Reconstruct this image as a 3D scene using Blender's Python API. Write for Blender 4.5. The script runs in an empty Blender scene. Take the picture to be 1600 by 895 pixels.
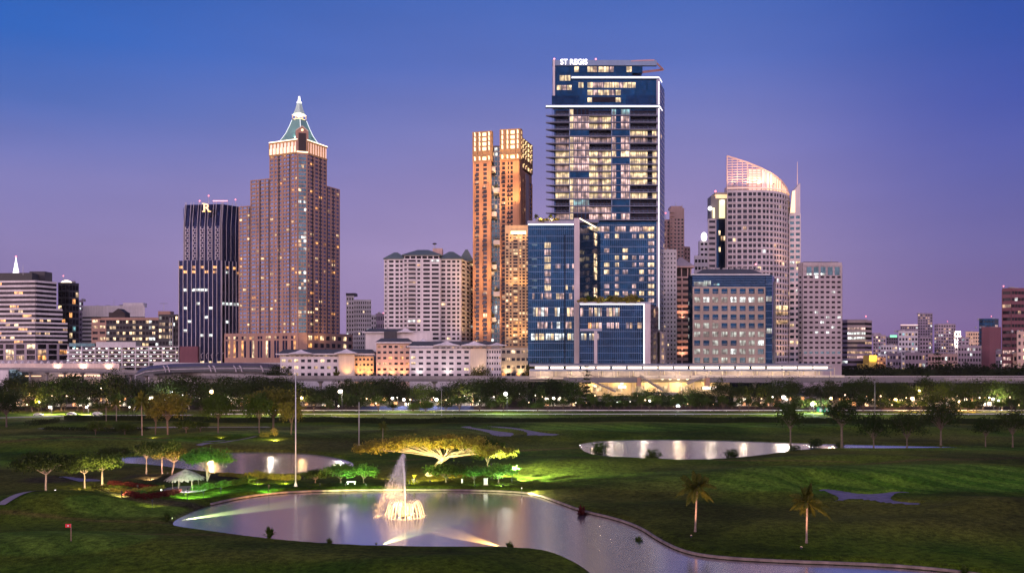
import bpy, math, random
import numpy as np
from mathutils import Vector, Matrix

random.seed(7)
R = math.radians
SC = bpy.context.scene
COL = SC.collection

# ------------------------------------------------------------------ camera
F = 1386.0      # focal length in pixels of a 1600 px wide picture
HY = 560.0      # eye level row
CAMZ = 30.0
cam_d = bpy.data.cameras.new("camera")
cam_d.sensor_width = 36.0
cam_d.lens = 36.0 * F / 1600.0
cam_d.shift_y = (HY - 447.5) / 1600.0
cam_d.clip_start = 1.0
cam_d.clip_end = 20000.0
cam = bpy.data.objects.new("camera", cam_d)
cam.location = (0, 0, CAMZ)
cam.rotation_euler = (R(90), 0, 0)
COL.objects.link(cam)
SC.camera = cam

# ------------------------------------------------------------------ sky
world = bpy.data.worlds.new("World")
SC.world = world
world.use_nodes = True
wn = world.node_tree.nodes; wl = world.node_tree.links
wn.clear()
def ramp(nt, stops, interp='EASE'):
    r = nt.nodes.new('ShaderNodeValToRGB')
    cr = r.color_ramp; cr.interpolation = interp
    while len(cr.elements) < len(stops): cr.elements.new(0.5)
    for e, (p, c) in zip(cr.elements, stops):
        e.position = p; e.color = (c[0], c[1], c[2], 1)
    return r
w_out = wn.new('ShaderNodeOutputWorld'); w_bg = wn.new('ShaderNodeBackground')
w_tc = wn.new('ShaderNodeTexCoord'); w_sep = wn.new('ShaderNodeSeparateXYZ')
wl.new(w_tc.outputs['Generated'], w_sep.inputs[0])
EAST = [(0.0, (.33, .215, .42)), (0.045, (.355, .25, .46)), (0.11, (.36, .272, .495)), (0.18, (.29, .24, .50)),
        (0.25, (.205, .215, .52)), (0.31, (.115, .175, .53)), (0.38, (.07, .15, .51)), (1.0, (.01, .04, .22))]
EASTR = [(0.0, (.19, .11, .29)), (0.045, (.20, .135, .32)), (0.11, (.17, .145, .38)), (0.18, (.115, .125, .40)),
        (0.25, (.065, .10, .41)), (0.31, (.038, .09, .40)), (0.38, (.02, .075, .37)), (1.0, (.01, .04, .20))]
EASTL = [(0.0, (.22, .15, .35)), (0.045, (.25, .18, .39)), (0.11, (.27, .22, .46)), (0.18, (.21, .205, .48)), (0.25, (.085, .165, .52)), (0.31, (.030, .135, .52)), (0.38, (.02, .11, .46)), (1.0, (.01, .04, .22))]
WEST = [(0.0, (2.8, 1.85, 1.85)), (0.14, (2.8, 1.95, 2.2)), (0.32, (1.6, 1.3, 1.85)), (0.6, (.24, .30, .60)), (1.0, (.02, .06, .24))]
r1 = ramp(world.node_tree, EAST, 'LINEAR'); r1b = ramp(world.node_tree, EASTR, 'LINEAR'); r2 = ramp(world.node_tree, WEST, 'LINEAR')
r1c = ramp(world.node_tree, EASTL, 'LINEAR')
for r_ in (r1, r1b, r1c, r2): wl.new(w_sep.outputs['Z'], r_.inputs[0])
side = wn.new('ShaderNodeMapRange'); side.interpolation_type = 'SMOOTHSTEP'
side.inputs['From Min'].default_value = 0.17; side.inputs['From Max'].default_value = 0.50
wl.new(w_sep.outputs['X'], side.inputs['Value'])
mx0 = wn.new('ShaderNodeMixRGB'); wl.new(side.outputs[0], mx0.inputs[0]); wl.new(r1.outputs[0], mx0.inputs[1]); wl.new(r1b.outputs[0], mx0.inputs[2])
lside = wn.new('ShaderNodeMapRange'); lside.interpolation_type = 'SMOOTHSTEP'
lside.inputs['From Min'].default_value = 0.02; lside.inputs['From Max'].default_value = -0.56
wl.new(w_sep.outputs['X'], lside.inputs['Value'])
mxl = wn.new('ShaderNodeMixRGB'); wl.new(lside.outputs[0], mxl.inputs[0]); wl.new(mx0.outputs[0], mxl.inputs[1]); wl.new(r1c.outputs[0], mxl.inputs[2])
back = wn.new('ShaderNodeMapRange'); back.interpolation_type = 'SMOOTHSTEP'
back.inputs['From Min'].default_value = 0.45; back.inputs['From Max'].default_value = -0.55
wl.new(w_sep.outputs['Y'], back.inputs['Value'])
mx1 = wn.new('ShaderNodeMixRGB'); wl.new(back.outputs[0], mx1.inputs[0]); wl.new(mxl.outputs[0], mx1.inputs[1]); wl.new(r2.outputs[0], mx1.inputs[2])
# faint uneven veils of high cloud
w_map = wn.new('ShaderNodeMapping'); w_map.inputs['Scale'].default_value = (1.2, 1.2, 6.0)
w_noi = wn.new('ShaderNodeTexNoise'); w_noi.inputs['Scale'].default_value = 2.2; w_noi.inputs['Detail'].default_value = 4
wl.new(w_tc.outputs['Generated'], w_map.inputs[0]); wl.new(w_map.outputs[0], w_noi.inputs['Vector'])
w_mr = wn.new('ShaderNodeMapRange'); w_mr.inputs['To Min'].default_value = 0.86; w_mr.inputs['To Max'].default_value = 1.14
wl.new(w_noi.outputs[0], w_mr.inputs['Value'])
w_mul = wn.new('ShaderNodeVectorMath'); w_mul.operation = 'SCALE'
wl.new(mx1.outputs[0], w_mul.inputs[0]); wl.new(w_mr.outputs[0], w_mul.inputs['Scale'])
wl.new(w_mul.outputs[0], w_bg.inputs['Color']); w_bg.inputs['Strength'].default_value = 1.0
wl.new(w_bg.outputs[0], w_out.inputs['Surface'])

# low afterglow of the set sun, behind the camera
sun_d = bpy.data.lights.new("dusk_glow", 'SUN'); sun_d.energy = 0.8; sun_d.angle = R(30); sun_d.color = (1.0, .66, .58)
sun = bpy.data.objects.new("dusk_glow", sun_d); sun.rotation_euler = (R(78), 0, R(-38)); COL.objects.link(sun)

SC.view_settings.view_transform = 'Standard'; SC.view_settings.look = 'None'
SC.view_settings.exposure = 0.0; SC.view_settings.gamma = 1.0
SC.cycles.use_denoising = True
SC.cycles.max_bounces = 6; SC.cycles.diffuse_bounces = 2; SC.cycles.glossy_bounces = 3
SC.cycles.transmission_bounces = 3; SC.cycles.transparent_max_bounces = 10
SC.cycles.sample_clamp_indirect = 2.5; SC.cycles.sample_clamp_direct = 0
SC.cycles.caustics_reflective = False; SC.cycles.caustics_refractive = False
SC.cycles.blur_glossy = 0.5

# ------------------------------------------------------------------ helpers
def PX(px, Y): return (px - 800.0) / F * Y
def PZ(py, Y): return CAMZ + (HY - py) / F * Y
def GY(py): return CAMZ * F / (py - HY)

def props(o, label=None, cat=None, group=None, kind=None):
    if label: o['label'] = label
    if cat: o['category'] = cat
    if group: o['group'] = group
    if kind: o['kind'] = kind
    return o
def thing(name, label, cat, loc, group=None, rz=0.0):
    o = bpy.data.objects.new(name, None); COL.objects.link(o)
    o.location = loc; o.rotation_euler = (0, 0, rz); o.empty_display_size = 0.5
    return props(o, label, cat, group)

class MB:
    def __init__(s): s.v = []; s.f = []; s.m = []; s.uv = []; s.mats = []
    def mi(s, mat):
        if mat not in s.mats: s.mats.append(mat)
        return s.mats.index(mat)
    def face(s, pts, mat, uv=None):
        b = len(s.v); s.v += [tuple(p) for p in pts]; s.f.append(tuple(range(b, b + len(pts))))
        s.m.append(s.mi(mat)); s.uv.append(uv)
    def obox(s, A, d, n, u0, u1, n0, n1, z0, z1, mat, uv=False):
        """box in a frame: A + d*u + n*w"""
        if u1 <= u0 or z1 <= z0: return
        def P(u, w, z): return (A[0] + d[0]*u + n[0]*w, A[1] + d[1]*u + n[1]*w, z)
        b = len(s.v)
        s.v += [P(u0, n1, z0), P(u1, n1, z0), P(u1, n1, z1), P(u0, n1, z1), P(u0, n0, z0), P(u1, n0, z0), P(u1, n0, z1), P(u0, n0, z1)]
        k = s.mi(mat)
        for q in ((0, 1, 2, 3), (1, 5, 6, 2), (4, 0, 3, 7), (3, 2, 6, 7), (0, 4, 5, 1), (5, 4, 7, 6)):
            s.f.append(tuple(b + i for i in q)); s.m.append(k)
            s.uv.append(((0, 0), (1, 0), (1, 1), (0, 1)) if uv else None)
    def box(s, x0, x1, y0, y1, z0, z1, mat):
        s.obox((x0, y0), (1, 0), (0, -1), 0, x1 - x0, -(y1 - y0), 0, z0, z1, mat)
    def prism(s, pts, z0, z1, mat, top=None, topmat=None, inset=None):
        """pts counter-clockwise from above or not; side walls + caps. top: alternative top polygon"""
        a = sum(pts[i][0]*pts[(i+1) % len(pts)][1] - pts[(i+1) % len(pts)][0]*pts[i][1] for i in range(len(pts)))
        tp = top or pts
        if a < 0: pts = pts[::-1]; tp = tp[::-1]
        n = len(pts); b = len(s.v); k = s.mi(mat)
        s.v += [(p[0], p[1], z0) for p in pts] + [(p[0], p[1], (p[2] if len(p) > 2 else z1)) for p in tp]
        for i in range(n):
            j = (i + 1) % n
            s.f.append((b+i, b+j, b+n+j, b+n+i)); s.m.append(k); s.uv.append(None)
        s.f.append(tuple(b+n+i for i in range(n))); s.m.append(s.mi(topmat) if topmat else k); s.uv.append(None)
        s.f.append(tuple(b+n-1-i for i in range(n))); s.m.append(k); s.uv.append(None)
    def tube(s, pts, rad, mat, n=6, cap=True):
        pts = [Vector(p) for p in pts]
        if not isinstance(rad, (list, tuple)): rad = [rad]*len(pts)
        b = len(s.v); k = s.mi(mat)
        for i, p in enumerate(pts):
            t = (pts[min(i+1, len(pts)-1)] - pts[max(i-1, 0)])
            if t.length < 1e-6: t = Vector((0, 0, 1))
            t.normalize()
            a = t.cross(Vector((0.31, 0.95, 0.05)) if abs(t.z) > .6 else Vector((0, 0, 1))); a.normalize(); c = t.cross(a)
            for j in range(n):
                w = 2*math.pi*j/n
                q = p + (a*math.cos(w) + c*math.sin(w))*rad[i]
                s.v.append((q.x, q.y, q.z))
        for i in range(len(pts)-1):
            for j in range(n):
                j2 = (j+1) % n
                s.f.append((b+i*n+j, b+i*n+j2, b+(i+1)*n+j2, b+(i+1)*n+j)); s.m.append(k); s.uv.append(None)
        if cap:
            s.f.append(tuple(b+(len(pts)-1)*n+j for j in range(n))); s.m.append(k); s.uv.append(None)
            s.f.append(tuple(b+n-1-j for j in range(n))); s.m.append(k); s.uv.append(None)
    def ball(s, c, r, mat, nu=8, nv=5, sz=1.0):
        b = len(s.v); k = s.mi(mat)
        for i in range(nv+1):
            th = math.pi*i/nv
            for j in range(nu):
                w = 2*math.pi*j/nu
                s.v.append((c[0]+r*math.sin(th)*math.cos(w), c[1]+r*math.sin(th)*math.sin(w), c[2]-r*sz*math.cos(th)))
        for i in range(nv):
            for j in range(nu):
                j2 = (j+1) % nu
                s.f.append((b+i*nu+j, b+i*nu+j2, b+(i+1)*nu+j2, b+(i+1)*nu+j)); s.m.append(k); s.uv.append(None)
    def pieces(s):
        out = []; cur = None; hi = -1
        for f, m, u in zip(s.f, s.m, s.uv):             # every primitive adds its own run of vertices
            if min(f) > hi or cur is None: cur = MB(); out.append(cur); cur.lo = min(f)
            hi = max(hi, max(f)); cur.f.append(f); cur.m.append(m); cur.uv.append(u); cur.mats = s.mats
        for p in out:
            lo = min(min(f) for f in p.f); up = max(max(f) for f in p.f)
            p.v = s.v[lo:up+1]; p.f = [tuple(i-lo for i in f) for f in p.f]
        return out
    def size(s):
        a = np.array(s.v); e = a.max(0)-a.min(0); return float(e[0]*e[2])
    def add(s, o):
        b = len(s.v); s.v += o.v; s.f += [tuple(i+b for i in f) for f in o.f]; s.m += o.m; s.uv += o.uv; s.mats = o.mats
    def build(s, name, parent=None, smooth=False, origin=None):
        me = bpy.data.meshes.new(name)
        o = Vector(parent.location) if parent is not None else Vector(origin or (0, 0, 0))
        if s.v:
            v = np.array(s.v, dtype=float) - np.array(o)
            me.from_pydata(v.tolist(), [], s.f)
        for m in s.mats: me.materials.append(m)
        me.polygons.foreach_set('material_index', s.m)
        if any(u is not None for u in s.uv):
            ul = me.uv_layers.new(name='UVMap'); arr = []
            for f, u in zip(s.f, s.uv):
                if u is None: u = ((0, 0),)*len(f)
                for q in u: arr += [q[0], q[1]]
            ul.data.foreach_set('uv', arr)
        if smooth: me.polygons.foreach_set('use_smooth', [True]*len(s.f))
        me.update()
        ob = bpy.data.objects.new(name, me); COL.objects.link(ob)
        if parent is not None: ob.parent = parent
        else: ob.location = o
        return ob

# ------------------------------------------------------------------ materials
def newmat(name):
    m = bpy.data.materials.new(name); m.use_nodes = True
    nt = m.node_tree; nt.nodes.clear()
    out = nt.nodes.new('ShaderNodeOutputMaterial'); p = nt.nodes.new('ShaderNodeBsdfPrincipled')
    nt.links.new(p.outputs[0], out.inputs[0])
    return m, nt, p, out
def noise_n(nt, scale, detail=3, vec=None, rough=.55):
    n = nt.nodes.new('ShaderNodeTexNoise'); n.inputs['Scale'].default_value = scale
    n.inputs['Detail'].default_value = detail; n.inputs['Roughness'].default_value = rough
    if vec is None:
        g = nt.nodes.new('ShaderNodeNewGeometry'); vec = g.outputs['Position']
    nt.links.new(vec, n.inputs['Vector'])
    return n
def maprange(nt, src, a, b, c, d, smooth=False):
    n = nt.nodes.new('ShaderNodeMapRange')
    if smooth: n.interpolation_type = 'SMOOTHSTEP'
    for k, v in zip(('From Min', 'From Max', 'To Min', 'To Max'), (a, b, c, d)): n.inputs[k].default_value = v
    nt.links.new(src, n.inputs['Value']); return n.outputs[0]
def mixc(nt, fac, c1, c2, mode='MIX'):
    n = nt.nodes.new('ShaderNodeMixRGB'); n.blend_type = mode
    for i, c in ((0, fac), (1, c1), (2, c2)):
        if isinstance(c, bpy.types.NodeSocket): nt.links.new(c, n.inputs[i])
        elif isinstance(c, (int, float)): n.inputs[i].default_value = c
        else: n.inputs[i].default_value = (c[0], c[1], c[2], 1)
    return n.outputs[0]
def mathn(nt, op, a, b):
    n = nt.nodes.new('ShaderNodeMath'); n.operation = op
    for i, c in ((0, a), (1, b)):
        if isinstance(c, bpy.types.NodeSocket): nt.links.new(c, n.inputs[i])
        else: n.inputs[i].default_value = c
    return n.outputs[0]

def wallmat(name, c, rough=.75, var=.16, scale=.05, streak=True, metal=0.0):
    m, nt, p, out = newmat(name)
    n1 = noise_n(nt, scale, 4)
    g = nt.nodes.new('ShaderNodeNewGeometry'); mp = nt.nodes.new('ShaderNodeMapping')
    mp.inputs['Scale'].default_value = (1.0, 1.0, .06); nt.links.new(g.outputs['Position'], mp.inputs[0])
    n2 = noise_n(nt, .7, 3, mp.outputs[0])
    f1 = maprange(nt, n1.outputs[0], .3, .7, 1 - var, 1 + var)
    f2 = maprange(nt, n2.outputs[0], .3, .7, 1 - (var if streak else 0), 1.0)
    f = mathn(nt, 'MULTIPLY', f1, f2)
    v = nt.nodes.new('ShaderNodeVectorMath'); v.operation = 'SCALE'; v.inputs[0].default_value = c
    nt.links.new(f, v.inputs['Scale']); nt.links.new(v.outputs[0], p.inputs['Base Color'])
    p.inputs['Roughness'].default_value = rough; p.inputs['Metallic'].default_value = metal
    return m
def glassmat(name, c, metal=.75, rough=.07, cell=3.4):
    """coated facade glass: panels tilt a little so each reflects a slightly different patch of sky"""
    m, nt, p, out = newmat(name)
    g = nt.nodes.new('ShaderNodeNewGeometry')
    sn = nt.nodes.new('ShaderNodeVectorMath'); sn.operation = 'SNAP'; sn.inputs[1].default_value = (1.7, 1.7, cell)
    nt.links.new(g.outputs['Position'], sn.inputs[0])
    wnz = nt.nodes.new('ShaderNodeTexWhiteNoise'); nt.links.new(sn.outputs[0], wnz.inputs['Vector'])
    nb = noise_n(nt, .035, 3)
    f = mathn(nt, 'MULTIPLY', maprange(nt, wnz.outputs[0], 0, 1, .72, 1.2), maprange(nt, nb.outputs[0], .3, .7, .65, 1.35))
    v = nt.nodes.new('ShaderNodeVectorMath'); v.operation = 'SCALE'; v.inputs[0].default_value = c
    nt.links.new(f, v.inputs['Scale']); nt.links.new(v.outputs[0], p.inputs['Base Color'])
    p.inputs['Metallic'].default_value = metal; p.inputs['Roughness'].default_value = rough; p.inputs['Specular IOR Level'].default_value = .12
    off = nt.nodes.new('ShaderNodeVectorMath'); off.operation = 'SCALE'; off.inputs['Scale'].default_value = .03
    s2 = nt.nodes.new('ShaderNodeVectorMath'); s2.operation = 'SUBTRACT'; s2.inputs[1].default_value = (.5, .5, .5)
    nt.links.new(wnz.outputs['Color'], s2.inputs[0]); nt.links.new(s2.outputs[0], off.inputs[0])
    ad = nt.nodes.new('ShaderNodeVectorMath'); ad.operation = 'ADD'
    nt.links.new(g.outputs['Normal'], ad.inputs[0]); nt.links.new(off.outputs[0], ad.inputs[1])
    nt.links.new(ad.outputs[0], p.inputs['Normal'])
    return m
def litmat(name, c, s, dark=.35, var=.7):
    """lit room behind a window: curtains, mullions and a brighter ceiling, from the pane's own UV"""
    m, nt, p, out = newmat(name)
    g = nt.nodes.new('ShaderNodeNewGeometry')
    uvn = nt.nodes.new('ShaderNodeUVMap'); sp = nt.nodes.new('ShaderNodeSeparateXYZ'); nt.links.new(uvn.outputs[0], sp.inputs[0])
    n1 = noise_n(nt, .29, 0, g.outputs['Position'])
    mp = nt.nodes.new('ShaderNodeMapping'); mp.inputs['Scale'].default_value = (1.1, 1.1, .12); nt.links.new(g.outputs['Position'], mp.inputs[0])
    n2 = noise_n(nt, 1.0, 1, mp.outputs[0])
    a = maprange(nt, n1.outputs[0], .35, .65, 1 - var, 1 + var)
    b = maprange(nt, n2.outputs[0], .38, .6, dark, 1.15)
    cgr = maprange(nt, sp.outputs['Y'], 0, 1, .55, 1.2)
    du = mathn(nt, 'ABSOLUTE', mathn(nt, 'SUBTRACT', sp.outputs['X'], .5), 0)
    mul = maprange(nt, du, .03, .05, .35, 1.0)
    f = mathn(nt, 'MULTIPLY', mathn(nt, 'MULTIPLY', a, b), mathn(nt, 'MULTIPLY', cgr, mul))
    p.inputs['Base Color'].default_value = (.05, .045, .04, 1); p.inputs['Roughness'].default_value = .2
    p.inputs['Emission Color'].default_value = (c[0], c[1], c[2], 1)
    nt.links.new(mathn(nt, 'MULTIPLY', f, s), p.inputs['Emission Strength'])
    m.cycles.emission_sampling = 'NONE'
    return m
def glowmat(name, c, s, sampling='NONE'):
    m, nt, p, out = newmat(name)
    p.inputs['Base Color'].default_value = (.8, .8, .8, 1)
    p.inputs['Emission Color'].default_value = (c[0], c[1], c[2], 1); p.inputs['Emission Strength'].default_value = s
    m.cycles.emission_sampling = sampling
    return m
M = {}
M['white'] = wallmat('white_wall', (.66, .60, .61))
M['cream'] = wallmat('cream_wall', (.62, .52, .42))
M['orange_lt'] = wallmat('orange_uplit_wall', (.60, .40, .22)); M['pink_lt'] = wallmat('pink_and_uplit_wall', (.58, .40, .32))  # apricot and salmon: hotel walls' amber uplight put into the colour
M['pink'] = wallmat('pink_wall', (.52, .34, .30))
M['mauve'] = wallmat('mauve_wall', (.40, .33, .36))
M['brown'] = wallmat('brown_stone', (.35, .205, .155))
M['brown_dark'] = wallmat('dark_brown_and_recess_shade', (.028, .016, .018))  # near-black brown, also painted recess shade on the brown tower
M['tan'] = wallmat('tan_stone', (.31, .24, .215))
M['grey'] = wallmat('grey_concrete', (.26, .24, .25))
M['grey_dk'] = wallmat('dark_concrete', (.05, .045, .055))
M['orange'] = wallmat('orange_render', (.46, .225, .12))
M['maroon'] = wallmat('maroon_wall', (.16, .05, .07))
M['far1'] = wallmat('far_wall_pale', (.36, .28, .33))
M['far2'] = wallmat('far_wall_grey', (.22, .17, .23))
M['slate'] = wallmat('slate_roof', (.06, .065, .075), .6)
M['green_roof'] = wallmat('grey_green_roof', (.10, .135, .14), .6)
M['copper'] = wallmat('copper_roof', (.16, .33, .30), .5)
M['metal'] = wallmat('grey_metal', (.38, .37, .40), .4, metal=.3)
M['metal_dk'] = wallmat('dark_metal', (.022, .021, .026), .6)
M['white_metal'] = wallmat('white_metal', (.7, .7, .7), .4)
M['g_blue'] = glassmat('blue_glass', (.005, .028, .070))
M['g_blue_dk'] = glassmat('deep_blue_glass', (.005, .020, .055))
M['g_navy'] = glassmat('navy_glass', (.004, .006, .026))
M['g_teal'] = glassmat('teal_glass', (.05, .10, .13))
M['g_dark'] = glassmat('dark_glass', (.016, .018, .028), metal=.6)
M['g_black'] = glassmat('black_glass', (.008, .007, .012), metal=.6)
M['W'] = litmat('lit_warm', (1.0, .70, .38), 1.7)
M['w'] = litmat('lit_dim_warm', (1.0, .60, .32), .7)
M['Y'] = litmat('lit_yellow', (1.0, .72, .38), 1.25, dark=.45, var=.55)
M['P'] = litmat('lit_pinkish', (1.0, .62, .55), .85, dark=.2)
M['C'] = litmat('lit_cool', (.86, .95, .92), 1.5)
M['T'] = litmat('lit_teal', (.35, .8, .85), .6)
M['O'] = litmat('lit_orange', (1.0, .42, .12), 1.4)
M['strip'] = glowmat('white_light_strip', (1.0, .95, .92), 1.8)
M['strip_w'] = glowmat('warm_light_strip', (1.0, .80, .50), 2.4)
M['gold'] = glowmat('gold_light', (1.0, .68, .26), 1.7)
M['red_l'] = glowmat('red_beacon', (1.0, .12, .16), 3)
M['shed_lit'] = glowmat('shed_light_warm', (1.0, .62, .28), 3.0); M['shed_lit2'] = glowmat('shed_light_white', (1.0, .86, .66), 3.4); M['shed_lit3'] = glowmat('shed_light_amber', (1.0, .40, .12), 2.4)
M['gold_sign'] = glowmat('gold_sign', (1.0, .52, .08), 1.1)

# ------------------------------------------------------------------ building kit
SPLIT = {'balcony', 'ornament', 'bracket', 'sky_garden', 'fin', 'column', 'beacon', 'floodlight', 'deck_lamp', 'crown_panel', 'crown_lamp', 'light_strip', 'post', 'pipe', 'annex', 'ledge', 'deck', 'roof_house', 'sill', 'transom', 'partition', 'white_panel', 'seam', 'floor_slab', 'floor_line', 'side_wall'}
class Bld:
    def __init__(s, name, label, cat, px, Y, group=None):
        s.root = thing(name, label, cat, (PX(px, Y), Y, 0), group); s.Y = Y
        s.parts = {}; s.wins = []; s.rng = random.Random(sum(map(ord, label)))
    def p(s, part):
        if part not in s.parts: s.parts[part] = MB()
        return s.parts[part]
    def X(s, px): return PX(px, s.Y)
    def Z(s, py): return PZ(py, s.Y)
    def win(s, A, d, n, u0, u1, w0, z0, z1, mat, th=.06):
        if u1 > u0 and z1 > z0: s.wins.append((A, d, n, u0, u1, w0, z0, z1, mat, th))
    def facade(s, A, C, z0, z1, nf, nc, wall='grey', wf=.6, hf=.55, sill=.25, dep=.3, glass='g_dark', lit=.06,
               pal='WwwC', custom=None, part='wall', floors=None, rowcol=None, edges=None, frame=True, pierdep=None):
        d = (C[0]-A[0], C[1]-A[1]); L = math.hypot(*d); d = (d[0]/L, d[1]/L); n = (d[1], -d[0])
        fh = (z1-z0)/nf; cw = L/nc; mb = s.p(part); wm = M[wall] if isinstance(wall, str) else wall
        if edges is None: edges = [((j+(1-wf)/2)/nc, (j+(1+wf)/2)/nc) for j in range(nc)]
        if dep > 0 and frame:
            for k in range(nf+1):
                a = z0 + (k-1)*fh + (sill+hf)*fh if k else z0
                b = z0 + k*fh + sill*fh if k < nf else z1
                mb.obox(A, d, n, 0, L, -.02, dep, a, b, wm)
            prev = 0.0; pdp = dep-.03 if pierdep is None else pierdep
            if wf < .999:
                for e in list(edges) + [(1.0, 1.0)]:
                    if e[0] - prev > 1e-4: mb.obox(A, d, n, prev*L, e[0]*L, -.02, pdp, z0+.01, z1-.01, wm)
                    prev = e[1]
        for i in range(nf):
            for j, e in enumerate(edges):
                mt = custom(i, j) if custom else None
                if mt == 'skip': continue
                if mt is None: mt = s.rng.choice(pal) if s.rng.random() < lit else glass
                s.win(A, d, n, e[0]*L, e[1]*L, .02, z0 + (i+sill)*fh, z0 + (i+sill+hf)*fh, M[mt])
    def poly(s, pts, back=22.0):
        """front outline [(px, Y), ...] to a closed world footprint, continued away from the street"""
        w = [(PX(a, b), b) for a, b in pts]
        l, r = w[0], w[-1]
        k1 = (r[1]+back)/r[1]; k0 = (l[1]+back)/l[1]
        return w, w + [(r[0]*k1, r[1]+back), (l[0]*k0, l[1]+back)]
    def finish(s, winname='window', top=100):
        for k, mb in s.parts.items():
            if not mb.f: continue
            nm = k.split('#')[0]
            if nm in SPLIT:
                ps = sorted(mb.pieces(), key=lambda p: -p.size())
                for p in ps[:100]: p.build(nm, s.root)
                if len(ps) > 100:
                    r = MB(); [r.add(p) for p in ps[100:]]; r.build(nm, s.root)['kind'] = 'stuff'
            else: mb.build(nm, s.root)
        s.wins.sort(key=lambda w: -((w[3]-w[4])**2)**.5*(w[7]-w[6])*max(.05, -w[2][1]+.12))
        cache = {}
        rest = MB(); rx, ry = s.root.location.x, s.root.location.y
        for q, (A, d, n, u0, u1, w0, z0, z1, mat, th) in enumerate(s.wins):
            if q < top:
                key = (round(u1-u0, 2), round(z1-z0, 2), mat.name, th)
                if key not in cache:
                    mb = MB(); mb.obox((0, 0), (1, 0), (0, -1), 0, u1-u0, 0, th, 0, z1-z0, mat, uv=True)
                    ob = mb.build(winname, None); ob.parent = s.root; cache[key] = ob.data
                else:
                    ob = bpy.data.objects.new(winname, cache[key]); COL.objects.link(ob); ob.parent = s.root
                ob.location = (A[0]+d[0]*u0+n[0]*w0-rx, A[1]+d[1]*u0+n[1]*w0-ry, z0)
                ob.rotation_euler = (0, 0, math.atan2(d[1], d[0]))
            else:
                rest.obox(A, d, n, u0, u1, w0, w0+th, z0, z1, mat, uv=True)
        if rest.f:
            o = rest.build(winname, s.root); o['kind'] = 'stuff'
        return s.root

def tower(name, label, cat, pts, ytop, wall, nf, nc, ybot=None, back=22.0, group=None, roofh=1.0, glass='g_dark', core=None, finish=True, cols=None, yground=None, **kw):
    """pts: front outline in (px, Y); nc: columns per facade segment (list) ; ytop at pts[0]"""
    Y0 = pts[0][1]; px = sum(p[0] for p in pts)/len(pts)
    b = Bld(name, label, cat, px, Y0, group)
    w, foot = b.poly(pts, back)
    zt = PZ(ytop, Y0); zb = PZ(ybot, Y0) if ybot else 0.0
    b.p('wall').prism(foot, 0, zt, M[core or wall], topmat=M['grey_dk'])
    if roofh:
        for i in range(len(w)-1):
            A, C = w[i], w[i+1]; d = (C[0]-A[0], C[1]-A[1]); L = math.hypot(*d); d = (d[0]/L, d[1]/L); n = (d[1], -d[0])
            b.p('wall').obox(A, d, n, 0, L, -.6, .45, zt-.4, zt+roofh, M[wall])
    for i in range(len(w)-1):
        if nc[i]: b.facade(w[i], w[i+1], zb, zt-.4, nf, nc[i], wall, glass=glass, **kw)
    # sides that a step aside would show
    A, C = foot[-1], foot[0]
    b.facade(A, C, zb, zt-.4, nf, max(2, int(back/4.5)), wall, glass=glass, **{k: v for k, v in kw.items() if k not in ('custom', 'edges')})
    A, C = foot[len(w)-1], foot[len(w)]
    b.facade(A, C, zb, zt-.4, nf, max(2, int(back/4.5)), wall, glass=glass, **{k: v for k, v in kw.items() if k not in ('custom', 'edges')})
    x0, x1 = w[0][0], w[-1][0]
    for k in range(5):                                             # tanks, lift houses and air handling units on the roof
        u = x0+(x1-x0)*(.1+.75*b.rng.random()); q = min(3.5, (x1-x0)*.14)*(.5+b.rng.random()); yy = w[0][1]+4+b.rng.random()*back*.5
        if k % 3: b.p('roof_unit#%d' % k).box(u, u+q, yy, yy+3, zt-.1, zt+1.4+1.8*b.rng.random(), M['grey'])
        else: b.p('roof_tank#%d' % k).tube([(u, yy, zt-.1), (u, yy, zt+2.4)], q*.45, M['metal'], 10)
    if finish: b.finish()
    return b, w, foot, zt
def roofbox(b, x0, x1, ytop, zt, mat='grey', dy=3.0, D=10.0, part='roof_house'):
    b.p(part).box(PX(x0, b.Y+dy), PX(x1, b.Y+dy), b.Y+dy, b.Y+dy+D, zt-.2, PZ(ytop, b.Y+dy), M[mat])
def antenna(b, px, y0, y1, r=.15, dy=4, beacon=True):
    Y = b.Y+dy; x = PX(px, Y)
    b.p('antenna').tube([(x, Y, PZ(y0, Y)-1), (x, Y, PZ(y1, Y))], [r*1.6, r], M['metal'], 5)
    if beacon: b.p('beacon').ball((x, Y, PZ(y1, Y)), .7, M['red_l'], 6, 4)
def text_mesh(txt, size, ext, bold=0.0):
    cu = bpy.data.curves.new('t', 'FONT'); cu.body = txt; cu.size = size; cu.extrude = ext; cu.offset = bold; cu.align_x = 'CENTER'
    o = bpy.data.objects.new('t', cu); COL.objects.link(o)
    dg = bpy.context.evaluated_depsgraph_get(); dg.update()
    me = bpy.data.meshes.new_from_object(o.evaluated_get(dg))
    bpy.data.objects.remove(o); bpy.data.curves.remove(cu)
    return me
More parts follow.
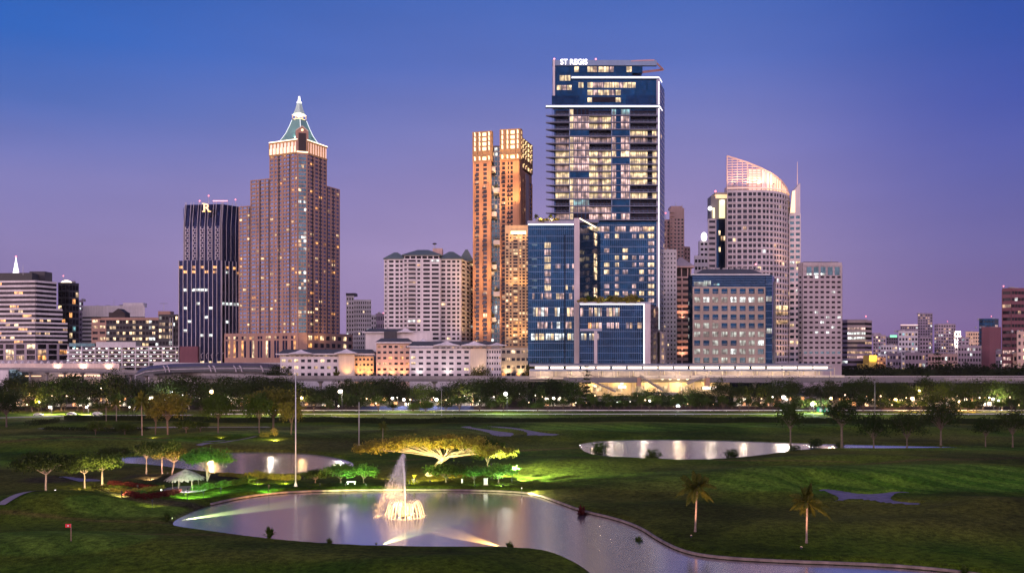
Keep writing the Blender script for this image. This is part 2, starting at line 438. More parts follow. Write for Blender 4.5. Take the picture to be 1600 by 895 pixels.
# ================================================================== BUILDINGS
# ---------------------------------------------- striped hotel at the far left
def striped_hotel():
    b = Bld('striped_hotel', 'wide hotel striped with pale balcony bands over black glass, small lit spire on roof', 'hotel', 30, 900)
    for (xr, yt, yb, nf) in ((88, 438, 481, 6), (97, 481, 503, 3), (105, 503, 536, 5)):
        w, foot = b.poly([(-90, 915), (56, 900), (xr, 922)], 45)
        z1, z0 = PZ(yt, 900), PZ(yb, 900)
        b.p('wall').prism(foot, 0 if yb == 536 else z0-.2, z1, M['grey_dk'])
        for i in range(2):
            def cu(r, c, i=i, yb=yb):
                v = (r*7+c*13+i*5+yb) % 17
                return 'W' if v == 3 and yb > 481 else ('O' if v in (5, 9) and c > 8 and yb >= 481 else ('w' if v == 11 and yb > 500 else 'g_black'))
            b.facade(w[i], w[i+1], z0, z1, nf, (22, 7)[i], 'white', wf=1.0, hf=.56, sill=.02, dep=1.1, custom=cu)
    w, foot = b.poly([(-90, 915), (57, 899), (107, 923)], 45)
    z1, z0 = PZ(536, 900), PZ(562, 900)
    b.p('wall').prism(foot, 0, z1, M['mauve'])
    for i in range(2):
        b.facade(w[i], w[i+1], z0, z1, 3, (9, 3)[i], 'mauve', wf=.78, hf=.8, sill=.0, dep=.5, glass='g_black', lit=.35, pal='OwW', part='colonnade')
    # dark crown restaurant and lit spire
    w, foot = b.poly([(-90, 920), (50, 908), (60, 925)], 30)
    b.p('rooftop_restaurant').prism(foot, PZ(440, 900), PZ(426, 908), M['metal_dk'])
    b.p('rooftop_restaurant').box(PX(46, 930), PX(70, 930), 930, 945, PZ(440, 930), PZ(424, 930), M['grey_dk'])
    x, Y = PX(25, 925), 925
    pts = [(x, Y, PZ(427, Y)), (x, Y, PZ(418, Y)), (x, Y, PZ(411, Y)), (x, Y, PZ(402, Y))]
    b.p('spire').tube(pts, [3.0, 1.9, 1.1, .25], M['strip'], 8)  # spire emits by itself instead of catching floodlight
    b.p('beacon').ball((x, Y, PZ(401, Y)), .9, M['red_l'])
    antenna(b, 36, 428, 414, beacon=False)
    b.finish()
striped_hotel()

b, w, f, zt = tower('office_tower', 'narrow black glass tower with a glowing dome on top, right beside the striped hotel', 'tower',
                    [(91, 952), (108, 950), (123, 962)], 443, 'metal_dk', 15, [3, 3], wf=.86, hf=.72, sill=.1, dep=.15, glass='g_black', lit=.28, pal='WwCTO', finish=False)
b.p('dome').ball((PX(104, 960), 960, zt), 6.0, M['strip_w'], 12, 8, .75); antenna(b, 99, 441, 431)
b.finish()
tower('office_tower', 'slim grey blue tower half hidden behind the black glass tower with the dome', 'tower', [(121, 1040), (130, 1040)], 470, 'far2', 16, [3], wf=.6, hf=.5, lit=.1, pal='wC', dep=.1)
b, w, f, zt = tower('office_building', 'long white office block with a plain upper wall behind the low dark building', 'office building',
                    [(129, 1000), (226, 1000)], 479, 'white', 9, [12], ybot=535, wf=1.0, hf=.42, sill=.1, dep=.3, lit=.05, custom=lambda i, j: ('skip' if i > 6 else None), finish=False)
roofbox(b, 192, 224, 473, zt, 'white'); antenna(b, 178, 479, 467, beacon=False); b.finish()

def low_dark():
    b = Bld('office_building', 'low dark building with a red brown cornice, a gabled roof house and scattered lit windows', 'office building', 210, 880)
    w, foot = b.poly([(143, 884), (166, 880), (248, 880)], 30)
    zt = PZ(497, 880)
    b.p('wall').prism(foot, 0, zt, M['brown_dark'])
    b.facade(w[0], w[1], PZ(560, 880), zt, 7, 2, 'brown', wf=.7, hf=.45, dep=.2, lit=.5, pal='wWP', glass='g_black')
    b.facade(w[1], w[2], PZ(560, 880), zt-1, 7, 16, 'metal_dk', wf=.8, hf=.5, dep=.2, lit=.45, pal='WWwCY', glass='g_black')
    for (x0, x1) in ((158, 250),):
        b.p('cornice').box(PX(x0, 878), PX(x1, 878), 878, 884, PZ(500, 878), PZ(496, 878), M['brown'])
    b.p('roof_house').box(PX(170, 892), PX(195, 892), 892, 904, zt-.1, PZ(488, 892), M['brown_dark'])
    x0, x1 = PX(176, 891), PX(194, 891); xm = (x0+x1)/2; z = PZ(488, 891)
    for yy in (891,):
        b.p('gable').prism([(x0, 891), (x1, 891), (x1, 903), (x0, 903)], z, z+1, M['brown_dark'], top=[(xm-.3, 891, PZ(482, 891)), (xm+.3, 891, PZ(482, 891)), (xm+.3, 903, PZ(482, 891)), (xm-.3, 903, PZ(482, 891))])
    w2, f2 = b.poly([(248, 878), (279, 878)], 30)
    b.p('tower_block').prism(f2, 0, PZ(491, 878), M['grey_dk'])
    b.facade(w2[0], w2[1], PZ(560, 878), PZ(492, 878), 7, 6, 'metal_dk', wf=.75, hf=.5, dep=.2, lit=.3, pal='WCw', glass='g_black')
    b.p('roof_house').box(PX(247, 895), PX(266, 895), 895, 905, PZ(493, 878), PZ(486, 895), M['brown'])
    b.p('antenna').tube([(PX(256, 898), 898, PZ(487, 898)), (PX(256, 898), 898, PZ(474, 898))], .2, M['metal'], 5)
    b.p('antenna').tube([(PX(250, 898), 898, PZ(474, 898)), (PX(262, 898), 898, PZ(474, 898))], .25, M['metal'], 5)
    for px in (266, 270): b.p('pipe').tube([(PX(px, 876), 876, 0), (PX(px, 876), 876, PZ(496, 876))], .5, M['metal'], 6)
    b.finish()
low_dark()

def car_park():
    b = Bld('car_park', 'open car park building with rows of pale green white lamps between its decks', 'car park', 190, 850)
    b.p('wall').box(PX(104, 860), PX(282, 860), 862, 880, 0, PZ(545, 860), M['grey'])
    for k, y in enumerate((541, 546.5, 552.5, 558.5, 565, 572)):
        x0 = 104 if k else 150
        b.p('deck').box(PX(x0, 850), PX(280, 850), 850, 878, PZ(y+1.6, 850), PZ(y, 850), M['white'])
        if k:
            for j in range(26):
                px = 107+j*6.7+((j*5) % 3)
                x = PX(px, 851)
                if (j*7+k*3) % 5 < 3: b.p('deck_lamp').box(x-.75, x+.75, 849.6, 850.4, PZ(y-1.6, 850), PZ(y-3.0, 850), M['C2'] if (j+k) % 3 else M['strip_w'])
    for j in range(9): b.p('column').box(PX(106+j*21, 850), PX(107.4+j*21, 850), 849.5, 851, 0, PZ(541, 850), M['white'])
    b.p('roof_house').box(PX(150, 858), PX(212, 858), 858, 872, PZ(541, 858), PZ(534, 858), M['metal'])
    b.p('roof_house').box(PX(108, 858), PX(148, 858), 858, 872, PZ(541, 858), PZ(536, 858), M['g_teal'])
    b.finish()
M['C2'] = glowmat('car_park_lamp', (.85, 1.0, .92), 2.2)
car_park()

def terrace():
    b = Bld('terrace_building', 'long low cream building with a row of pointed ornaments on its lit parapet', 'building', 90, 835)
    b.p('wall').box(PX(-40, 835), PX(186, 835), 835, 848, 0, PZ(575, 835), M['cream'])
    b.p('parapet').box(PX(-40, 834), PX(186, 834), 834, 836, PZ(574.9, 834), PZ(567.5, 834), M['parapet'])
    for j in range(18):
        x = PX(4+j*10.2, 834.5)
        b.p('ornament').tube([(x, 835, PZ(567.6, 835)), (x, 835, PZ(565.6, 835)), (x, 835, PZ(563.4, 835))], [1.9, 1.5, .3], M['white'], 6)
    b.p('annex').box(PX(14, 815), PX(34, 815), 815, 830, 0, PZ(577, 815), M['g_teal'])
    b.p('annex').box(PX(-30, 815), PX(14, 815), 814, 830, 0, PZ(578, 815), M['white'])
    b.p('light_strip').box(PX(92, 821), PX(156, 821), 820.5, 821.5, PZ(588, 821), PZ(585, 821), M['O3'])
    b.p('light_strip').box(PX(36, 821), PX(64, 821), 820.5, 821.5, PZ(588, 821), PZ(586.5, 821), M['O3'])
    b.finish()
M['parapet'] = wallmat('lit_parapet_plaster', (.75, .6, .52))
M['O3'] = glowmat('amber_light_strip', (1.0, .5, .2), 1.6)
terrace()

# ---------------------------------------------- navy tower with the gold R
def navy_tower():
    b = Bld('office_tower', 'navy blue glass tower with thin pale vertical fins and a gold letter R', 'tower', 325, 820)
    w, foot = b.poly([(280, 822), (346, 820), (374, 836)], 38)
    zl = PZ(407, 820)
    b.p('glass_wall').prism(foot, 0, zl, M['g_navy'])
    w2, foot2 = b.poly([(287, 826), (346, 822), (374, 838)], 30)
    z2 = PZ(352, 822); z3 = PZ(318, 822)
    b.p('glass_wall').prism(foot2, zl, z2, M['g_navy'])
    top = [(p[0]+.0, p[1]+3.5, z3) for p in foot2[:3]] + [(p[0], p[1]-2, z3) for p in foot2[3:]]
    b.p('glass_wall').prism(foot2, z2, z3, M['g_navy'], top=top)
    lit = {(6, 1), (6, 3), (6, 4), (6, 5), (6, 6), (9, 4), (10, 1), (10, 7), (12, 6), (13, 2), (15, 1), (16, 5), (16, 7)}
    for i in range(2):
        A, C = w[i], w[i+1]; d = (C[0]-A[0], C[1]-A[1]); L = math.hypot(*d); d = (d[0]/L, d[1]/L); n = (d[1], -d[0])
        k = 10 if i == 0 else 5
        for j in range(k+1): b.p('fin').obox(A, d, n, L*j/k-.22, L*j/k+.22, 0, 1.0, 0, zl, M['fin'])
        nf = 24; fh = (zl-20)/nf
        for r in range(1, nf): b.p('floor_line').obox(A, d, n, 0, L, 0, .12, 20+r*fh-.15, 20+r*fh+.15, M['g_navy2'])
        for r in range(nf):
            for j in range(k):
                rr = (nf-1-r)
                on = (rr, j) in lit if i == 0 else (rr in (9,) or (rr in (2, 13) and j == 1))
                mt = 'C' if on else ('O' if rr in (1, 2) and (j*3+rr+i) % 5 < 2 else ('W' if rr > 21 and (j+rr) % 2 and i == 0 else 'g_navy'))
                b.win(A, d, n, L*(j+.08)/k, L*(j+.92)/k, .02, 20+(r+.22)*fh, 20+(r+.8)*fh, M[mt])
    for i in range(2):
        A, C = w2[i], w2[i+1]; d = (C[0]-A[0], C[1]-A[1]); L = math.hypot(*d); d = (d[0]/L, d[1]/L); n = (d[1], -d[0])
        k = 5 if i == 0 else 4
        for j in range(k+1):
            for o in ((-.5, .5) if i == 0 else (0,)):
                u = L*j/k+o*2.6
                if u < 0 or u > L: u = min(max(u, .2), L-.2)
                q = Vector((A[0]+d[0]*u+n[0]*.6, A[1]+d[1]*u+n[1]*.6, 0))
                b.p('fin').tube([(q.x, q.y, zl), (q.x, q.y, z2), (q.x+.3, q.y+3.3, z3+2.2)], .26, M['fin'], 4)
        if i == 0:
            for j in range(5):                                     # white lattice window columns
                for r in range(13):
                    za = zl+1+r*(z2-zl-2)/13; hh = (z2-zl-2)/13
                    u0 = L*(j+.5)/k-1.9
                    lm = b.p('lattice#%d' % j)
                    lm.obox(A, d, n, u0, u0+3.8, .5, .75, za, za+.35, M['fin'])
                    lm.obox(A, d, n, u0+.3+(r % 2)*1.6, u0+.8+(r % 2)*1.6, .5, .75, za, za+hh, M['fin'])
                    lm.obox(A, d, n, u0, u0+.25, .5, .75, za, za+hh, M['fin']); lm.obox(A, d, n, u0+3.5, u0+3.8, .5, .75, za, za+hh, M['fin'])
    me = text_mesh('R', 11.0, .5, .12); me.materials.append(M['gold_sign'])
    o = bpy.data.objects.new('sign_letter', me); COL.objects.link(o); o.parent = b.root
    o.location = Vector((PX(322.5, 818), 818, PZ(331, 818))) - b.root.location; o.rotation_euler = (R(90), 0, 0)
    sr = b.p('sign_serif'); x = PX(322.5, 818); z = PZ(331, 818)
    sr.box(x-3.9, x-1.4, 817.5, 818.5, z-.1, z+.7, M['gold_sign']); sr.box(x+1.4, x+4.2, 817.5, 818.5, z-.1, z+.7, M['gold_sign'])
    sr.box(x-3.9, x-1.6, 817.5, 818.5, z+7.1, z+7.9, M['gold_sign'])
    b.p('roof_rail').box(PX(333, 835), PX(356, 835), 834, 834.6, PZ(315, 835), PZ(313.4, 835), M['red_dim'])
    antenna(b, 326, 318, 306, dy=12); antenna(b, 312, 318, 314, dy=12); antenna(b, 368, 320, 312, dy=20)
    b.p('wall').box(PX(282, 819), PX(310, 819), 817, 821, 0, PZ(541, 819), M['maroon'])
    for j in range(6):                                             # lit curved brackets at the foot
        x = PX(314+j*8, 816); b.p('bracket').tube([(x, 818, PZ(560, 818)), (x, 816, PZ(554, 818)), (x+2.2, 815, PZ(551, 818))], .35, M['fin'], 5)
    b.finish()
M['fin'] = wallmat('pale_fin', (.52, .46, .50), .5); M['g_navy2'] = glassmat('navy_spandrel', (.005, .006, .02), .3, .4)
M['red_dim'] = glowmat('pink_red_roof_light', (1.0, .25, .35), 1.2)
navy_tower()

# ---------------------------------------------- brown stone tower with the green pyramid roof
def brown_tower():
    b = Bld('hotel_tower', 'tall brown stone tower with a green pyramid roof, white spire and golden lit crown', 'tower', 470, 760)
    C = Vector((PX(473, 760), 760)); la = Vector((-.9, .43)).normalized(); rb = Vector((.43, .9)).normalized()
    def P(a, r): q = C + la*a + rb*r; return (q.x, q.y)
    ch = 5.2
    def block(a0, a1, b1, z0, z1, mat='brown', part='wall'):
        b.p(part).prism([P(ch, 0), P(a1, 0), P(a1, b1), P(0, b1), P(0, ch)], z0, z1, M[mat])
    def zc(py): return PZ(py, 760)
    Z = {'base': 22, 'pod': zc(521), 'l': PZ(323, 790), 'm': PZ(282, 784), 't': zc(237), 'r': PZ(294, 800)}
    block(0, 36, 33, 0, Z['t'], 'brown_dark'); block(0, 57.5, 30, 0, Z['m'], 'brown_dark'); block(0, 71, 30, 0, Z['l'], 'brown_dark'); block(0, 30, 52, 0, Z['r'], 'brown_dark')
    fh = 3.42
    def pat(i, j): return None
    def fac(A, Cc, z0, z1, cols, **kw):
        nf = max(1, round((z1-z0)/fh))
        b.facade(A, Cc, z0, z1, nf, len(cols), 'brown', hf=.5, sill=.22, dep=.45, glass='g_teal2', lit=.085, pal='WWwYO', edges=cols, **kw)
    # window pattern of one facade: pairs and triples of panes with dark strips between
    def cols(L, seq):
        tot = sum(a for a, _ in seq); e = []; u = 0
        for a, isw in seq:
            if isw: e.append(((u+.0)/tot, (u+a)/tot))
            u += a
        return e
    sL = [(.8, 0), (2.6, 1), (.7, 0), (2.2, 1), (1.2, 0), (1.0, 1), (.7, 0), (3.4, 1), (.9, 0)]
    top3 = [P(36, 0), P(ch, 0)]
    z0 = Z['pod']
    # left face in three heights
    fac(P(36, 0), P(ch, 0), z0, Z['t'], cols(0, [(.7, 0), (2.4, 1), (1.2, 0), (1.6, 1), (.8, 0), (3.2, 1), (1.6, 0), (1.8, 1), (.7, 0), (3.0, 1), (1.0, 0), (2.2, 1), (.8, 0), (1.3, 1), (.8, 0)]))
    fac(P(57.5, 0), P(36.02, 0), z0, Z['m'], cols(0, [(.8, 0), (3.2, 1), (.8, 0), (1.6, 1), (1.6, 0), (2.8, 1), (1.0, 0), (2.2, 1), (.8, 0)]))
    fac(P(71, 0), P(57.52, 0), z0, Z['l'], cols(0, [(.8, 0), (2.0, 1), (.7, 0), (3.0, 1), (.9, 0), (1.6, 1), (.8, 0)]))
    fac(P(0, ch), P(0, 33), z0, Z['t'], cols(0, [(.8, 0), (1.4, 1), (.8, 0), (3.0, 1), (1.4, 0), (2.6, 1), (.8, 0), (3.0, 1), (1.2, 0), (2.2, 1), (.9, 0)]))
    fac(P(0, 33.02), P(0, 52), z0, Z['r'], cols(0, [(.8, 0), (2.0, 1), (1.0, 0), (3.0, 1), (1.0, 0), (2.0, 1), (.8, 0)]))
    # chamfered glass corner
    nfc = round((Z['t']-z0)/fh)
    b.facade(P(ch, 0), P(0, ch), z0, Z['t'], nfc, 3, 'brown', hf=.72, sill=.14, dep=.12, glass='g_teal', lit=.10, pal='WCw', edges=[(.08, .38), (.4, .66), (.68, .94)],
             custom=lambda i, j: 'C' if (j == 2 and i > 4 and i % 2 and i < 34 and (i*7) % 5 < 3) else None)
    # flat dark strips: shade of vertical recesses put into colour
    def rec(a, z1, left=True):
        A = P(a, 0) if left else P(0, a); dd = (-la if left else rb); d = (dd.x, dd.y); n = (d[1], -d[0])
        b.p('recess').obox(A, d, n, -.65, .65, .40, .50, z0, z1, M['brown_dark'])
    for a in (13.5, 25.5): rec(a, Z['t']-1)
    rec(36.4, Z['m']-1); rec(58, Z['l']-1); rec(46.5, Z['m']-1)
    for a in (13, 23.5): rec(a, Z['t']-1, False)
    rec(33.5, Z['r']-1, False); rec(42, Z['r']-1, False)
    # podium
    def PP(a, r, o): q = C + la*a + rb*r - (la+rb)*o; return (q.x, q.y)
    foot = [PP(ch, 0, 1.6), PP(88, 0, 1.6), PP(88, 40, 0), PP(0, 72, 0), PP(0, ch, 1.6)]
    b.p('podium').prism(foot, 0, z0+1.0, M['brown'])
    e = [((j+.18)/9, (j+.42)/9) for j in range(9)] + [((j+.5)/9, (j+.74)/9) for j in range(9)]; e.sort()
    b.facade(foot[1], foot[0], zc(560), zc(530), 1, 9, 'brown', hf=.9, sill=.05, dep=.25, glass='g_navy', lit=.25, pal='WO', edges=e, part='podium')
    b.facade(foot[1], foot[0], zc(530), z0, 1, 9, 'brown', hf=.5, sill=.12, dep=.25, glass='g_navy', lit=.55, pal='WwO', edges=e, part='podium')
    b.facade(foot[4], foot[3], zc(545), z0, 2, 8, 'brown', hf=.55, sill=.2, dep=.25, glass='g_dark', lit=.5, pal='WO', part='podium')
    # golden lit crown
    z1 = Z['t']; z2 = PZ(218, 760)
    def crown(A, Cc, k):
        d = (Cc[0]-A[0], Cc[1]-A[1]); L = math.hypot(*d); d = (d[0]/L, d[1]/L); n = (d[1], -d[0])
        m = b.p('crown')
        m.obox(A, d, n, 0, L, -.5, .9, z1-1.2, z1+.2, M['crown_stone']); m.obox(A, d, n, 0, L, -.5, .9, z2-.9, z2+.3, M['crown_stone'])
        b.p('light_strip').obox(A, d, n, 0, L, .6, 1.2, z2+.3, z2+.95, M['strip_w'])
        for j in range(k):
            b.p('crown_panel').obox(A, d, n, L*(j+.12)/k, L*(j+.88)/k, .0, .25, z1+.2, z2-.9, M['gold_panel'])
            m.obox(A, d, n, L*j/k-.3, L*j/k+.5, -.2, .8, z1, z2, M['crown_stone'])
            b.p('light_strip').obox(A, d, n, L*(j+.06)/k, L*(j+.20)/k, .25, .7, z1+.4, z1+5.5, M['gold'])
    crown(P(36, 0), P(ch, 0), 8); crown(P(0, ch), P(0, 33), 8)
    b.p('crown').prism([P(ch, .4), P(35.6, .4), P(35.6, 32.6), P(.4, 32.6), P(.4, ch)], z1-.1, z2-.2, M['orange'])
    # corner dormer
    A = P(ch+1, -1.2); Cc = P(-1.2, ch+1); d = (Cc[0]-A[0], Cc[1]-A[1]); L = math.hypot(*d); d = (d[0]/L, d[1]/L); n = (d[1], -d[0])
    dm = b.p('dormer')
    dm.obox(A, d, n, 0, L, -6, .2, z1-2, PZ(203, 760), M['brown'])
    zt = PZ(203, 760)
    dm.face([(A[0], A[1], zt), (Cc[0], Cc[1], zt), ((A[0]+Cc[0])/2, (A[1]+Cc[1])/2, zt+4)], M['brown'])
    for s_ in (0, 1):
        p = A if s_ == 0 else Cc; q = ((A[0]+Cc[0])/2, (A[1]+Cc[1])/2)
        dm.tube([(p[0], p[1]-.2, zt), (q[0], q[1]-.2, zt+4)], .5, M['cream'], 4)
    dm.obox(A, d, n, L*.2, L*.8, .2, .5, z1+1, zt-2, M['brown_dark'])
    b.p('light_strip').obox(A, d, n, .5, L-.5, .5, 1.0, z1-.3, z1+.9, M['gold'])
    b.p('dormer_clock').ball((((A[0]+Cc[0])/2)+n[0]*.3, ((A[1]+Cc[1])/2)+n[1]*.3, zt+.6), 1.1, M['gold'], 8, 5)
    # pyramid roof, concave
    ctr = P(17.5, 17); zz = z2-1
    def sq(h, cz): return [(ctr[0]+la.x*sx*h+rb.x*sy*h, ctr[1]+la.y*sx*h+rb.y*sy*h, cz) for sx, sy in ((-1, -1), (1, -1), (1, 1), (-1, 1))]
    prof = [(14.8, zz), (11.6, zz+4), (8.2, zz+11), (5.9, zz+18), (4.4, PZ(187, 780))]
    rf = b.p('pyramid_roof')
    for (h0, za), (h1, zb) in zip(prof, prof[1:]): rf.prism(sq(h0, za), za, zb, M['copper'], top=sq(h1, zb))
    for k in range(4):
        b.p('roof_rib').tube([sq(h, z)[k] for h, z in prof], .35, M['strip_soft'], 4)
    za = prof[-1][1]
    ln = b.p('lantern'); ln.prism(sq(4.9, za), za, za+.8, M['cream']); ln.prism(sq(3.7, za+.8), za+.8, za+4.6, M['gold']); ln.prism(sq(4.6, za+4.6), za+4.6, za+5.6, M['strip_w'])
    for k in range(4):
        for t in (0, .5):
            p = Vector(sq(4.1, 0)[k])*(1-t)+Vector(sq(4.1, 0)[(k+1) % 4])*t
            ln.box(p.x-.4, p.x+.4, p.y-.4, p.y+.4, za+.8, za+4.6, M['cream'])
    zs = za+5.6; prof2 = [(3.6, zs), (2.2, zs+5), (1.5, zs+9.5)]
    sp = b.p('spire')
    for (h0, zA), (h1, zB) in zip(prof2, prof2[1:]): sp.prism(sq(h0, zA), zA, zB, M['copper_lit'], top=sq(h1, zB))
    ze = prof2[-1][1]; c3 = (ctr[0], ctr[1], ze)
    sp.tube([c3, (c3[0], c3[1], ze+1), (c3[0], c3[1], ze+1.6), (c3[0], c3[1], ze+6), (c3[0], c3[1], PZ(153, 780))], [2.2, 2.2, 1.3, .7, .1], M['strip'], 8)  # spire tip emits in place of being floodlit
    b.finish(top=100)
M['g_teal2'] = glassmat('grey_teal_window', (.11, .15, .27), .6, .12)
M['crown_stone'] = wallmat('golden_lit_stone', (.46, .27, .10)); M['gold_panel'] = glowmat('golden_crown_uplit_emission', (1.0, .42, .10), .62)  # gold of the floodlighting put into stone colour and panel emission
M['strip_soft'] = glowmat('soft_white_edge_light', (.8, 1.0, .95), .8)
M['copper_lit'] = wallmat('lit_copper_spire', (.45, .62, .55), .5)  # copper roof colour lightened: the spire's lighting painted in
brown_tower()

# ---------------------------------------------- small white tower with terraces
def small_white():
    b = Bld('apartment_building', 'small pale apartment block with stepped terraces just right of the brown tower', 'apartment building', 568, 900)
    for (x0, x1, yt, nf, k) in ((541, 553, 462, 14, 3), (553, 580, 468, 13, 8), (580, 588, 492, 9, 2)):
        w, f = b.poly([(x0, 900), (x1, 900)], 22); zt = PZ(yt, 900)
        b.p('wall').prism(f, 0, zt, M['white']); b.facade(w[0], w[1], PZ(560, 900), zt-1, nf, k, 'white', wf=.5, hf=.5, dep=.3, lit=.04, glass='g_black', part='wall')
    b.p('roof').box(PX(541, 905), PX(556, 905), 903, 915, PZ(462, 900), PZ(458, 905), M['grey_dk'])
    b.finish()
small_white()
b, w, f, zt = tower('apartment_building', 'distant narrow block with a red beacon left of the white grid block', 'apartment building', [(587, 1100), (601, 1100)], 491, 'far2', 9, [4], wf=.5, hf=.5, lit=.15, dep=.1, finish=False)
antenna(b, 599, 491, 489); b.finish()

# ---------------------------------------------- white grid apartment block with hipped roofs
def white_grid():
    b = Bld('apartment_building', 'white apartment block with a regular grid of dark windows under grey green hipped roofs', 'apartment building', 665, 700)
    zt = PZ(405, 700)
    segs = [((601, 704), (606, 700)), ((606, 700), (630, 700)), ((630, 696), (688, 696)), ((688, 700), (720, 700)), ((720, 700), (741, 730))]
    foot = [(PX(601, 704), 704), (PX(606, 700), 700), (PX(630, 700), 700), (PX(630, 696), 696), (PX(688, 696), 696), (PX(688, 700), 700), (PX(720, 700), 700), (PX(741, 730), 730), (PX(741, 730)-4, 752), (PX(601, 704)-4, 740)]
    b.p('wall').prism(foot, 0, zt, M['white'])
    E = {0: [(.2, .8)], 1: [(.08, .38), (.5, .72), (.8, .97)], 2: [(.03, .10), (.14, .34), (.38, .46), (.54, .72), (.77, .96)], 3: [(.05, .25), (.33, .5), (.58, .74), (.82, .93)], 4: [(.05, .3), (.4, .6), (.68, .92)]}
    for k, (a, c) in enumerate(segs):
        def cu(i, j, k=k):
            v = (i*31+j*17+k*7) % 97
            return 'W' if v in (3, 40) else ('w' if v in (11, 55) else ('C' if v == 23 and k > 1 else None))
        A, C2 = (PX(*a), a[1]), (PX(*c), c[1])
        b.facade(A, C2, PZ(545, 700), zt, 21, 1, 'white', hf=.5, sill=.2, dep=.6, glass='g_black', lit=0, edges=E[k], custom=cu)
    for y0, x0, x1 in ((695.6, 630, 688),):
        for i in range(21): b.p('balcony').box(PX(x0+2, y0), PX(x0+19, y0), y0-1.3, y0, PZ(545, 700)+i*(zt-PZ(545, 700))/21-.2, PZ(545, 700)+i*(zt-PZ(545, 700))/21+.75, M['white'])
    def hip(x0, x1, Y0, D, ze, zr, ov=1.5):
        X0, X1 = PX(x0, Y0)-ov, PX(x1, Y0)+ov; Ya, Yb = Y0-ov, Y0+D+ov; m = min(X1-X0, Yb-Ya)*.42
        b.p('roof').prism([(X0, Ya), (X1, Ya), (X1, Yb), (X0, Yb)], ze, ze+.6, M['green_roof'], top=[(X0, Ya, ze+.6), (X1, Ya, ze+.6), (X1, Yb, ze+.6), (X0, Yb, ze+.6)])
        b.p('roof').prism([(X0, Ya), (X1, Ya), (X1, Yb), (X0, Yb)], ze+.6, zr, M['green_roof'], top=[(X0+m, Ya+m, zr), (X1-m, Ya+m, zr), (X1-m, Yb-m, zr), (X0+m, Yb-m, zr)])
    hip(602, 632, 700, 24, zt, PZ(393, 700)); hip(686, 722, 700, 26, zt, PZ(391.5, 700)); hip(718, 739, 714, 20, zt, PZ(389, 715), .5)
    z2 = PZ(399, 696)
    b.p('wall').box(PX(632, 697), PX(686, 697), 697, 716, zt-.2, z2, M['white'])
    b.facade((PX(632, 697), 697), (PX(686, 697), 697), zt-.1, z2, 1, 6, 'white', wf=.8, hf=.75, sill=.1, dep=.2, glass='g_black', lit=0)
    hip(631, 687, 697, 24, z2, PZ(388, 697))
    b.p('roof_house').box(PX(676, 712), PX(691, 712), 712, 722, zt, PZ(388, 712), M['pink'])
    b.p('antenna').tube([(PX(679, 710), 710, PZ(390, 710)), (PX(679, 710), 710, PZ(381, 710))], .25, M['metal'], 5)
    b.p('antenna').ball((PX(679, 710), 710, PZ(381, 710)), 1.8, M['metal_dk'], 8, 5, .4)
    b.finish()
white_grid()

# ---------------------------------------------- low resort hotel wings
def wing(label, px, Y, blocks, roofs, peaks=()):
    b = Bld('hotel_wing', label, 'hotel', px, Y)
    for (x0, x1, yt, yb, Yb, wall, nf, k, lit, pal) in blocks:
        w, f = b.poly([(x0, Yb), (x1, Yb)], 18); zt, zb = PZ(yt, Yb), PZ(yb, Yb)
        b.p('wall').prism(f, 0, zt, M[wall])
        if k: b.facade(w[0], w[1], zb, zt-.6, nf, k, wall, wf=.58, hf=.42, sill=.3, dep=.25, glass='g_dark', lit=lit, pal=pal)
    for (x0, x1, ye, yr, Yr) in roofs:
        X0, X1 = PX(x0, Yr), PX(x1, Yr); ze, zr = PZ(ye, Yr), PZ(yr, Yr)
        b.p('roof').prism([(X0, Yr-2), (X1, Yr-2), (X1, Yr+20), (X0, Yr+20)], ze, zr, M['slate'], top=[(X0+4, Yr+6, zr), (X1-4, Yr+6, zr), (X1-4, Yr+12, zr), (X0+4, Yr+12, zr)])
        b.p('eaves').box(X0, X1, Yr-2.4, Yr-2, ze-.5, ze+.35, M['white'])
    for (x, y0, y1, Yr, hw) in peaks:
        X, z0, z1 = PX(x, Yr), PZ(y0, Yr), PZ(y1, Yr)
        base = [(X-hw, Yr-3), (X+hw, Yr-3), (X+hw, Yr+4), (X-hw, Yr+4)]
        b.p('gable').prism(base, z0, z0+.4, M['white'])
        b.p('gable').prism(base, z0+.4, (z0+z1)/2, M['white'], top=[(X-hw*.42, Yr-1.2, z0+(z1-z0)*.5), (X+hw*.42, Yr-1.2, z0+(z1-z0)*.5), (X+hw*.42, Yr+2.6, z0+(z1-z0)*.5), (X-hw*.42, Yr+2.6, z0+(z1-z0)*.5)])
        b.p('gable').prism([(X-hw*.42, Yr-1.2), (X+hw*.42, Yr-1.2), (X+hw*.42, Yr+2.6), (X-hw*.42, Yr+2.6)], z0+(z1-z0)*.5, z1, M['white'], top=[(X-.1, Yr+.5, z1), (X+.1, Yr+.5, z1), (X+.1, Yr+.7, z1), (X-.1, Yr+.7, z1)])
    b.finish(top=60); return b
wing('low white hotel wing with two pointed white gables, left of the orange lit walls', 485, 640,
     [(438, 529, 557, 590, 640, 'white', 3, 9, .3, 'WwY'), (438, 529, 553, 557, 642, 'cream', 1, 12, .5, 'wP'), (529, 554, 553, 590, 637, 'cream', 3, 0, 0, 'W'), (554, 584, 556, 590, 640, 'orange_lt', 4, 5, .15, 'Yw')],
     [(432, 586, 553, 545.5, 640)], [(470, 552.5, 546, 638, 8), (541, 552, 544.5, 636, 8)]).root
wing('low hotel wing with salmon lit walls under a dark roof, right of orange ones', 612, 632,
     [(588, 641, 536, 590, 632, 'pink_lt', 6, 6, .3, 'YOw')], [(585, 644, 535, 528, 632)], [(661, 536, 529, 634, 6)])
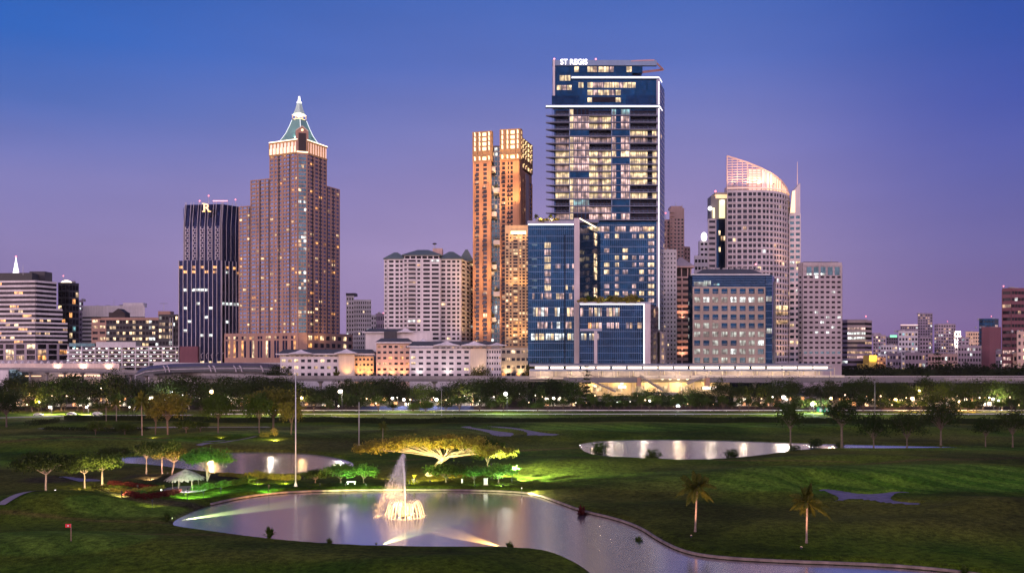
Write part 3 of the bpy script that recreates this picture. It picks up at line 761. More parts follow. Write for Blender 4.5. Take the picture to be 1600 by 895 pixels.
wing('low white hotel wing with three white gables, in front of the white grid block', 712, 620,
     [(640, 735, 544, 590, 620, 'white', 5, 8, .1, 'WwC'), (735, 760, 544, 590, 618, 'cream', 5, 0, 0, 'W'), (760, 783, 544, 590, 620, 'white', 5, 6, .1, 'w')],
     [(636, 785, 541, 533, 620)], [(698, 540, 532.5, 618, 9), (741, 540, 532.5, 616, 9), (776, 540, 535, 616, 7)])
wing('upper white hotel block with a long dark roof rising behind the low wings', 620, 662,
     [(571, 676, 520, 560, 662, 'white', 2, 0, .1, 'W'), (600, 620, 518, 524, 659, 'grey_dk', 1, 0, 0, 'w')], [(567, 634, 519, 513, 662)], [(634, 519, 512, 660, 6)])
# ---------------------------------------------- twin orange residential tower with golden crowns
def orange_tower():
    b = Bld('residential_tower', 'slim twin orange residential tower with glittering golden tops and hanging white sky gardens', 'tower', 785, 700)
    zc = PZ(252, 700)
    def body(pts, z0, z1, mat='orange', back=26, part='wall'):
        w, f = b.poly(pts, back); b.p(part).prism(f, z0, z1, M[mat]); return w
    wl_ = body([(739, 704), (768, 700)], 0, zc)
    body([(766, 716), (784, 716)], 0, PZ(228, 716), 'mauve', 12)
    wr_ = body([(781, 697), (812, 694), (831, 728)], 0, PZ(262, 694), back=20)
    body([(781, 697), (812, 694), (817, 702)], 0, zc, back=20)
    for (w, E, mo) in ((wl_, [(.16, .34), (.56, .76)], 0), (wr_[:2], [(.12, .27), (.40, .66)], 1)):
        nf = 50
        def cu(i, j, mo=mo):
            v = (i*29+j*13+mo*7) % 83
            return 'W' if v in (5, 33) else ('w' if v in (12, 60, 44) else None)
        b.facade(w[0], w[1], 10, zc-1, nf, 2, 'orange', hf=.72, sill=.14, dep=.5, lit=0, glass='g_dark', edges=E, custom=cu)
        d = Vector((w[1][0]-w[0][0], w[1][1]-w[0][1])); L = d.length; d.normalize(); n = Vector((d.y, -d.x))
        for i in range(2, nf-2):                                     # small dark balconies in staggered runs
            for j, e in enumerate(E):
                if ((i//3)+j) % 2: b.p('balcony').obox(w[0], d, n, e[0]*L-.4, e[0]*L+2.6, .4, 1.7, 10+i*(zc-11)/nf, 10+i*(zc-11)/nf+1.3, M['g_dark'])
        for u in (.02, .48, .90): b.p('wall').obox(w[0], d, n, u*L, u*L+1.1, .4, 1.0, 0, zc, M['orange'])
    # side face
    b.facade(wr_[1], wr_[2], 10, PZ(275, 694), 50, 4, 'orange', hf=.8, sill=.1, dep=.6, glass='g_black', lit=.05, pal='w', edges=[(.2, .27), (.34, .42), (.48, .66), (.78, .95)],
             custom=lambda i, j: 'skip' if j == 2 else None)
    A, C = wr_[1], wr_[2]; d = Vector((C[0]-A[0], C[1]-A[1])); L = d.length; d.normalize(); n = Vector((d.y, -d.x))
    b.p('white_panel').obox(A, d, n, L*.42, L*.68, .3, .7, 20, PZ(268, 700), M['mauve'])
    # recess with glass and sky gardens
    A, C = (PX(767, 714), 714), (PX(783, 714), 714)
    b.facade(A, C, 8, PZ(230, 714), 50, 3, 'metal', wf=.72, hf=.75, sill=.1, dep=.3, glass='g_teal', lit=.10, pal='WwC')
    for py, px in ((262, 768), (295, 776), (332, 770), (376, 776), (414, 770), (456, 776), (496, 769)):
        x = PX(px, 706); z = PZ(py, 706)
        b.p('sky_garden').box(x-2.6, x+3.2, 702, 711, z-3.6, z, M['white'])
        m = b.p('garden_plants#%d' % py)
        for q in range(14):
            a = b.rng.random()*6.28; r = b.rng.random()*2.4
            m.tube([(x+.3+r*math.cos(a)*.9, 704+r*math.sin(a), z), (x+.3+r*1.4*math.cos(a), 704+r*1.5*math.sin(a), z+1.2+b.rng.random()*2.2)], [.35, .12], M['leaf_olive'], 4)
    # golden crowns
    def crown(pts, y0, y1, cols, back):
        w, f = b.poly(pts, back); z0, z1 = PZ(y1, pts[0][1]), PZ(y0, pts[0][1])
        b.p('crown').prism(f, z0-.3, z1, M['crown_wall'])
        for s_ in range(len(w)-1):
            A, C = w[s_], w[s_+1]; d = Vector((C[0]-A[0], C[1]-A[1])); L = d.length; d.normalize(); n = Vector((d.y, -d.x))
            rows = 6; fh = (z1-z0)/rows
            for r in range(rows):
                b.p('crown').obox(A, d, n, 0, L, -.1, .7, z0+r*fh-.3, z0+r*fh+.4, M['crown_wall'])
                if r == 1: continue
                k = cols[s_]
                for j in range(k):
                    big = (j == k//2)
                    ww = L/k*(.8 if big else .3)
                    u = L*(j+.5)/k
                    b.win(A, d, n, u-ww/2, u+ww/2, .1, z0+(r+.2)*fh, z0+(r+.85)*fh, M['gold'] if (r+j) % 2 == 0 or big else M['gold_dim'])
                    if not big: b.p('crown_lamp').obox(A, d, n, u-.35, u+.35, .7, 1.2, z0+(r+.75)*fh, z0+(r+.95)*fh, M['gold'])
            b.p('crown').obox(A, d, n, 0, L, -.1, .7, z1-.3, z1+.6, M['crown_wall'])
            for j in range(cols[s_]+1): b.p('crown').obox(A, d, n, max(0, L*j/cols[s_]-.25), L*j/cols[s_]+.25, -.1, .75, z0, z1, M['crown_wall'])
    crown([(738.5, 704), (768, 700), (769, 704)], 208, 253, (4, 1), 18)
    crown([(781, 696), (813, 693), (815, 697)], 204, 250, (4, 1), 18)
    crown([(815, 701), (831, 728)], 216, 262, (4,), 14)
    # lower lit annex
    w, f = b.poly([(789, 676), (827, 676)], 16)
    zt = PZ(352, 676)
    b.p('annex').prism(f, 0, zt, M['orange_lt'])
    b.facade(w[0], w[1], PZ(541, 676), zt-6, 36, 6, 'orange_lt', dep=.5, hf=.6, sill=.2, glass='g_dark', lit=.32, pal='WYYwO', part='annex', edges=[(.04, .14), (.2, .27), (.34, .52), (.6, .66), (.72, .82), (.88, .97)])
    b.p('light_strip').box(PX(798, 675), PX(822, 675), 674.4, 675, zt-7, zt-4.6, M['gold'])
    b.p('podium').box(PX(783, 660), PX(829, 660), 660, 674, 0, PZ(543, 660), M['cream'])
    b.facade((PX(783, 660), 660), (PX(829, 660), 660), PZ(590, 660), PZ(543, 660), 4, 6, 'cream', wf=.7, hf=.4, dep=.4, lit=.35, pal='WwO', glass='g_dark', part='podium')
    b.finish()
M['gold_dim'] = glowmat('dim_gold_light', (1.0, .55, .2), .9)
M['crown_wall'] = wallmat('crown_stone', (.40, .24, .12))
M['leaf_olive'] = wallmat('roof_plant_green', (.09, .10, .03), .8)
orange_tower()

# ---------------------------------------------- the tall blue glass tower
def blue_tower():
    Y = 665
    b = Bld('glass_tower', 'tallest building, blue glass tower with glowing white ledges, lit balconies and a rooftop name sign', 'tower', 930, Y)
    def X(px, y=Y): return PX(px, y)
    def Z(py, y=Y): return PZ(py, y)
    g = b.p('glass_wall')
    # main shaft
    shaft = [(X(866), Y), (X(1027), Y), (X(1038, Y+30), Y+30), (X(1038, Y+30)-6, Y+44), (X(866), Y+44)]
    g.prism(shaft, 0, Z(122), M['g_blue'])
    g.prism([(X(866), Y+.5), (X(988), Y+.5), (X(988), Y+34), (X(866), Y+34)], Z(122)-.1, Z(97), M['g_blue'])
    def line(px0, px1, py, Yf, th=.35, dp=.5, mat='blue_metal', part='floor_line'):
        b.p(part).box(PX(px0, Yf), PX(px1, Yf), Yf-dp, Yf+.1, PZ(py, Yf)-th/2, PZ(py, Yf)+th/2, M[mat])
    # head: sign band, window bands
    b.p('sign_band').box(X(863), X(1026), Y-.6, Y+2, Z(103), Z(94.5), M['blue_metal'])
    b.p('roof_frame').box(X(929), X(1024), Y-.3, Y+1.0, Z(97.5), Z(94.6), M['blue_metal'])
    b.p('edge_fin').box(X(864), X(867), Y-1.2, Y+6, Z(168), Z(94), M['fin'])
    # canted open frame at the roof's right end
    fr = [(X(986), Y, Z(96)), (X(1022), Y, Z(95)), (X(1036, Y+14), Y+14, Z(109, Y+14)), (X(1004, Y+8), Y+8, Z(113, Y+8))]
    for i in range(3):
        b.p('roof_frame').tube([fr[i], fr[i+1]], .9, M['frame_pink'], 4)
    b.p('roof_frame').tube([fr[3], (X(986), Y, Z(100))], .7, M['frame_pink'], 4)
    for (z0, z1, x0, x1) in ((114, 104, 866, 1004),):
        g.box(X(x0), X(x1), Y+.2, Y+30, Z(z0), Z(z1), M['g_blue'])
    zr = lambda a: Z(a)
    def panes(lst, y0, y1, Yf=Y, mats=None, w=None):
        for k, t in enumerate(lst):
            if len(t) == 3: p0, p1, mt = t
            else: (p0, p1), mt = t, 'Y'
            b.win((PX(p0, Yf), Yf), (1, 0), (0, -1), 0, PX(p1, Yf)-PX(p0, Yf), .04, PZ(y1, Yf), PZ(y0, Yf), M[mt], .05)
    panes([(897.5, 904.5), (918, 926), (927, 933, 'w'), (935, 942), (943, 951), (952, 959, 'P'), (979, 987)], 104.5, 113)
    panes([(874.5, 881.5), (882.5, 891)], 118, 126.5)
    panes([(870, 877), (878, 885, 'P'), (886, 893)], 133.5, 141)
    panes([(904, 911.5), (918, 926), (927, 934, 'P'), (935, 943, 'P'), (944, 952), (953, 960), (961, 967), (968, 973, 'P'), (974, 980), (981, 986), (987, 993)], 129, 137.5)
    panes([(918, 926), (927, 934, 'P'), (935, 943, 'Y'), (944, 952), (953, 960, 'P'), (962, 970)], 141, 149)
    panes([(918, 925), (962, 970)], 153, 160)
    panes([(1008, 1016)], 151, 159)
    # light ledges
    def ledge(px0, px1, py, over, right_turn=None):
        z = Z(py)
        b.p('ledge').box(X(px0)-.3, X(px1)+over, Y-over, Y+.2, z-.6, z+1.5, M['blue_metal'])
        b.p('light_strip').box(X(px0), X(px1)+over-.2, Y-over-.35, Y-over, z-.1, z+.65, M['strip'])
        if right_turn:
            b.p('light_strip').obox((X(px1)+over, Y-over), right_turn, (right_turn[1], -right_turn[0]), 0, 12, 0, .35, z-.1, z+.65, M['strip'])
    rt = Vector((X(1038, Y+30)-X(1027), 30)).normalized()
    ledge(893, 1026, 123, 1.5, rt)
    ledge(853, 1024, 168.5, 2.6, rt)
    b.p('glass_wall').box(X(862), X(905), Y-2.0, Y+1, Z(167), Z(151), M['g_blue_dk'])
    b.p('glass_wall').box(X(979), X(1024), Y-1.6, Y+1, Z(167), Z(150), M['g_blue_dk'])
    b.p('recess').box(X(926), X(962), Y-.3, Y+.1, Z(160), Z(152), M['g_black'])
    # vertical light line on the right corner
    b.p('light_strip').box(X(1028.3), X(1030), Y-1.0, Y-.2, Z(515), Z(128), M['strip_dim'])
    b.p('corner_pier').box(X(1025.5), X(1030.8), Y-.8, Y+1.5, 0, Z(122), M['fin_blue'])
    # right flank
    A, C = (X(1030), Y+1), (X(1038, Y+30), Y+30)
    b.facade(A, C, 10, Z(127), 56, 4, 'fin_blue', wf=.85, hf=.72, sill=.1, dep=.2, glass='g_blue_dk', lit=.03, pal='w')
    # ------- balcony floors
    zt, zb = Z(172), Z(345); NF = 16; fh = (zt-zb)/NF
    bays = [(853, 889.5), (889.5, 920), (920, 955), (955, 983), (983, 1026)]
    rows = ['dddtd', 'dPYPd', 'dPYPd', 'dbdbY', 'pPpPp', 'pPdPd', 'YPYwY', 'YPYbY', 'pPYPY', 'YbYPY', 'YPYPY', 'pPYPd', 'YPYPY', 'dtdbd', 'dpPbd', 'pdPPd']
    mm = {'d': 'g_black', 'b': 'g_blue', 't': 'T', 'P': 'P', 'p': 'p2', 'Y': 'Y', 'w': 'W'}
    for r, row in enumerate(rows):
        z0 = zt-(r+1)*fh
        b.p('floor_slab').box(X(866), X(1026), Y-4.6, Y+.2, z0-.35, z0+.35, M['slab'])
        b.p('floor_slab').prism([(X(852.5), Y-3.8), (X(866), Y-4.6), (X(866), Y+3.0), (X(853.5), Y-2.0)], z0-.35, z0+.35, M['slab'])
        b.p('floor_slab').prism([(X(1026), Y-4.6), (X(1028), Y), (X(1028), Y)], z0-.35, z0+.35, M['slab'])
        for k, (a, c) in enumerate(bays):
            mt = mm[row[k]]
            gl = k in (1, 3)
            Yf = Y-3.6 if gl else Y
            if gl:
                g.box(X(a), X(c), Yf, Y+.1, z0+.36, z0+fh-.36, M['g_blue'])
                n = 5 if k == 1 else 4
                if row[k] != 'b':
                    for j in range(n):
                        if k == 3 and j == 1: continue
                        b.win((X(a), Yf), (1, 0), (0, -1), (X(c)-X(a))*(j+.06)/n, (X(c)-X(a))*(j+.94)/n, .04, z0+.5, z0+fh-.6, M[('Y' if (j == 0 and k == 1) else mt)], .05)
            else:
                xa = 868 if k == 0 else a
                n = 6 if k == 4 else 5
                for j in range(n):
                    m2 = mt
                    if k == 4 and j == 4: m2 = 'g_black'
                    if k == 2 and j == 2: m2 = 'p2' if mt != 'g_black' else mt
                    b.win((X(xa), Yf), (1, 0), (0, -1), (X(c)-X(xa))*(j+.03)/n, (X(c)-X(xa))*(j+.97)/n, .03, z0+.5, z0+fh-.5, M[m2], .05)
                # glass balustrade and rail
                b.p('balcony_rail#%d_%d' % (r, k)).box(X(a), X(c), Y-4.5, Y-4.42, z0+1.25, z0+1.4, M['blue_metal'])
                for j in range(7): 
                    xx = X(a)+(X(c)-X(a))*j/6; b.p('balcony_rail#%d_%d' % (r, k)).box(xx-.06, xx+.06, Y-4.5, Y-4.42, z0+.35, z0+1.3, M['blue_metal'])
        for px in (889.5, 955, 983): b.p('partition').box(X(px)-.25, X(px)+.25, Y-3.8, Y, z0+.35, z0+fh-.35, M['blue_metal'])
    b.p('recess').box(X(866), X(1026), Y-.01, Y+.2, zb, zt, M['g_blue_dk'])
    # ------- hotel floors below
    z1 = Z(347); fhh = 11.15
    for k in range(13): line(898, 1026, 352+k*fhh, Y, .4, .35)
    for j in range(40):
        xx = X(898)+(X(1026)-X(898))*j/40; b.p('mullion').box(xx-.05, xx+.05, Y-.12, Y, 20, Z(350), M['blue_metal'])
    colp = [(920.5, 926), (931.5, 937.5), (944, 952), (961, 967), (973, 981), (987.5, 994), (999, 1006), (1012.5, 1022)]
    on = ['01000001', '01010011', '11110111', '01110111', '11101011', '11101001', '11110101', '11110111', '11111011', '11111101', '11011111', '11111111']
    pm = ['W', 'P', 'p3', 'P', 'W', 'P', 'p3', 'Y']
    for r in range(11):
        for k, (a, c) in enumerate(colp):
            if on[(r*5+2) % 12][k] == '1' or k in (1, 7):
                b.win((X(a), Y), (1, 0), (0, -1), 0, X(c)-X(a), .05, Z(352+(r+1)*fhh)+1.0, Z(352+r*fhh)-1.3, M['Y' if k == 1 else pm[(k+r) % 8]], .05)
    for (a, c, q) in ((905, 912, 'P'), (918, 934, 'Y'), (936, 952, 'P'), (962, 978, 'P'), (984, 1000, 'P'), (1004, 1022, 'w')):
        b.win((X(a), Y), (1, 0), (0, -1), 0, X(c)-X(a), .05, Z(362), Z(354), M[q], .05)
    b.p('setback_terrace').box(X(898), X(934), Y-8, Y, Z(350), Z(347), M['slab'])

    # ------- left block, nearer
    Yl = 614
    lb = [(X(825, Yl), Yl), (X(905, Yl), Yl), (X(938, Y), Y), (X(850), Y)]
    g.prism(lb, 0, PZ(350, Yl), M['g_blue'])
    L_ = b.p('left_block_wall')
    L_.box(PX(897, Yl), PX(905.5, Yl), Yl-.8, Yl+1.4, 0, PZ(341, Yl), M['pier'])
    L_.box(PX(824, Yl), PX(898, Yl), Yl-.7, Yl+2, PZ(350, Yl), PZ(345, Yl), M['fin_blue'])
    b.p('light_strip').box(PX(825, Yl), PX(896, Yl), Yl-1.1, Yl-.7, PZ(352.0, Yl), PZ(350.2, Yl), M['strip'])
    for k in range(19): line(825, 896.5, 358+k*11.1, Yl, .28, .18)
    for j in range(24):
        xx = PX(825+72*j/24, Yl); b.p('mullion#l').box(xx-.05, xx+.05, Yl-.08, Yl, 20, PZ(354, Yl), M['blue_metal'])
    b.p('seam').box(PX(881.8, Yl), PX(883.3, Yl), Yl-.25, Yl, 16, PZ(367, Yl), M['g_black'])
    for r in range(8):
        y = 379+r*11.1
        panes([(851, 855.5, 'Y' if r in (0, 2, 3, 6) else 'P'), (856, 860.5, 'Y' if r in (0, 2, 3, 6) else 'p3')], y, y+8.5, Yl)
        if r == 3: panes([(868, 876, 'p3'), (884, 889, 'p3'), (894, 896.5, 'P')], y, y+7, Yl)
        if r == 6: panes([(884, 887, 'Y'), (894, 896.5, 'P')], y, y+7, Yl)
        if r in (0, 2, 3, 5, 6): panes([(831, 839, 'g_teal')], y+2, y+5, Yl)
    panes([(832, 835, 'P'), (845, 848, 'P'), (854, 862, 'P'), (869, 874, 'Y'), (875, 881, 'P'), (889, 894, 'P')], 458, 467, Yl)
    panes([(833, 836, 'C'), (837, 840, 'W'), (841, 845, 'P'), (846, 850, 'C'), (851, 856, 'P'), (867, 870, 'Y'), (871, 874, 'C'), (886, 890, 'Y'), (891, 896, 'P')], 480, 494, Yl)
    panes([(840, 844, 'P'), (845, 849, 'p3'), (851, 855, 'P'), (861, 863, 'P'), (870, 875, 'C'), (884, 889, 'P'), (890, 893, 'w')], 503, 513, Yl)
    panes([(830, 836, 'C'), (837, 840, 'W'), (842, 850, 'Y'), (853, 860, 'C'), (861, 865, 'Y'), (867, 873, 'C'), (874, 877, 'C'), (879, 881, 'C'), (887, 892, 'Y'), (893, 896.5, 'C')], 521, 531, Yl)
    # receding flank of the left block
    A, C = (PX(905.5, Yl), Yl+1), (X(938), Y)
    b.facade(A, C, PZ(475, Yl), PZ(350, Yl)-.4, 11, 6, 'g_blue_dk', wf=.9, hf=.8, sill=.05, dep=.12, glass='g_blue_dk', lit=.0, custom=lambda i, j: ('W' if j == 4 and (i*3) % 5 < 4 else ('w' if j == 1 and i % 3 == 0 else None)))
    # stair-step lit garden edge
    b.p('garden_light').tube([(PX(906, Yl), Yl+1, PZ(341, Yl)), (X(930), Y-6, Z(357))], .5, M['strip_w'], 4)

    # ------- podium right, nearest
    Yp = 602
    pd = [(PX(905, Yp), Yp), (PX(1016, Yp), Yp), (PX(1029, Yp+40), Yp+40), (PX(905, Yp+40), Yp+40)]
    zp = PZ(474, Yp)
    g.prism(pd, 0, zp-.3, M['g_blue_dk'])
    p_ = b.p('podium_frame')
    p_.box(PX(905, Yp), PX(1016, Yp), Yp-1.2, Yp+.5, zp-.4, zp+.9, M['fin_blue'])
    p_.box(PX(1007, Yp), PX(1016, Yp), Yp-1.2, Yp+.6, 0, zp-.4, M['pier'])
    b.p('light_strip').box(PX(906, Yp), PX(1006.6, Yp), Yp-1.6, Yp-1.2, zp-.9, zp-.2, M['strip'])
    b.p('light_strip').box(PX(1005.0, Yp), PX(1006.6, Yp), Yp-1.61, Yp-1.19, 14, zp-1.2, M['strip'])
    for k in range(9): line(906, 1004, 484+k*11.2, Yp, .22, .15)
    for j in range(30):
        xx = PX(906+98*j/30, Yp); b.p('mullion#p').box(xx-.05, xx+.05, Yp-.08, Yp, 14, zp-1, M['blue_metal'])
    panes([(907, 911, 'P'), (920, 923, 'w'), (924, 926, 'P'), (929, 933, 'Y'), (934, 937, 'C'), (938, 940, 'P'), (948, 951, 'P'), (952, 956, 'Y'), (957, 961, 'P'), (962, 965, 'C'), (966, 968, 'w')], 481, 494, Yp)
    panes([(919, 924, 'O'), (925, 930, 'p3'), (931, 935, 'w'), (936, 940, 'P'), (948, 953, 'p3'), (954, 959, 'P'), (962, 967, 'P'), (978, 982, 'p3'), (984, 988, 'w'), (996, 1003, 'w')], 504, 513, Yp)
    panes([(908, 912, 'C'), (913, 916, 'Y'), (921, 924, 'C'), (925, 928, 'W'), (933, 936, 'p3')], 521, 531, Yp)
    p_.box(PX(928, Yp), PX(933, Yp), Yp-1.1, Yp+.2, 0, PZ(514, Yp), M['pier'])
    p_.box(PX(906, Yp), PX(940, Yp), Yp-1.6, Yp-.01, PZ(517, Yp), PZ(513.5, Yp), M['fin_blue'])
    # flank of podium
    b.facade((PX(1016.2, Yp), Yp+.6), (PX(1029, Yp+40), Yp+40), 10, zp-2, 8, 5, 'g_blue_dk', wf=.9, hf=.85, sill=.05, dep=.1, glass='g_navy', lit=.03, pal='w')
    b.p('brick_pier').box(PX(1031, 642), PX(1040, 642), 642, 652, 0, PZ(518, 642), M['mauve'])
    b.facade((PX(1031, 642), 642), (PX(1040, 642), 642), PZ(575, 642), PZ(520, 642), 5, 1, 'mauve', wf=.35, hf=.6, dep=.2, lit=1, pal='ww', glass='w', part='brick_pier')
    # scattered reflections stay to the glass; rooftop name sign
    me = text_mesh('ST REGIS', 5.6, .25, .07); me.materials.append(M['strip'])
    o = bpy.data.objects.new('sign_lettering', me); COL.objects.link(o); o.parent = b.root
    o.location = Vector((X(896.5), Y-1.0, Z(101.6))) - b.root.location; o.rotation_euler = (R(90), 0, 0)
    wx = max(v.co.x for v in me.vertices)-min(v.co.x for v in me.vertices); o.scale = ((X(917.5)-X(875.5))/wx, 1, 1)
    b.p('beacon').ball((X(866), Y, Z(92.5)), .7, M['red_l'], 6, 4); b.p('beacon').ball((X(931), Y, Z(92.8)), .7, M['red_l'], 6, 4)
    b.finish(top=100)
    # planted terraces
    return zp, Yp, Yl
for k_, v_ in (('blue_metal', (.13, .20, .34)), ('slab', (.10, .11, .19)), ('fin_blue', (.26, .26, .36)), ('pier', (.45, .38, .42)), ('frame_pink', (.6, .34, .34))):
    M[k_] = wallmat(k_, v_, .45)
M['p2'] = litmat('lit_dim_pink_room', (1.0, .6, .5), .38, dark=.1); M['p3'] = litmat('lit_faint_room', (.9, .6, .65), .5, dark=.15)
M['strip_dim'] = glowmat('soft_white_line', (.9, 1.0, .95), .95)
ZP, YP, YL = blue_tower()

# ---------------------------------------------- buildings right of the glass tower
def pink_tower():
    b = Bld('apartment_building', 'pink stepped apartment tower rising behind the right edge of the tall blue glass tower', 'apartment building', 1055, 800)
    for (pts, yt, nf, k) in (([(1030, 800), (1047, 800)], 343, 38, 3), ([(1046, 797), (1069, 797)], 325, 42, 4), ([(1069, 803), (1078, 806)], 385, 30, 2)):
        w, f = b.poly(pts, 20); zt = PZ(yt, pts[0][1])
        b.p('wall').prism(f, 0, zt, M['pink']); b.facade(w[0], w[1], 20, zt-(9 if yt == 325 else 1), nf, k, 'pink', wf=.55, hf=.5, dep=.5, lit=.04, pal='wW')
        for i in range(8, nf): b.p('balcony').box(w[0][0]+.5, w[0][0]+(w[1][0]-w[0][0])*.35, w[0][1]-1.6, w[0][1]-.4, 20+i*(zt-21)/nf, 20+i*(zt-21)/nf+.9, M['pink'])
    b.p('crown').box(PX(1048, 799), PX(1066, 799), 799, 812, PZ(326, 799), PZ(322, 799), M['pink'])
    antenna(b, 1040, 345, 333); antenna(b, 1056, 324, 317, beacon=False); antenna(b, 1066, 324, 319, beacon=False)
    b.finish()
pink_tower()
tower('apartment_building', 'thin white slab block with a dark glass top squeezed against the blue glass tower', 'apartment building', [(1036, 690), (1057, 690)], 392, 'white', 32, [4], wf=.4, hf=.42, dep=.3, lit=.01, glass='g_dark')
def pink_slab():
    b = Bld('apartment_building', 'salmon balcony block under a small pyramid roof, left of the broad grey stone office', 'apartment building', 1066, 720)
    w, f = b.poly([(1054, 720), (1077, 720)], 20); zt = PZ(432, 720)
    b.p('wall').prism(f, 0, zt, M['pink'])
    b.facade(w[0], w[1], PZ(570, 720), zt, 15, 2, 'pink', wf=.82, hf=.5, dep=.9, lit=.05, pal='WO', glass='brown_dark')
    for i in range(15):
        for j in range(3): b.p('balcony').box(w[0][0]+1+j*4, w[0][0]+3.6+j*4, 717.6, 719.1, PZ(570, 720)+i*(zt-PZ(570, 720))/15, PZ(570, 720)+i*(zt-PZ(570, 720))/15+1.0, M['pink'])
    X0, X1 = PX(1053, 719), PX(1085, 719); z0 = PZ(418, 719)
    b.p('roof_terrace').box(X0+1, X1-2.5, 724, 734, zt-.2, z0, M['brown_dark'])
    for x in (X0+1, X0+6, X0+11, X1-3): b.p('post').box(x, x+.8, 720, 721, zt-.2, z0, M['pink'])
    b.p('roof').prism([(X0, 718), (X1, 718), (X1, 740), (X0, 740)], z0, z0+1.2, M['pink'])
    b.p('roof').prism([(X0, 718), (X1, 718), (X1, 740), (X0, 740)], z0+1.2, PZ(402, 725), M['mauve'], top=[(X0+6, 727, PZ(402, 725)), (X0+8, 727, PZ(402, 725)), (X0+8, 730, PZ(402, 725)), (X0+6, 730, PZ(402, 725))])
    b.finish()
pink_slab()
b, w, f, zt = tower('office_building', 'small white block topped by a bright floodlight, left of the curved white tower', 'building', [(1085, 900), (1106, 900)], 401, 'white', 18, [4], wf=.7, hf=.42, dep=.3, lit=.02, finish=False)
b.p('upper_block').box(PX(1094, 905), PX(1106, 905), 905, 915, zt-.2, PZ(376, 905), M['white'])
b.facade((PX(1094, 905), 905), (PX(1106, 905), 905), zt, PZ(377, 905), 3, 2, 'white', wf=.7, hf=.45, dep=.2, lit=.0, part='upper_block')
b.p('floodlight').ball((PX(1100, 904), 904, PZ(370, 904)), 3.2, M['strip'], 8, 6, 1.5)
b.finish()

def office_block():
    Y = 620
    b = Bld('office_building', 'broad grey stone office with square windows, blue glass top floor and right corner', 'office building', 1143, Y)
    zt = PZ(430, Y)
    b.p('glass_wall').prism([(PX(1075, Y+6), Y+6), (PX(1082, Y), Y), (PX(1195, Y), Y), (PX(1196, Y), Y-.8), (PX(1206, Y), Y-.8), (PX(1210, Y+14), Y+14), (PX(1206, Y+26), Y+26), (PX(1075, Y+26), Y+26)], 0, zt, M['g_blue_dk'])
    A, C = (PX(1082, Y), Y), (PX(1195.5, Y), Y)
    z0, z1 = PZ(569, Y), PZ(448, Y)
    pat = ['dtwtwwwt', 'wtttCwTt', 'dtTddwww', 'TwTCwtww', 'TTTddddd', 'dddddddd', 'dddddddd', 'TCTTCCCT', 'dddddddd']
    pat = pat[:9]
    mp_ = {'d': 'g_blue', 't': 'g_teal', 'w': 'C_dim', 'T': 'C_dim', 'C': 'C'}
    rows = ['tttwttww', 'wwwwCwwt', 'ddTddwTC', 'TTTTTTTT', 'TTTddddd', 'dddddddd', 'dddddddd', 'TCTTCCCT', 'dddddddd']
    b.facade(A, C, z0, z1, 9, 8, 'tan', wf=.66, hf=.58, sill=.2, dep=.8, glass='g_blue', lit=0, custom=lambda i, j: mp_[rows[i][j]])
    d, n = (1, 0), (0, -1)
    for j in range(8):                                             # transoms
        for i in range(9):
            u = (C[0]-A[0])*(j+.17)/8; fh = (z1-z0)/9
            b.p('transom').obox(A, d, n, u, u+(C[0]-A[0])*.66/8, .1, .25, z0+i*fh+fh*.36, z0+i*fh+fh*.40, M['tan'])
            b.p('sill').obox(A, d, n, u-.3, u+(C[0]-A[0])*.66/8+.3, .78, 1.1, z0+i*fh+fh*.14, z0+i*fh+fh*.2, M['tan'])
    for k in range(6): b.p('floor_line').box(PX(1082, Y), PX(1206, Y), Y-.95, Y-.0, z1+k*(zt-z1)/5-.1, z1+k*(zt-z1)/5+.1, M['blue_metal'])
    b.win((PX(1084, Y), Y), d, n, 0, 10, .05, PZ(447, Y), PZ(440, Y), M['C_dim']); b.win((PX(1104, Y), Y), d, n, -2, 3, .05, PZ(446, Y), PZ(439, Y), M['C_dim']); b.win((PX(1115, Y), Y), d, n, 0, 4, .05, PZ(446, Y), PZ(443, Y), M['T'])
    for k in (1, 5): b.win((PX(1196, Y), Y-.8), d, n, .3, 4.2, .05, PZ(471+k*0+(k-1)*12.5, Y), PZ(463+(k-1)*12.5, Y), M['C_dim'])
    for k in range(12): b.p('floor_line').box(PX(1195.7, Y), PX(1206, Y), Y-.95, Y-.8, PZ(560-k*10.6, Y)-.1, PZ(560-k*10.6, Y)+.1, M['blue_metal'])
    for k in range(5): b.win((PX(1076.2, Y+4), Y+5), d, n, 0, 2.2, .2, PZ(476+k*13, Y), PZ(470+k*13, Y), M['C_dim'])
    # sloping roof and parapet
    X0, X1 = PX(1083, Y+1), PX(1200, Y+1)
    b.p('roof').prism([(X0, Y+1), (X1, Y+1), (X1, Y+24), (X0, Y+24)], zt, PZ(421, Y+10), M['slate'], top=[(X0+9, Y+9, PZ(421, Y+10)), (X1-9, Y+9, PZ(421, Y+10)), (X1-9, Y+18, PZ(421, Y+10)), (X0+9, Y+18, PZ(421, Y+10))])
    b.p('parapet').box(PX(1079, Y), PX(1202, Y), Y-1.2, Y+1, zt-.1, zt+.9, M['metal'])
    for j in range(9): b.p('roof_house').box(PX(1098+j*10.5, Y+12), PX(1104+j*10.5, Y+12), Y+12, Y+15, PZ(421, Y+10)-.3, PZ(418.5, Y+12), M['grey'])
    b.p('side_wall').box(PX(1206.5, Y+14), PX(1212, Y+14), Y+14, Y+32, 0, PZ(440, Y+14), M['grey'])
    antenna(b, 1181, 420, 413, dy=10)
    b.finish()
M['C_dim'] = litmat('lit_office_dim', (.72, .80, .70), .55, dark=.3)
M['g_pair'] = M['g_teal']
office_block()

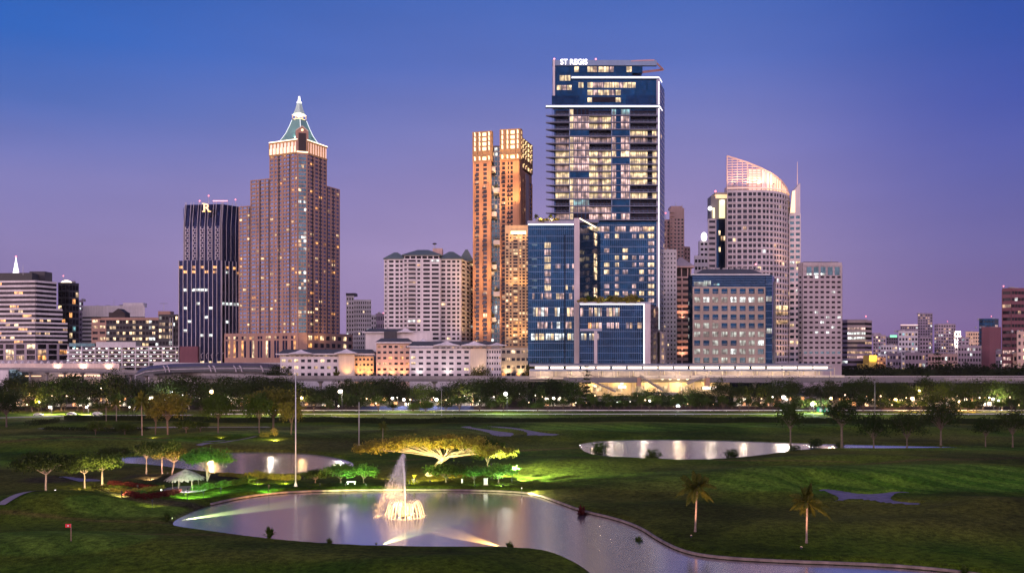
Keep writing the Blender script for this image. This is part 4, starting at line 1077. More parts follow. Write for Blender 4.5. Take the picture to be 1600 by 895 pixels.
def curved_tower():
    b = Bld('apartment_tower', 'white apartment tower with a curved front and raking steel lattice crown glowing gold', 'tower', 1190, 750)
    fr = [(1136, 752), (1168, 750), (1190, 750), (1208, 753), (1221, 759), (1229, 768), (1233, 780)]
    w, f = b.poly(fr, 22)
    zt = PZ(297, 750); z0 = PZ(575, 750)
    b.p('wall').prism(f, 0, zt, M['white2'])
    ks = [4, 3, 3, 3, 2, 2]
    Es = {4: [(.04, .25), (.29, .42), (.50, .70), (.78, .97)], 3: [(.06, .32), (.38, .60), (.70, .95)], 2: [(.08, .44), (.56, .92)]}
    for i in range(6):
        def cu(r, j, i=i):
            v = (r*37+j*11+i*23) % 151
            return 'W' if v in (3, 70) else ('C' if v == 31 else ('w' if v in (91, 15, 120) else None))
        b.facade(w[i], w[i+1], z0, zt-1, 31, ks[i], 'white2', hf=.6, sill=.18, dep=.7, glass='g_dark', lit=0, edges=Es[ks[i]], custom=cu)
        A, C = w[i], w[i+1]; d = Vector((C[0]-A[0], C[1]-A[1])); L = d.length; d.normalize(); n = Vector((d.y, -d.x))
        for k in range(31):
            z = z0+k*(zt-1-z0)/31
            b.p('balcony').obox(A, d, n, 0, L, .7, 1.5, z-.15, z+.15, M['white2'])
    # raking lattice crown following the front line
    yt = [243, 254, 263, 271, 279, 287, 295]
    for off, part in ((0, 'crown'),):
        pts = [(p[0], p[1]) for p in w]; zt_ = [PZ(y, 750) for y in yt]
        top = [(p[0], p[1], z) for p, z in zip(pts, zt_)]
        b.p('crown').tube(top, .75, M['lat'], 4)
        for i in range(6):
            a, c = top[i], top[i+1]; m = 4 if i == 0 else 3
            for k in range(m+1):
                t = k/m; x = a[0]+(c[0]-a[0])*t; y = a[1]+(c[1]-a[1])*t; z = a[2]+(c[2]-a[2])*t
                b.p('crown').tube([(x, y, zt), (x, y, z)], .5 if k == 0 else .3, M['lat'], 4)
        for k in range(13):
            z = zt+3+k*2.1
            for i in range(6):
                a, c = top[i], top[i+1]
                if z > max(a[2], c[2]): continue
                t1 = 1.0 if z <= c[2] else (a[2]-z)/(a[2]-c[2])
                if t1 > .02:
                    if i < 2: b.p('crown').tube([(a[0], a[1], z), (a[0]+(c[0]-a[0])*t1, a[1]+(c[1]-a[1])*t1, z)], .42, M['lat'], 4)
        for i in range(2, 6):                                      # fins behind the curved end; their floodlit look is emission
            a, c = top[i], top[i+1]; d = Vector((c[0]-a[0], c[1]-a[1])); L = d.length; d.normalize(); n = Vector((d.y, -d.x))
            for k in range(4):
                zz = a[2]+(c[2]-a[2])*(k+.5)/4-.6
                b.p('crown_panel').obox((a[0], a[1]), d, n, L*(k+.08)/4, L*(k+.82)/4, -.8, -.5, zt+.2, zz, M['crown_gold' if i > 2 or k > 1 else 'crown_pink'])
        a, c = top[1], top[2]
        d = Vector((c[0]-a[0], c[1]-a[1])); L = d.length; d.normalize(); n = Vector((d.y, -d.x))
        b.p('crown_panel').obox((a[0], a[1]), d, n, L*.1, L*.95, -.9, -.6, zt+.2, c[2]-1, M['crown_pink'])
    b.p('crown').prism([(w[0][0]+2, w[0][1]+4), (w[3][0]-4, w[3][1]+6), (w[3][0]-6, w[3][1]+18), (w[0][0]+2, w[0][1]+18)], zt, zt+5, M['white2'])
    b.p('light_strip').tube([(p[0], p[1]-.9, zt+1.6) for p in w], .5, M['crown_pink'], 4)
    # right wing with antenna
    w2, f2 = b.poly([(1233, 772), (1251, 770)], 20); zw = PZ(333, 770)
    b.p('wall').prism(f2, 0, zw, M['white2'])
    b.facade(w2[0], w2[1], PZ(575, 770), zw-1, 27, 2, 'white2', wf=.7, hf=.5, dep=.7, glass='g_teal', lit=.1, pal='WYC')
    xa, xb = w2[0][0], w2[1][0]
    b.p('wing_crown').prism([(xa+4, 771), (xb, 771), (xb, 780), (xa+4, 780)], zw, PZ(288, 771), M['white2'], top=[(xb-5, 771, PZ(297, 771)), (xb, 771, PZ(286, 771)), (xb, 780, PZ(286, 771)), (xb-5, 780, PZ(297, 771))])
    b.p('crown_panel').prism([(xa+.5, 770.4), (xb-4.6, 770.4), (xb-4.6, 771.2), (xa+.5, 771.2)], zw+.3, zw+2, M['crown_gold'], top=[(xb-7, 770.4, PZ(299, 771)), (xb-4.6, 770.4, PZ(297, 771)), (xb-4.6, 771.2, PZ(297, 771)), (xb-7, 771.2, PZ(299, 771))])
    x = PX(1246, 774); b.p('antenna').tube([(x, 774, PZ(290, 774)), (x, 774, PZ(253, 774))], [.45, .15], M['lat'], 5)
    # left neighbouring shaft of the same block
    w3, f3 = b.poly([(1106, 765), (1119, 765), (1119, 767), (1133, 767), (1133, 765), (1140, 765)], 20); z3 = PZ(342, 765)
    b.p('wall').prism(f3, 0, z3, M['white2'])
    b.facade(w3[0], w3[1], PZ(575, 765), z3, 27, 1, 'white2', wf=.75, hf=.45, dep=.8, lit=.03, pal='W')
    b.facade(w3[2], w3[3], PZ(575, 765), z3, 27, 4, 'g_blue_dk', wf=.85, hf=.85, sill=.08, dep=.12, glass='g_blue_dk', lit=.05, pal='Ww')
    cr = b.p('shaft_crown'); Yc = 766
    cr.box(PX(1111, Yc), PX(1139, Yc), Yc, Yc+14, z3-.1, PZ(306, Yc), M['grey'])
    cr.box(PX(1117, Yc), PX(1140, Yc), Yc-.5, Yc+14, PZ(304, Yc), PZ(301, Yc), M['cream'])
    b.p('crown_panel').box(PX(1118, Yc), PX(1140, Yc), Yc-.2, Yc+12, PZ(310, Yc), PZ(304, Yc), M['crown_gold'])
    b.p('light_strip').box(PX(1123.5, Yc), PX(1132, Yc), Yc-1.4, Yc-.4, PZ(341, Yc), PZ(313, Yc), M['yel'])  # uplit patch of the crown wall, its light put in as emission
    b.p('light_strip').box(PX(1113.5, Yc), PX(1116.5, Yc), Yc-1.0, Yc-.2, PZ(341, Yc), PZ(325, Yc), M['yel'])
    b.p('floodlight').ball((PX(1109, Yc), Yc-1, PZ(326, Yc)), 2.0, M['strip'], 7, 5); b.p('floodlight').ball((PX(1128, Yc), Yc-2, PZ(316, Yc)), 2.0, M['strip_w'], 7, 5); b.p('floodlight').ball((PX(1140, Yc), Yc-1.5, PZ(327, Yc)), 1.8, M['strip_w'], 7, 5)
    b.p('beacon').ball((PX(1118, Yc), Yc, PZ(299, Yc)), .9, M['red_l'], 6, 4); b.p('beacon').ball((PX(1181, 750), 747, PZ(421, 750)+14), .01, M['red_l'], 4, 3)
    # lower lit terraces of the right flank
    for (y0, y1, m_) in ((477, 484, 'W'), (486, 492, 'w'), (500, 506, 'w')):
        b.win((PX(1214, 749), 752), (1, 0), (0, -1), 0, 10, .2, PZ(y1, 750), PZ(y0, 750), M[m_])
    b.finish()
M['white2'] = wallmat('pale_tower_wall', (.56, .50, .54)); M['lat'] = wallmat('lattice_steel', (.9, .64, .56), .4)  # pinkish floodlighting put into the lattice colour
M['crown_gold'] = glowmat('golden_crown_glow', (1.0, .60, .16), .95); M['crown_pink'] = glowmat('pink_crown_glow', (1.0, .50, .30), .62); M['yel'] = glowmat('yellow_uplight', (1.0, .9, .35), 1.2)  # crown panels emit in place of floodlight falling on them
curved_tower()

def grey_block():
    Y = 665
    b, w, f, zt = tower('office_building', 'grey mauve office slab with tall glass bays at the top, right of curved tower', 'office building', [(1248, Y+4), (1254, Y), (1315, Y)], 413, 'mauve', 20, [1, 7], ybot=570, wf=.62, hf=.42, dep=.5, glass='g_black', lit=.0, back=26, finish=False,
        custom=lambda i, j: ('C' if ((i*5+j*3) % 7 < 2 and i in (6, 7, 8, 9, 10, 14, 17) and j > 1) else ('skip' if i > 17 else ('g_teal' if i == 2 else None))))
    for j in range(5):
        x0 = PX(1260+j*11, Y); b.win((x0, Y), (1, 0), (0, -1), 0, 3.6, .55, PZ(430, Y), PZ(417, Y), M['g_teal'], .05)
        if j < 3: b.win((x0, Y), (1, 0), (0, -1), 0, 3.6, .62, PZ(430, Y), PZ(427, Y), M['C'], .05)
    b.p('roof_house').box(PX(1256, Y+4), PX(1310, Y+4), Y+4, Y+20, zt-.1, PZ(409, Y+4), M['grey_dk'])
    antenna(b, 1283, 409, 403, beacon=False); antenna(b, 1299, 409, 405, beacon=False)
    b.finish()
grey_block()

# ---------------------------------------------- distant skyline on the right
M['yel_wall'] = wallmat('yellow_lit_facade', (.8, .55, .10))  # yellow floodlighting put into the wall colour as well
def far(name, label, px, py, pts, yt, wall, nf, nc, **kw):
    return tower(name, label, 'building', pts, yt, wall, nf, nc, **kw)
b, w, f, zt = tower('office_building', 'dark mauve office tower with rounded corners, left end of the far skyline', 'office building',
      [(1316, 905), (1324, 898), (1352, 898), (1362, 905)], 502, 'far2', 14, [1, 1, 1], wf=1.0, hf=.5, dep=.3, glass='g_black', lit=.25, pal='PwC', finish=False)
b.p('roof_house').box(PX(1322, 905), PX(1356, 905), 905, 925, zt, PZ(499, 905), M['far2']); antenna(b, 1353, 500, 494); b.finish()
b = Bld('building', 'small building washed in bright yellow light beside an orange lit one', 'building', 1364, 880)
b.p('wall').box(PX(1358, 880), PX(1370, 880), 880, 895, 0, PZ(555, 880), M['yel_wall']); b.p('wall').box(PX(1348, 880), PX(1358, 880), 880, 895, 0, PZ(568, 880), M['yel_wall'])
b.p('annex').box(PX(1370.3, 882), PX(1384, 882), 882, 895, 0, PZ(558, 882), M['orange'])
b.facade((PX(1370.3, 882), 882), (PX(1384, 882), 882), PZ(576, 882), PZ(558, 882), 3, 3, 'orange', wf=.6, hf=.5, dep=.2, lit=.7, pal='O', part='annex'); b.finish()
M['green_l'] = glowmat('green_roof_light', (.1, 1.0, .4), 1.6); M['glow_w'] = wallmat('white_washed_wall', (.85, .74, .66)); M['glow_y'] = wallmat('yellow_pale_wall', (.75, .52, .34))
FAR = [
 ('pale block of flats with a green roof light, left part of the far skyline', [(1364, 1500), (1384, 1500)], 524, 'far1', 12, [5], .25),
 ('low white lattice fronted block in front of the green roof light', [(1376, 1150), (1402, 1150)], 540, 'white', 8, [6], .2),
 ('dim block directly under the green roof light', [(1385, 1650), (1403, 1650)], 527, 'far2', 12, [5], .15),
 ('white apartment block with a bold grid of balconies in the far skyline', [(1404, 1200), (1434, 1200)], 518, 'white', 10, [6], .25),
 ('wide dim block with a lit roof edge behind the white gridded one', [(1407, 1600), (1434, 1600)], 509, 'far2', 14, [8], .15),
 ('slim bluish tower, tallest of the far skyline cluster', [(1434, 1800), (1457, 1800)], 490, 'far2', 22, [6], .22),
 ('small dim block at the foot of the slim bluish tower', [(1437, 1400), (1455, 1400)], 527, 'far1', 10, [4], .2),
 ('round shouldered tower of teal and pink lights in the far skyline', [(1460, 1705), (1466, 1695), (1486, 1695), (1493, 1705)], 507, 'far1', 16, [2, 5, 2], .3),
 ('white washed narrow block glowing very bright in the far skyline', [(1492, 1500), (1501, 1500)], 518, 'glow_w', 9, [2], .1),
 ('rounded grey block with stacked ledges beside the glowing narrow block', [(1497, 1300), (1514, 1300)], 528, 'far1', 12, [3], .12),
 ('warm yellow block of flats behind the rounded grey block', [(1509, 1600), (1531, 1600)], 519, 'glow_y', 12, [6], .4),
 ('blue glass tower with a rounded top behind the maroon block', [(1530, 1300), (1536, 1295), (1553, 1295), (1560, 1300)], 499, 'g_blue', 14, [1, 4, 1], .2),
 ('maroon windowless block in front of the blue rounded tower', [(1534, 1100), (1546, 1096), (1564, 1100)], 512, 'maroon', 12, [3, 0], .1),
 ('low dim building right of the yellow lit one', [(1386, 1000), (1408, 1000)], 553, 'far2', 5, [5], .3),
 ('low pale building with a mauve roof in the middle of the far skyline', [(1414, 1020), (1446, 1020)], 552, 'far1', 4, [6], .2),
 ('low pink lit row of shops far behind the dark trees', [(1450, 1040), (1496, 1040)], 554, 'pink', 4, [9], .35),
 ('low white block among the trees left of the maroon block', [(1497, 1050), (1533, 1050)], 541, 'far1', 7, [8], .2),
 ('pale pink stepped block in front of the dark striped office at the right edge', [(1583, 870), (1612, 870)], 553, 'pink_lt', 4, [4], .3),
]
for k, (lb, pts, yt, wall, nf, nc, lit) in enumerate(FAR):
    b, w, f, zt = tower('building', lb, 'building', pts, yt, wall, nf, nc, wf=.62, hf=.5, dep=.25, glass='g_dark' if k != 12 else 'maroon', lit=lit, pal='WwPCw' if k % 3 else 'TwWC', back=40, finish=False)
    if k == 2: b.p('roof_light').box(PX(1391, 1650), PX(1401, 1650), 1649, 1651, zt+.5, zt+4, M['green_l'])
    if k in (5, 7, 11): antenna(b, (pts[0][0]+pts[-1][0])/2+4, yt, yt-5, beacon=(k != 5))
    if k == 4: b.p('light_strip').box(PX(1407, 1599), PX(1434, 1599), 1598, 1599, zt+.8, zt+2.4, M['crown_pink'])
    if k == 0: b.p('roof_house').box(PX(1366, 1510), PX(1376, 1510), 1510, 1530, zt-.1, PZ(520, 1510), M['far1'])
    b.finish(top=60)
b, w, f, zt = tower('office_building', 'dark maroon office tower with horizontal lit floor strips at the right edge', 'office building',
      [(1566, 905), (1580, 900), (1625, 903)], 452, 'maroon', 15, [1, 9], wf=.92, hf=.48, dep=.4, glass='g_black', lit=.22, pal='wPCw', back=45, finish=False, custom=lambda i, j: None)
antenna(b, 1568, 452, 447); b.finish()
tower('building', 'small pale pink tower with stepped top, lower right in front of the dark striped office', 'building', [(1589, 860), (1612, 860)], 519, 'pink_lt', 8, [3], wf=.5, hf=.5, dep=.3, lit=.2, pal='wW')
tower('building', 'dim grey slab partly hidden between the far low buildings and the maroon block', 'building', [(1556, 1020), (1585, 1020)], 549, 'far2', 5, [8], wf=.9, hf=.4, dep=.2, lit=.5, pal='CwT')
# ================================================================== FLOODLIGHTS ON BUILDINGS
def lamp_light(name, loc, color, power, parent=None, kind='POINT', target=None, angle=60, blend=.6, radius=.3):
    ld = bpy.data.lights.new(name, kind); ld.energy = power; ld.color = color; ld.shadow_soft_size = radius
    o = bpy.data.objects.new(name, ld); COL.objects.link(o)
    if kind == 'SPOT': ld.spot_size = R(angle); ld.spot_blend = blend
    L = Vector(loc)
    if target is not None: o.rotation_euler = (Vector(target)-L).to_track_quat('-Z', 'Y').to_euler()
    if parent is not None: o.parent = parent; L = L - Vector(parent.location)
    o.location = L
    return o
def root_of(prefix):
    for o in bpy.data.objects:
        if o.parent is None and str(o.get('label', '')).startswith(prefix): return o
def flood(prefix, px, py, Y, color, power, up=True, off=6, ang=90):
    """a wall floodlight standing off a facade"""
    r = root_of(prefix); x, z = PX(px, Y), PZ(py, Y)
    m = MB(); m.box(x-.5, x+.5, Y-off-.4, Y-off+.4, z-.3, z+.3, M['metal_dk']); m.build('floodlight_housing', r)
    m = MB(); m.tube([(x, Y+.6, z-.2), (x, Y-off+.3, z-.2)], [.16, .1], M['metal_dk'], 5); m.build('floodlight_arm', r)
    lamp_light('floodlight_lamp', (x, Y-off+.8, z+.6), color, power, r, 'SPOT', (x, Y+2, z+(off*1.6 if up else -off*1.6)), ang, .9)
AMB = (1.0, .46, .14); WARM = (1.0, .68, .38); WHT = (1.0, .93, .85)
for px in (563, 577): flood('low white hotel wing with two', px, 588, 640, AMB, 9000)
flood('low white hotel wing with two', 542, 588, 637, AMB, 6000)
for px in (595, 612, 630): flood('low hotel wing with salmon', px, 589, 632, (1.0, .42, .16), 8000)
flood('low white hotel wing with three', 747, 589, 618, WARM, 6000)
for px in (655, 700): flood('low white hotel wing with three', px, 589, 620, WHT, 2500)
for px, py in ((744, 530), (762, 520), (745, 460), (765, 440), (797, 480), (744, 380), (763, 350), (785, 330), (805, 320), (790, 410), (745, 300), (763, 290), (800, 275)):
    flood('slim twin orange', px, py, 694, (1.0, .58, .22), 26000, off=12, ang=120)
for px in (800, 817): 
    for py in (530, 450, 380): flood('slim twin orange', px, py, 676, (1.0, .55, .2), 5000, off=8, ang=110)
for px in (793, 815): flood('slim twin orange', px, 588, 660, WARM, 7000)
for px, Yf in ((485, 752), (510, 770)): flood('tall brown stone', px, 545, Yf, (1.0, .6, .25), 14000, off=4)
for px in (400, 440): flood('tall brown stone', px, 556, 750, (1.0, .5, .3), 7000, off=6)
for px in (10, 50, 90, 130, 170): flood('long low cream', px, 580, 834, (1.0, .6, .45), 9000, off=5)
for px in (461, 488): flood('tall brown stone', px, 216.5, 771, (.75, 1.0, .9), 5000, off=1.5)
flood('small building washed', 1364, 572, 880, (1, .8, .2), 60000, off=14)
flood('white washed narrow', 1496, 550, 1500, (1, .9, .8), 500000, off=25)
for py in (560, 490, 420): flood('white apartment tower with a curved', 1228, py, 756, (1, .55, .3), 16000, off=12, ang=110)
for px in (1145, 1165, 1185, 1205): flood('white apartment tower with a curved', px, 290, 752, (1, .55, .28), 8000, off=7, ang=120)
flood('salmon balcony', 1066, 560, 718, (1, .5, .3), 12000); flood('salmon balcony', 1066, 500, 718, (1, .5, .3), 12000)

# ================================================================== VIADUCT AND STATIONS
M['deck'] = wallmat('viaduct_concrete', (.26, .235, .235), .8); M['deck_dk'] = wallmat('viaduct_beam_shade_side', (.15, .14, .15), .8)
def viaduct():
    r = thing('railway_viaduct', 'long grey concrete railway viaduct running across the whole view behind the trees', 'viaduct', (0, 580, 0))
    path = [(2200, 540), (1650, 560), (1300, 574), (820, 580), (560, 586), (430, 596), (300, 660), (150, 760), (-60, 860), (-400, 1000)]
    zt = [18.0, 18.0, 18.2, 18.5, 18.5, 18.5, 19.5, 21, 22, 23]
    b, p, rail = MB(), MB(), MB()
    for i in range(len(path)-1):
        A = (PX(*path[i+1]), path[i+1][1]); C = (PX(*path[i]), path[i][1])
        d = Vector((C[0]-A[0], C[1]-A[1])); L = d.length; d.normalize(); n = Vector((d.y, -d.x))
        z1, z0 = zt[i+1], zt[i]; n_ = max(1, int(L/12))
        for k in range(n_):
            u0, u1 = L*k/n_, L*(k+1)/n_; z = z1+(z0-z1)*(k+.5)/n_
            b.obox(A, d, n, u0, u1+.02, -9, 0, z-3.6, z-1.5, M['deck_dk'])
            b.obox(A, d, n, u0+.05, u1-.05, -.35, .35, z-1.9, z, M['deck'])
            b.obox(A, d, n, u0+.05, u1-.05, -9.35, -8.7, z-1.9, z, M['deck'])
            if k % 2 == 0:
                q = Vector(A)+d*(u0+1)-n*4.5
                p.tube([(q.x, q.y, 0), (q.x, q.y, z-5.4), (q.x, q.y, z-3.5)], [1.0, 1.0, 2.6], M['deck'], 8)
    b.build('deck', r); p.build('pier', r)
    return r
viaduct()

def station():
    Y = 568.0
    r = thing('railway_station', 'elevated railway station with rows of bright light bars above a lit cream concourse', 'station', (PX(1060, Y), Y, 0))
    mb = {k: MB() for k in ('roof', 'light_bar', 'column', 'parapet', 'concourse', 'staircase', 'platform', 'ceiling_lamp', 'bench')}
    def bx(k, x0, x1, y0, y1, z0, z1, m, Yr=Y): mb[k].box(PX(x0, Yr), PX(x1, Yr), y0, y1, z0, z1, M[m])
    zt = PZ(570, Y); ze = PZ(579.5, Y)
    X0, X1 = PX(828, Y), PX(1302, Y)
    mb['roof'].prism([(X0, Y), (X1, Y), (X1, Y+22), (X0, Y+22)], PZ(572.2, Y), PZ(571.2, Y), M['metal'], top=[(X0, Y+1, zt-.4), (X1, Y+1, zt-.4), (X1, Y+22, zt+.9), (X0, Y+22, zt+.9)])
    mb['roof'].box(X0, X1, Y-.5, Y+.6, ze, PZ(576, Y), M['roof_blue'])
    mb['roof'].box(X0, X1, Y-.4, Y+.3, PZ(571.6, Y), PZ(570.3, Y), M['metal'])
    k = 0; px = 836
    rb = random.Random(4)
    while px < 1292:
        w = 20 + rb.random()*2; 
        m = MB(); m.box(PX(px, Y), PX(px+w, Y), Y-.15, Y+.5, PZ(575.9, Y), PZ(572.4, Y), M['bar']); 
        o = m.build('light_bar', r); px += 24.2
    for j in range(20):
        px = 838+j*24.2
        mb['column'].box(PX(px, Y+4), PX(px+1.2, Y+4), Y+4, Y+4.5, 18, ze+2, M['cream']); mb['column'].box(PX(px+6, Y+18), PX(px+7, Y+18), Y+18, Y+18.5, 18, ze+2, M['cream'])
        if 6 < j: mb['parapet'].box(PX(px, Y), PX(px+21, Y), Y-.9, Y-.75, PZ(589, Y), PZ(586.2, Y), M['lit_parapet'])
    zd = PZ(589, Y)
    bx('platform', 828, 1302, Y-.7, Y+10, zd-1.2, zd-.4, 'cream'); bx('platform', 828, 1302, Y+19, Y+20, zd-.4, zd+4.6, 'mauve')
    for x0, x1 in ((880, 1002), (1106, 1600)): bx('platform', x0, x1, Y-1.4, Y-.71, PZ(597.5, Y), zd-.2, 'deck_dk')
    for j in range(60):
        x = PX(1106+j*8.2, Y); mb['platform'].box(x-.1, x+.1, Y-1.5, Y-1.35, zd-.2, zd+.6, M['deck'])
    bx('platform', 1106, 1600, Y-1.5, Y-1.3, zd+.5, zd+.8, 'white'); 
    for px_ in (998, 1105): bx('platform', px_-3, px_+3, Y-2, Y+3, PZ(603, Y), zd-.3, 'brown')
    # concourse
    Yc = 576
    bx('concourse', 905, 1140, Yc, Yc+10, PZ(618, Yc), PZ(597, Yc), 'conc', Yc)
    bx('concourse', 995, 1058, Y-4, Y+7, PZ(617, Y), PZ(613, Y), 'deck'); bx('concourse', 880, 1062, Y-2, Y+8, PZ(627, Y), PZ(621, Y), 'deck')
    for j in range(12):
        x = 912+j*19; bx('concourse', x, x+1.6, Yc-.4, Yc, PZ(618, Yc), PZ(597, Yc), 'cream', Yc)
    for j in range(6): bx('concourse', 925+j*34, 941+j*34, Yc-.3, Yc-.01, PZ(611, Yc), PZ(603, Yc), 'Y', Yc)
    for px_, py in ((1047, 592), (1060, 592), (1074, 592), (1035, 592), (972, 599), (930, 603), (1090, 593)):
        mb['ceiling_lamp'].ball((PX(px_, Y+2), Y+2, PZ(py, Y+2)), 1.0, M['strip_w'], 8, 5, .5)
    mb['light_bar'].box(PX(1098, Y-2), PX(1122, Y-2), Y-2.4, Y-2, PZ(608, Y), PZ(603.5, Y), M['bar'])
    mb['light_bar'].box(PX(966, Y-2), PX(978, Y-2), Y-2.4, Y-2, PZ(606, Y), PZ(602, Y), M['bar'])
    for (xa, ya, xb, yb) in ((1000, 588, 1036, 610), (922, 594, 962, 612), (1098, 590, 1074, 600)):
        a = Vector((PX(xa, Y-3), Y-3, PZ(ya, Y-3))); c = Vector((PX(xb, Y-3), Y-3, PZ(yb, Y-3)))
        for off in (0, 2.4):
            for dz, rr in ((0, .45), (1.4, .12), (.7, .1)): mb['staircase'].tube([a+Vector((0, off, dz)), c+Vector((0, off, dz))], rr, M['deck'], 4)
        for t in range(13):
            q = a.lerp(c, (t+.5)/13); mb['staircase'].box(q.x-.6, q.x+.6, q.y, q.y+2.4, q.z-.1, q.z+.1, M['metal'])
    for k_, m_ in mb.items():
        if m_.f: m_.build(k_, r)
    for j in range(9):
        lamp_light('station_lamp', (PX(850+j*52, Y+9), Y+9, ze+.5), (1, .80, .52), 7000, r, radius=.8)
    for j in range(5): lamp_light('concourse_lamp', (PX(925+j*45, Y+3), Y+3, PZ(600, Y)), (1, .68, .32), 4500, r, radius=.6)
M['bar'] = glowmat('station_light_bar', (1.0, .82, .55), 2.3); M['roof_blue'] = wallmat('station_roof_edge', (.22, .25, .33), .5)
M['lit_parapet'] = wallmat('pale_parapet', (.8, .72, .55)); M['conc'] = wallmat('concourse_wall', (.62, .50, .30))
station()

def shell_station():
    Y = 650.0
    r = thing('railway_station', 'dark low curved station roof with pale ribs in front of the navy and brown towers', 'station', (PX(320, Y), Y, 0))
    a, s_, g = MB(), MB(), MB()
    seg = [(212, 583, 575), (228, 577, 571), (262, 573.5, 568), (330, 572, 566.5), (400, 572, 567), (432, 574.5, 569), (470, 579, 572)]
    for (x0, y0, t0), (x1, y1, t1) in zip(seg, seg[1:]):
        A, C = PX(x0, Y), PX(x1, Y)
        v = [(A, Y, PZ(y0+8, Y)), (C, Y, PZ(y1+8, Y)), (C, Y, PZ(y1, Y)), (A, Y, PZ(y0, Y))]
        v2 = [(C, Y+9, PZ(t1, Y+9)), (A, Y+9, PZ(t0, Y+9))]
        a.face([v[0], v[1], v[2], v[3]], M['slate']); a.face([v[3], v[2], v2[0], v2[1]], M['roof_pur'])
        v3 = [(C, Y+18, PZ(y1, Y)), (A, Y+18, PZ(y0, Y))]
        a.face([v2[1], v2[0], v3[0], v3[1]], M['roof_pur']); a.face([v[0], v3[1], v3[0], v[1]], M['slate'])
        s_.tube([(A, Y-.2, PZ(y0+3.5, Y)), (C, Y-.2, PZ(y1+3.5, Y))], .35, M['fin'], 4)
    for px in (258, 264, 329, 336, 368, 377, 410):
        s_.tube([(PX(px-3, Y), Y-.4, PZ(571, Y)), (PX(px, Y), Y-.9, PZ(574, Y)), (PX(px+1.6, Y), Y-.5, PZ(581, Y))], .45, M['fin'], 5)
    a.build('roof', r); s_.build('rib', r)
    g.box(PX(240, Y+20), PX(470, Y+20), Y+20, Y+24, 0, PZ(566.5, Y+20), M['metal']); g.build('rear_hall', r)
M['roof_pur'] = wallmat('dark_station_roof', (.10, .085, .11), .5)
shell_station()

# low sheds added under the trees so their panes glint through foliage
def street_row():
    rr = random.Random(11)
    defs = [(-30, 60, 548, 'orange kiosk roofs'), (60, 130, 545, ''), (135, 200, 548, ''), (225, 290, 546, ''), (345, 430, 548, ''), (440, 520, 550, ''), (560, 640, 548, ''), (655, 760, 551, ''), (850, 900, 549, ''), (1150, 1260, 549, ''), (1280, 1340, 549, ''), (1350, 1440, 545, ''), (1450, 1560, 548, '')]
    names = ['far left edge of the tree line', 'trees below the cream terrace building', 'trees below the car park', 'palm below the low dark building', 'trees below the brown tower', 'pale flagpole top', 'orange lit hotel walls', 'white hotel wing with three gables', 'left end of the station', 'trees right of the grey stone office', 'green portable cabins', 'trees below the yellow lit building', 'trees near the right edge']
    for k, (x0, x1, Y, _) in enumerate(defs):
        b = Bld('added_glint_shed', 'low lit shed glimpsed by the ' + names[k], 'shed', (x0+x1)/2, Y, 'sheds added for glints behind the tree line')
        h = 7.0+rr.random()*2
        b.p('wall').box(PX(x0, Y), PX(x1, Y), Y, Y+6, 0, h, M['cream'])
        b.p('roof').prism([(PX(x0, Y)-.6, Y-1.5), (PX(x1, Y)+.6, Y-1.5), (PX(x1, Y)+.6, Y+7), (PX(x0, Y)-.6, Y+7)], h, h+.2, M['slate'], top=[(PX(x0, Y), Y+2.5, h+1.8), (PX(x1, Y), Y+2.5, h+1.8), (PX(x1, Y), Y+3, h+1.8), (PX(x0, Y), Y+3, h+1.8)])
        L = PX(x1, Y)-PX(x0, Y); n = int(L/3.4)
        for j in range(n):
            for q in (0, 1):
                if rr.random() < .6: b.win((PX(x0, Y), Y), (1, 0), (0, -1), L*(j+.15)/n, L*(j+.6+.25*rr.random())/n, .03, 1.0+q*3, 2.6+q*3+.6*rr.random(), M[rr.choice(['shed_lit', 'shed_lit2', 'shed_lit3', 'W', 'shed_lit3'])])
        b.finish()
street_row()

# ================================================================== TERRAIN
def gp(px, py):
    Y = GY(py); return (PX(px, Y), Y)
POND_A = [(262, 815), (283, 802), (320, 788), (380, 775), (420, 770), (465, 766.5), (560, 764), (700, 764), (790, 766), (835, 770), (870, 782), (910, 797), (960, 808), (1000, 822), (1030, 842), (1065, 859), (1110, 868), (1200, 874), (1350, 879), (1430, 884), (1500, 891), (1560, 900), (1650, 925), (1500, 960), (1240, 965), (1000, 945), (950, 915), (925, 895), (903, 878), (880, 866), (845, 857), (760, 854), (650, 854), (560, 852), (480, 847), (400, 839), (330, 829), (285, 823)]
POND_B = [(103, 720), (140, 714.5), (200, 711), (290, 707), (350, 704.5), (420, 703.5), (480, 706), (530, 713), (556, 722), (545, 731), (500, 738), (420, 741), (350, 739), (300, 733), (230, 724), (150, 722.5)]
POND_C = [(904, 694), (915, 689.5), (950, 686), (1000, 684.8), (1080, 685), (1160, 687), (1230, 689.5), (1310, 692), (1400, 694), (1498, 696), (1505, 698), (1400, 699.5), (1310, 699), (1265, 700.5), (1225, 704), (1175, 711.5), (1120, 716), (1040, 717.2), (960, 714), (920, 707)]
BUNK = [
 [(712, 670.5), (728, 668.6), (748, 669.5), (772, 676), (800, 679), (830, 681.5), (815, 686), (790, 687.5), (770, 686), (764, 680.5), (735, 674.5)],
 [(748, 669.4), (775, 669.6), (805, 671.5), (828, 676), (855, 681), (881, 682.5), (868, 687), (835, 686.5), (815, 686), (826, 681), (806, 676), (772, 673)],
 [(1272, 770.5), (1286, 767), (1312, 770), (1345, 776), (1373, 775), (1398, 771), (1430, 773.5), (1424, 777), (1400, 778), (1393, 783), (1402, 788), (1452, 791), (1440, 796), (1400, 795.5), (1365, 790), (1335, 786.5), (1300, 792), (1293, 790), (1311, 783), (1298, 777)],
 [(84, 747), (102, 744.5), (130, 748.5), (162, 750), (160, 757), (126, 757.5), (106, 752)],
 [(305, 692), (330, 690), (366, 688), (352, 692), (322, 695)],
]
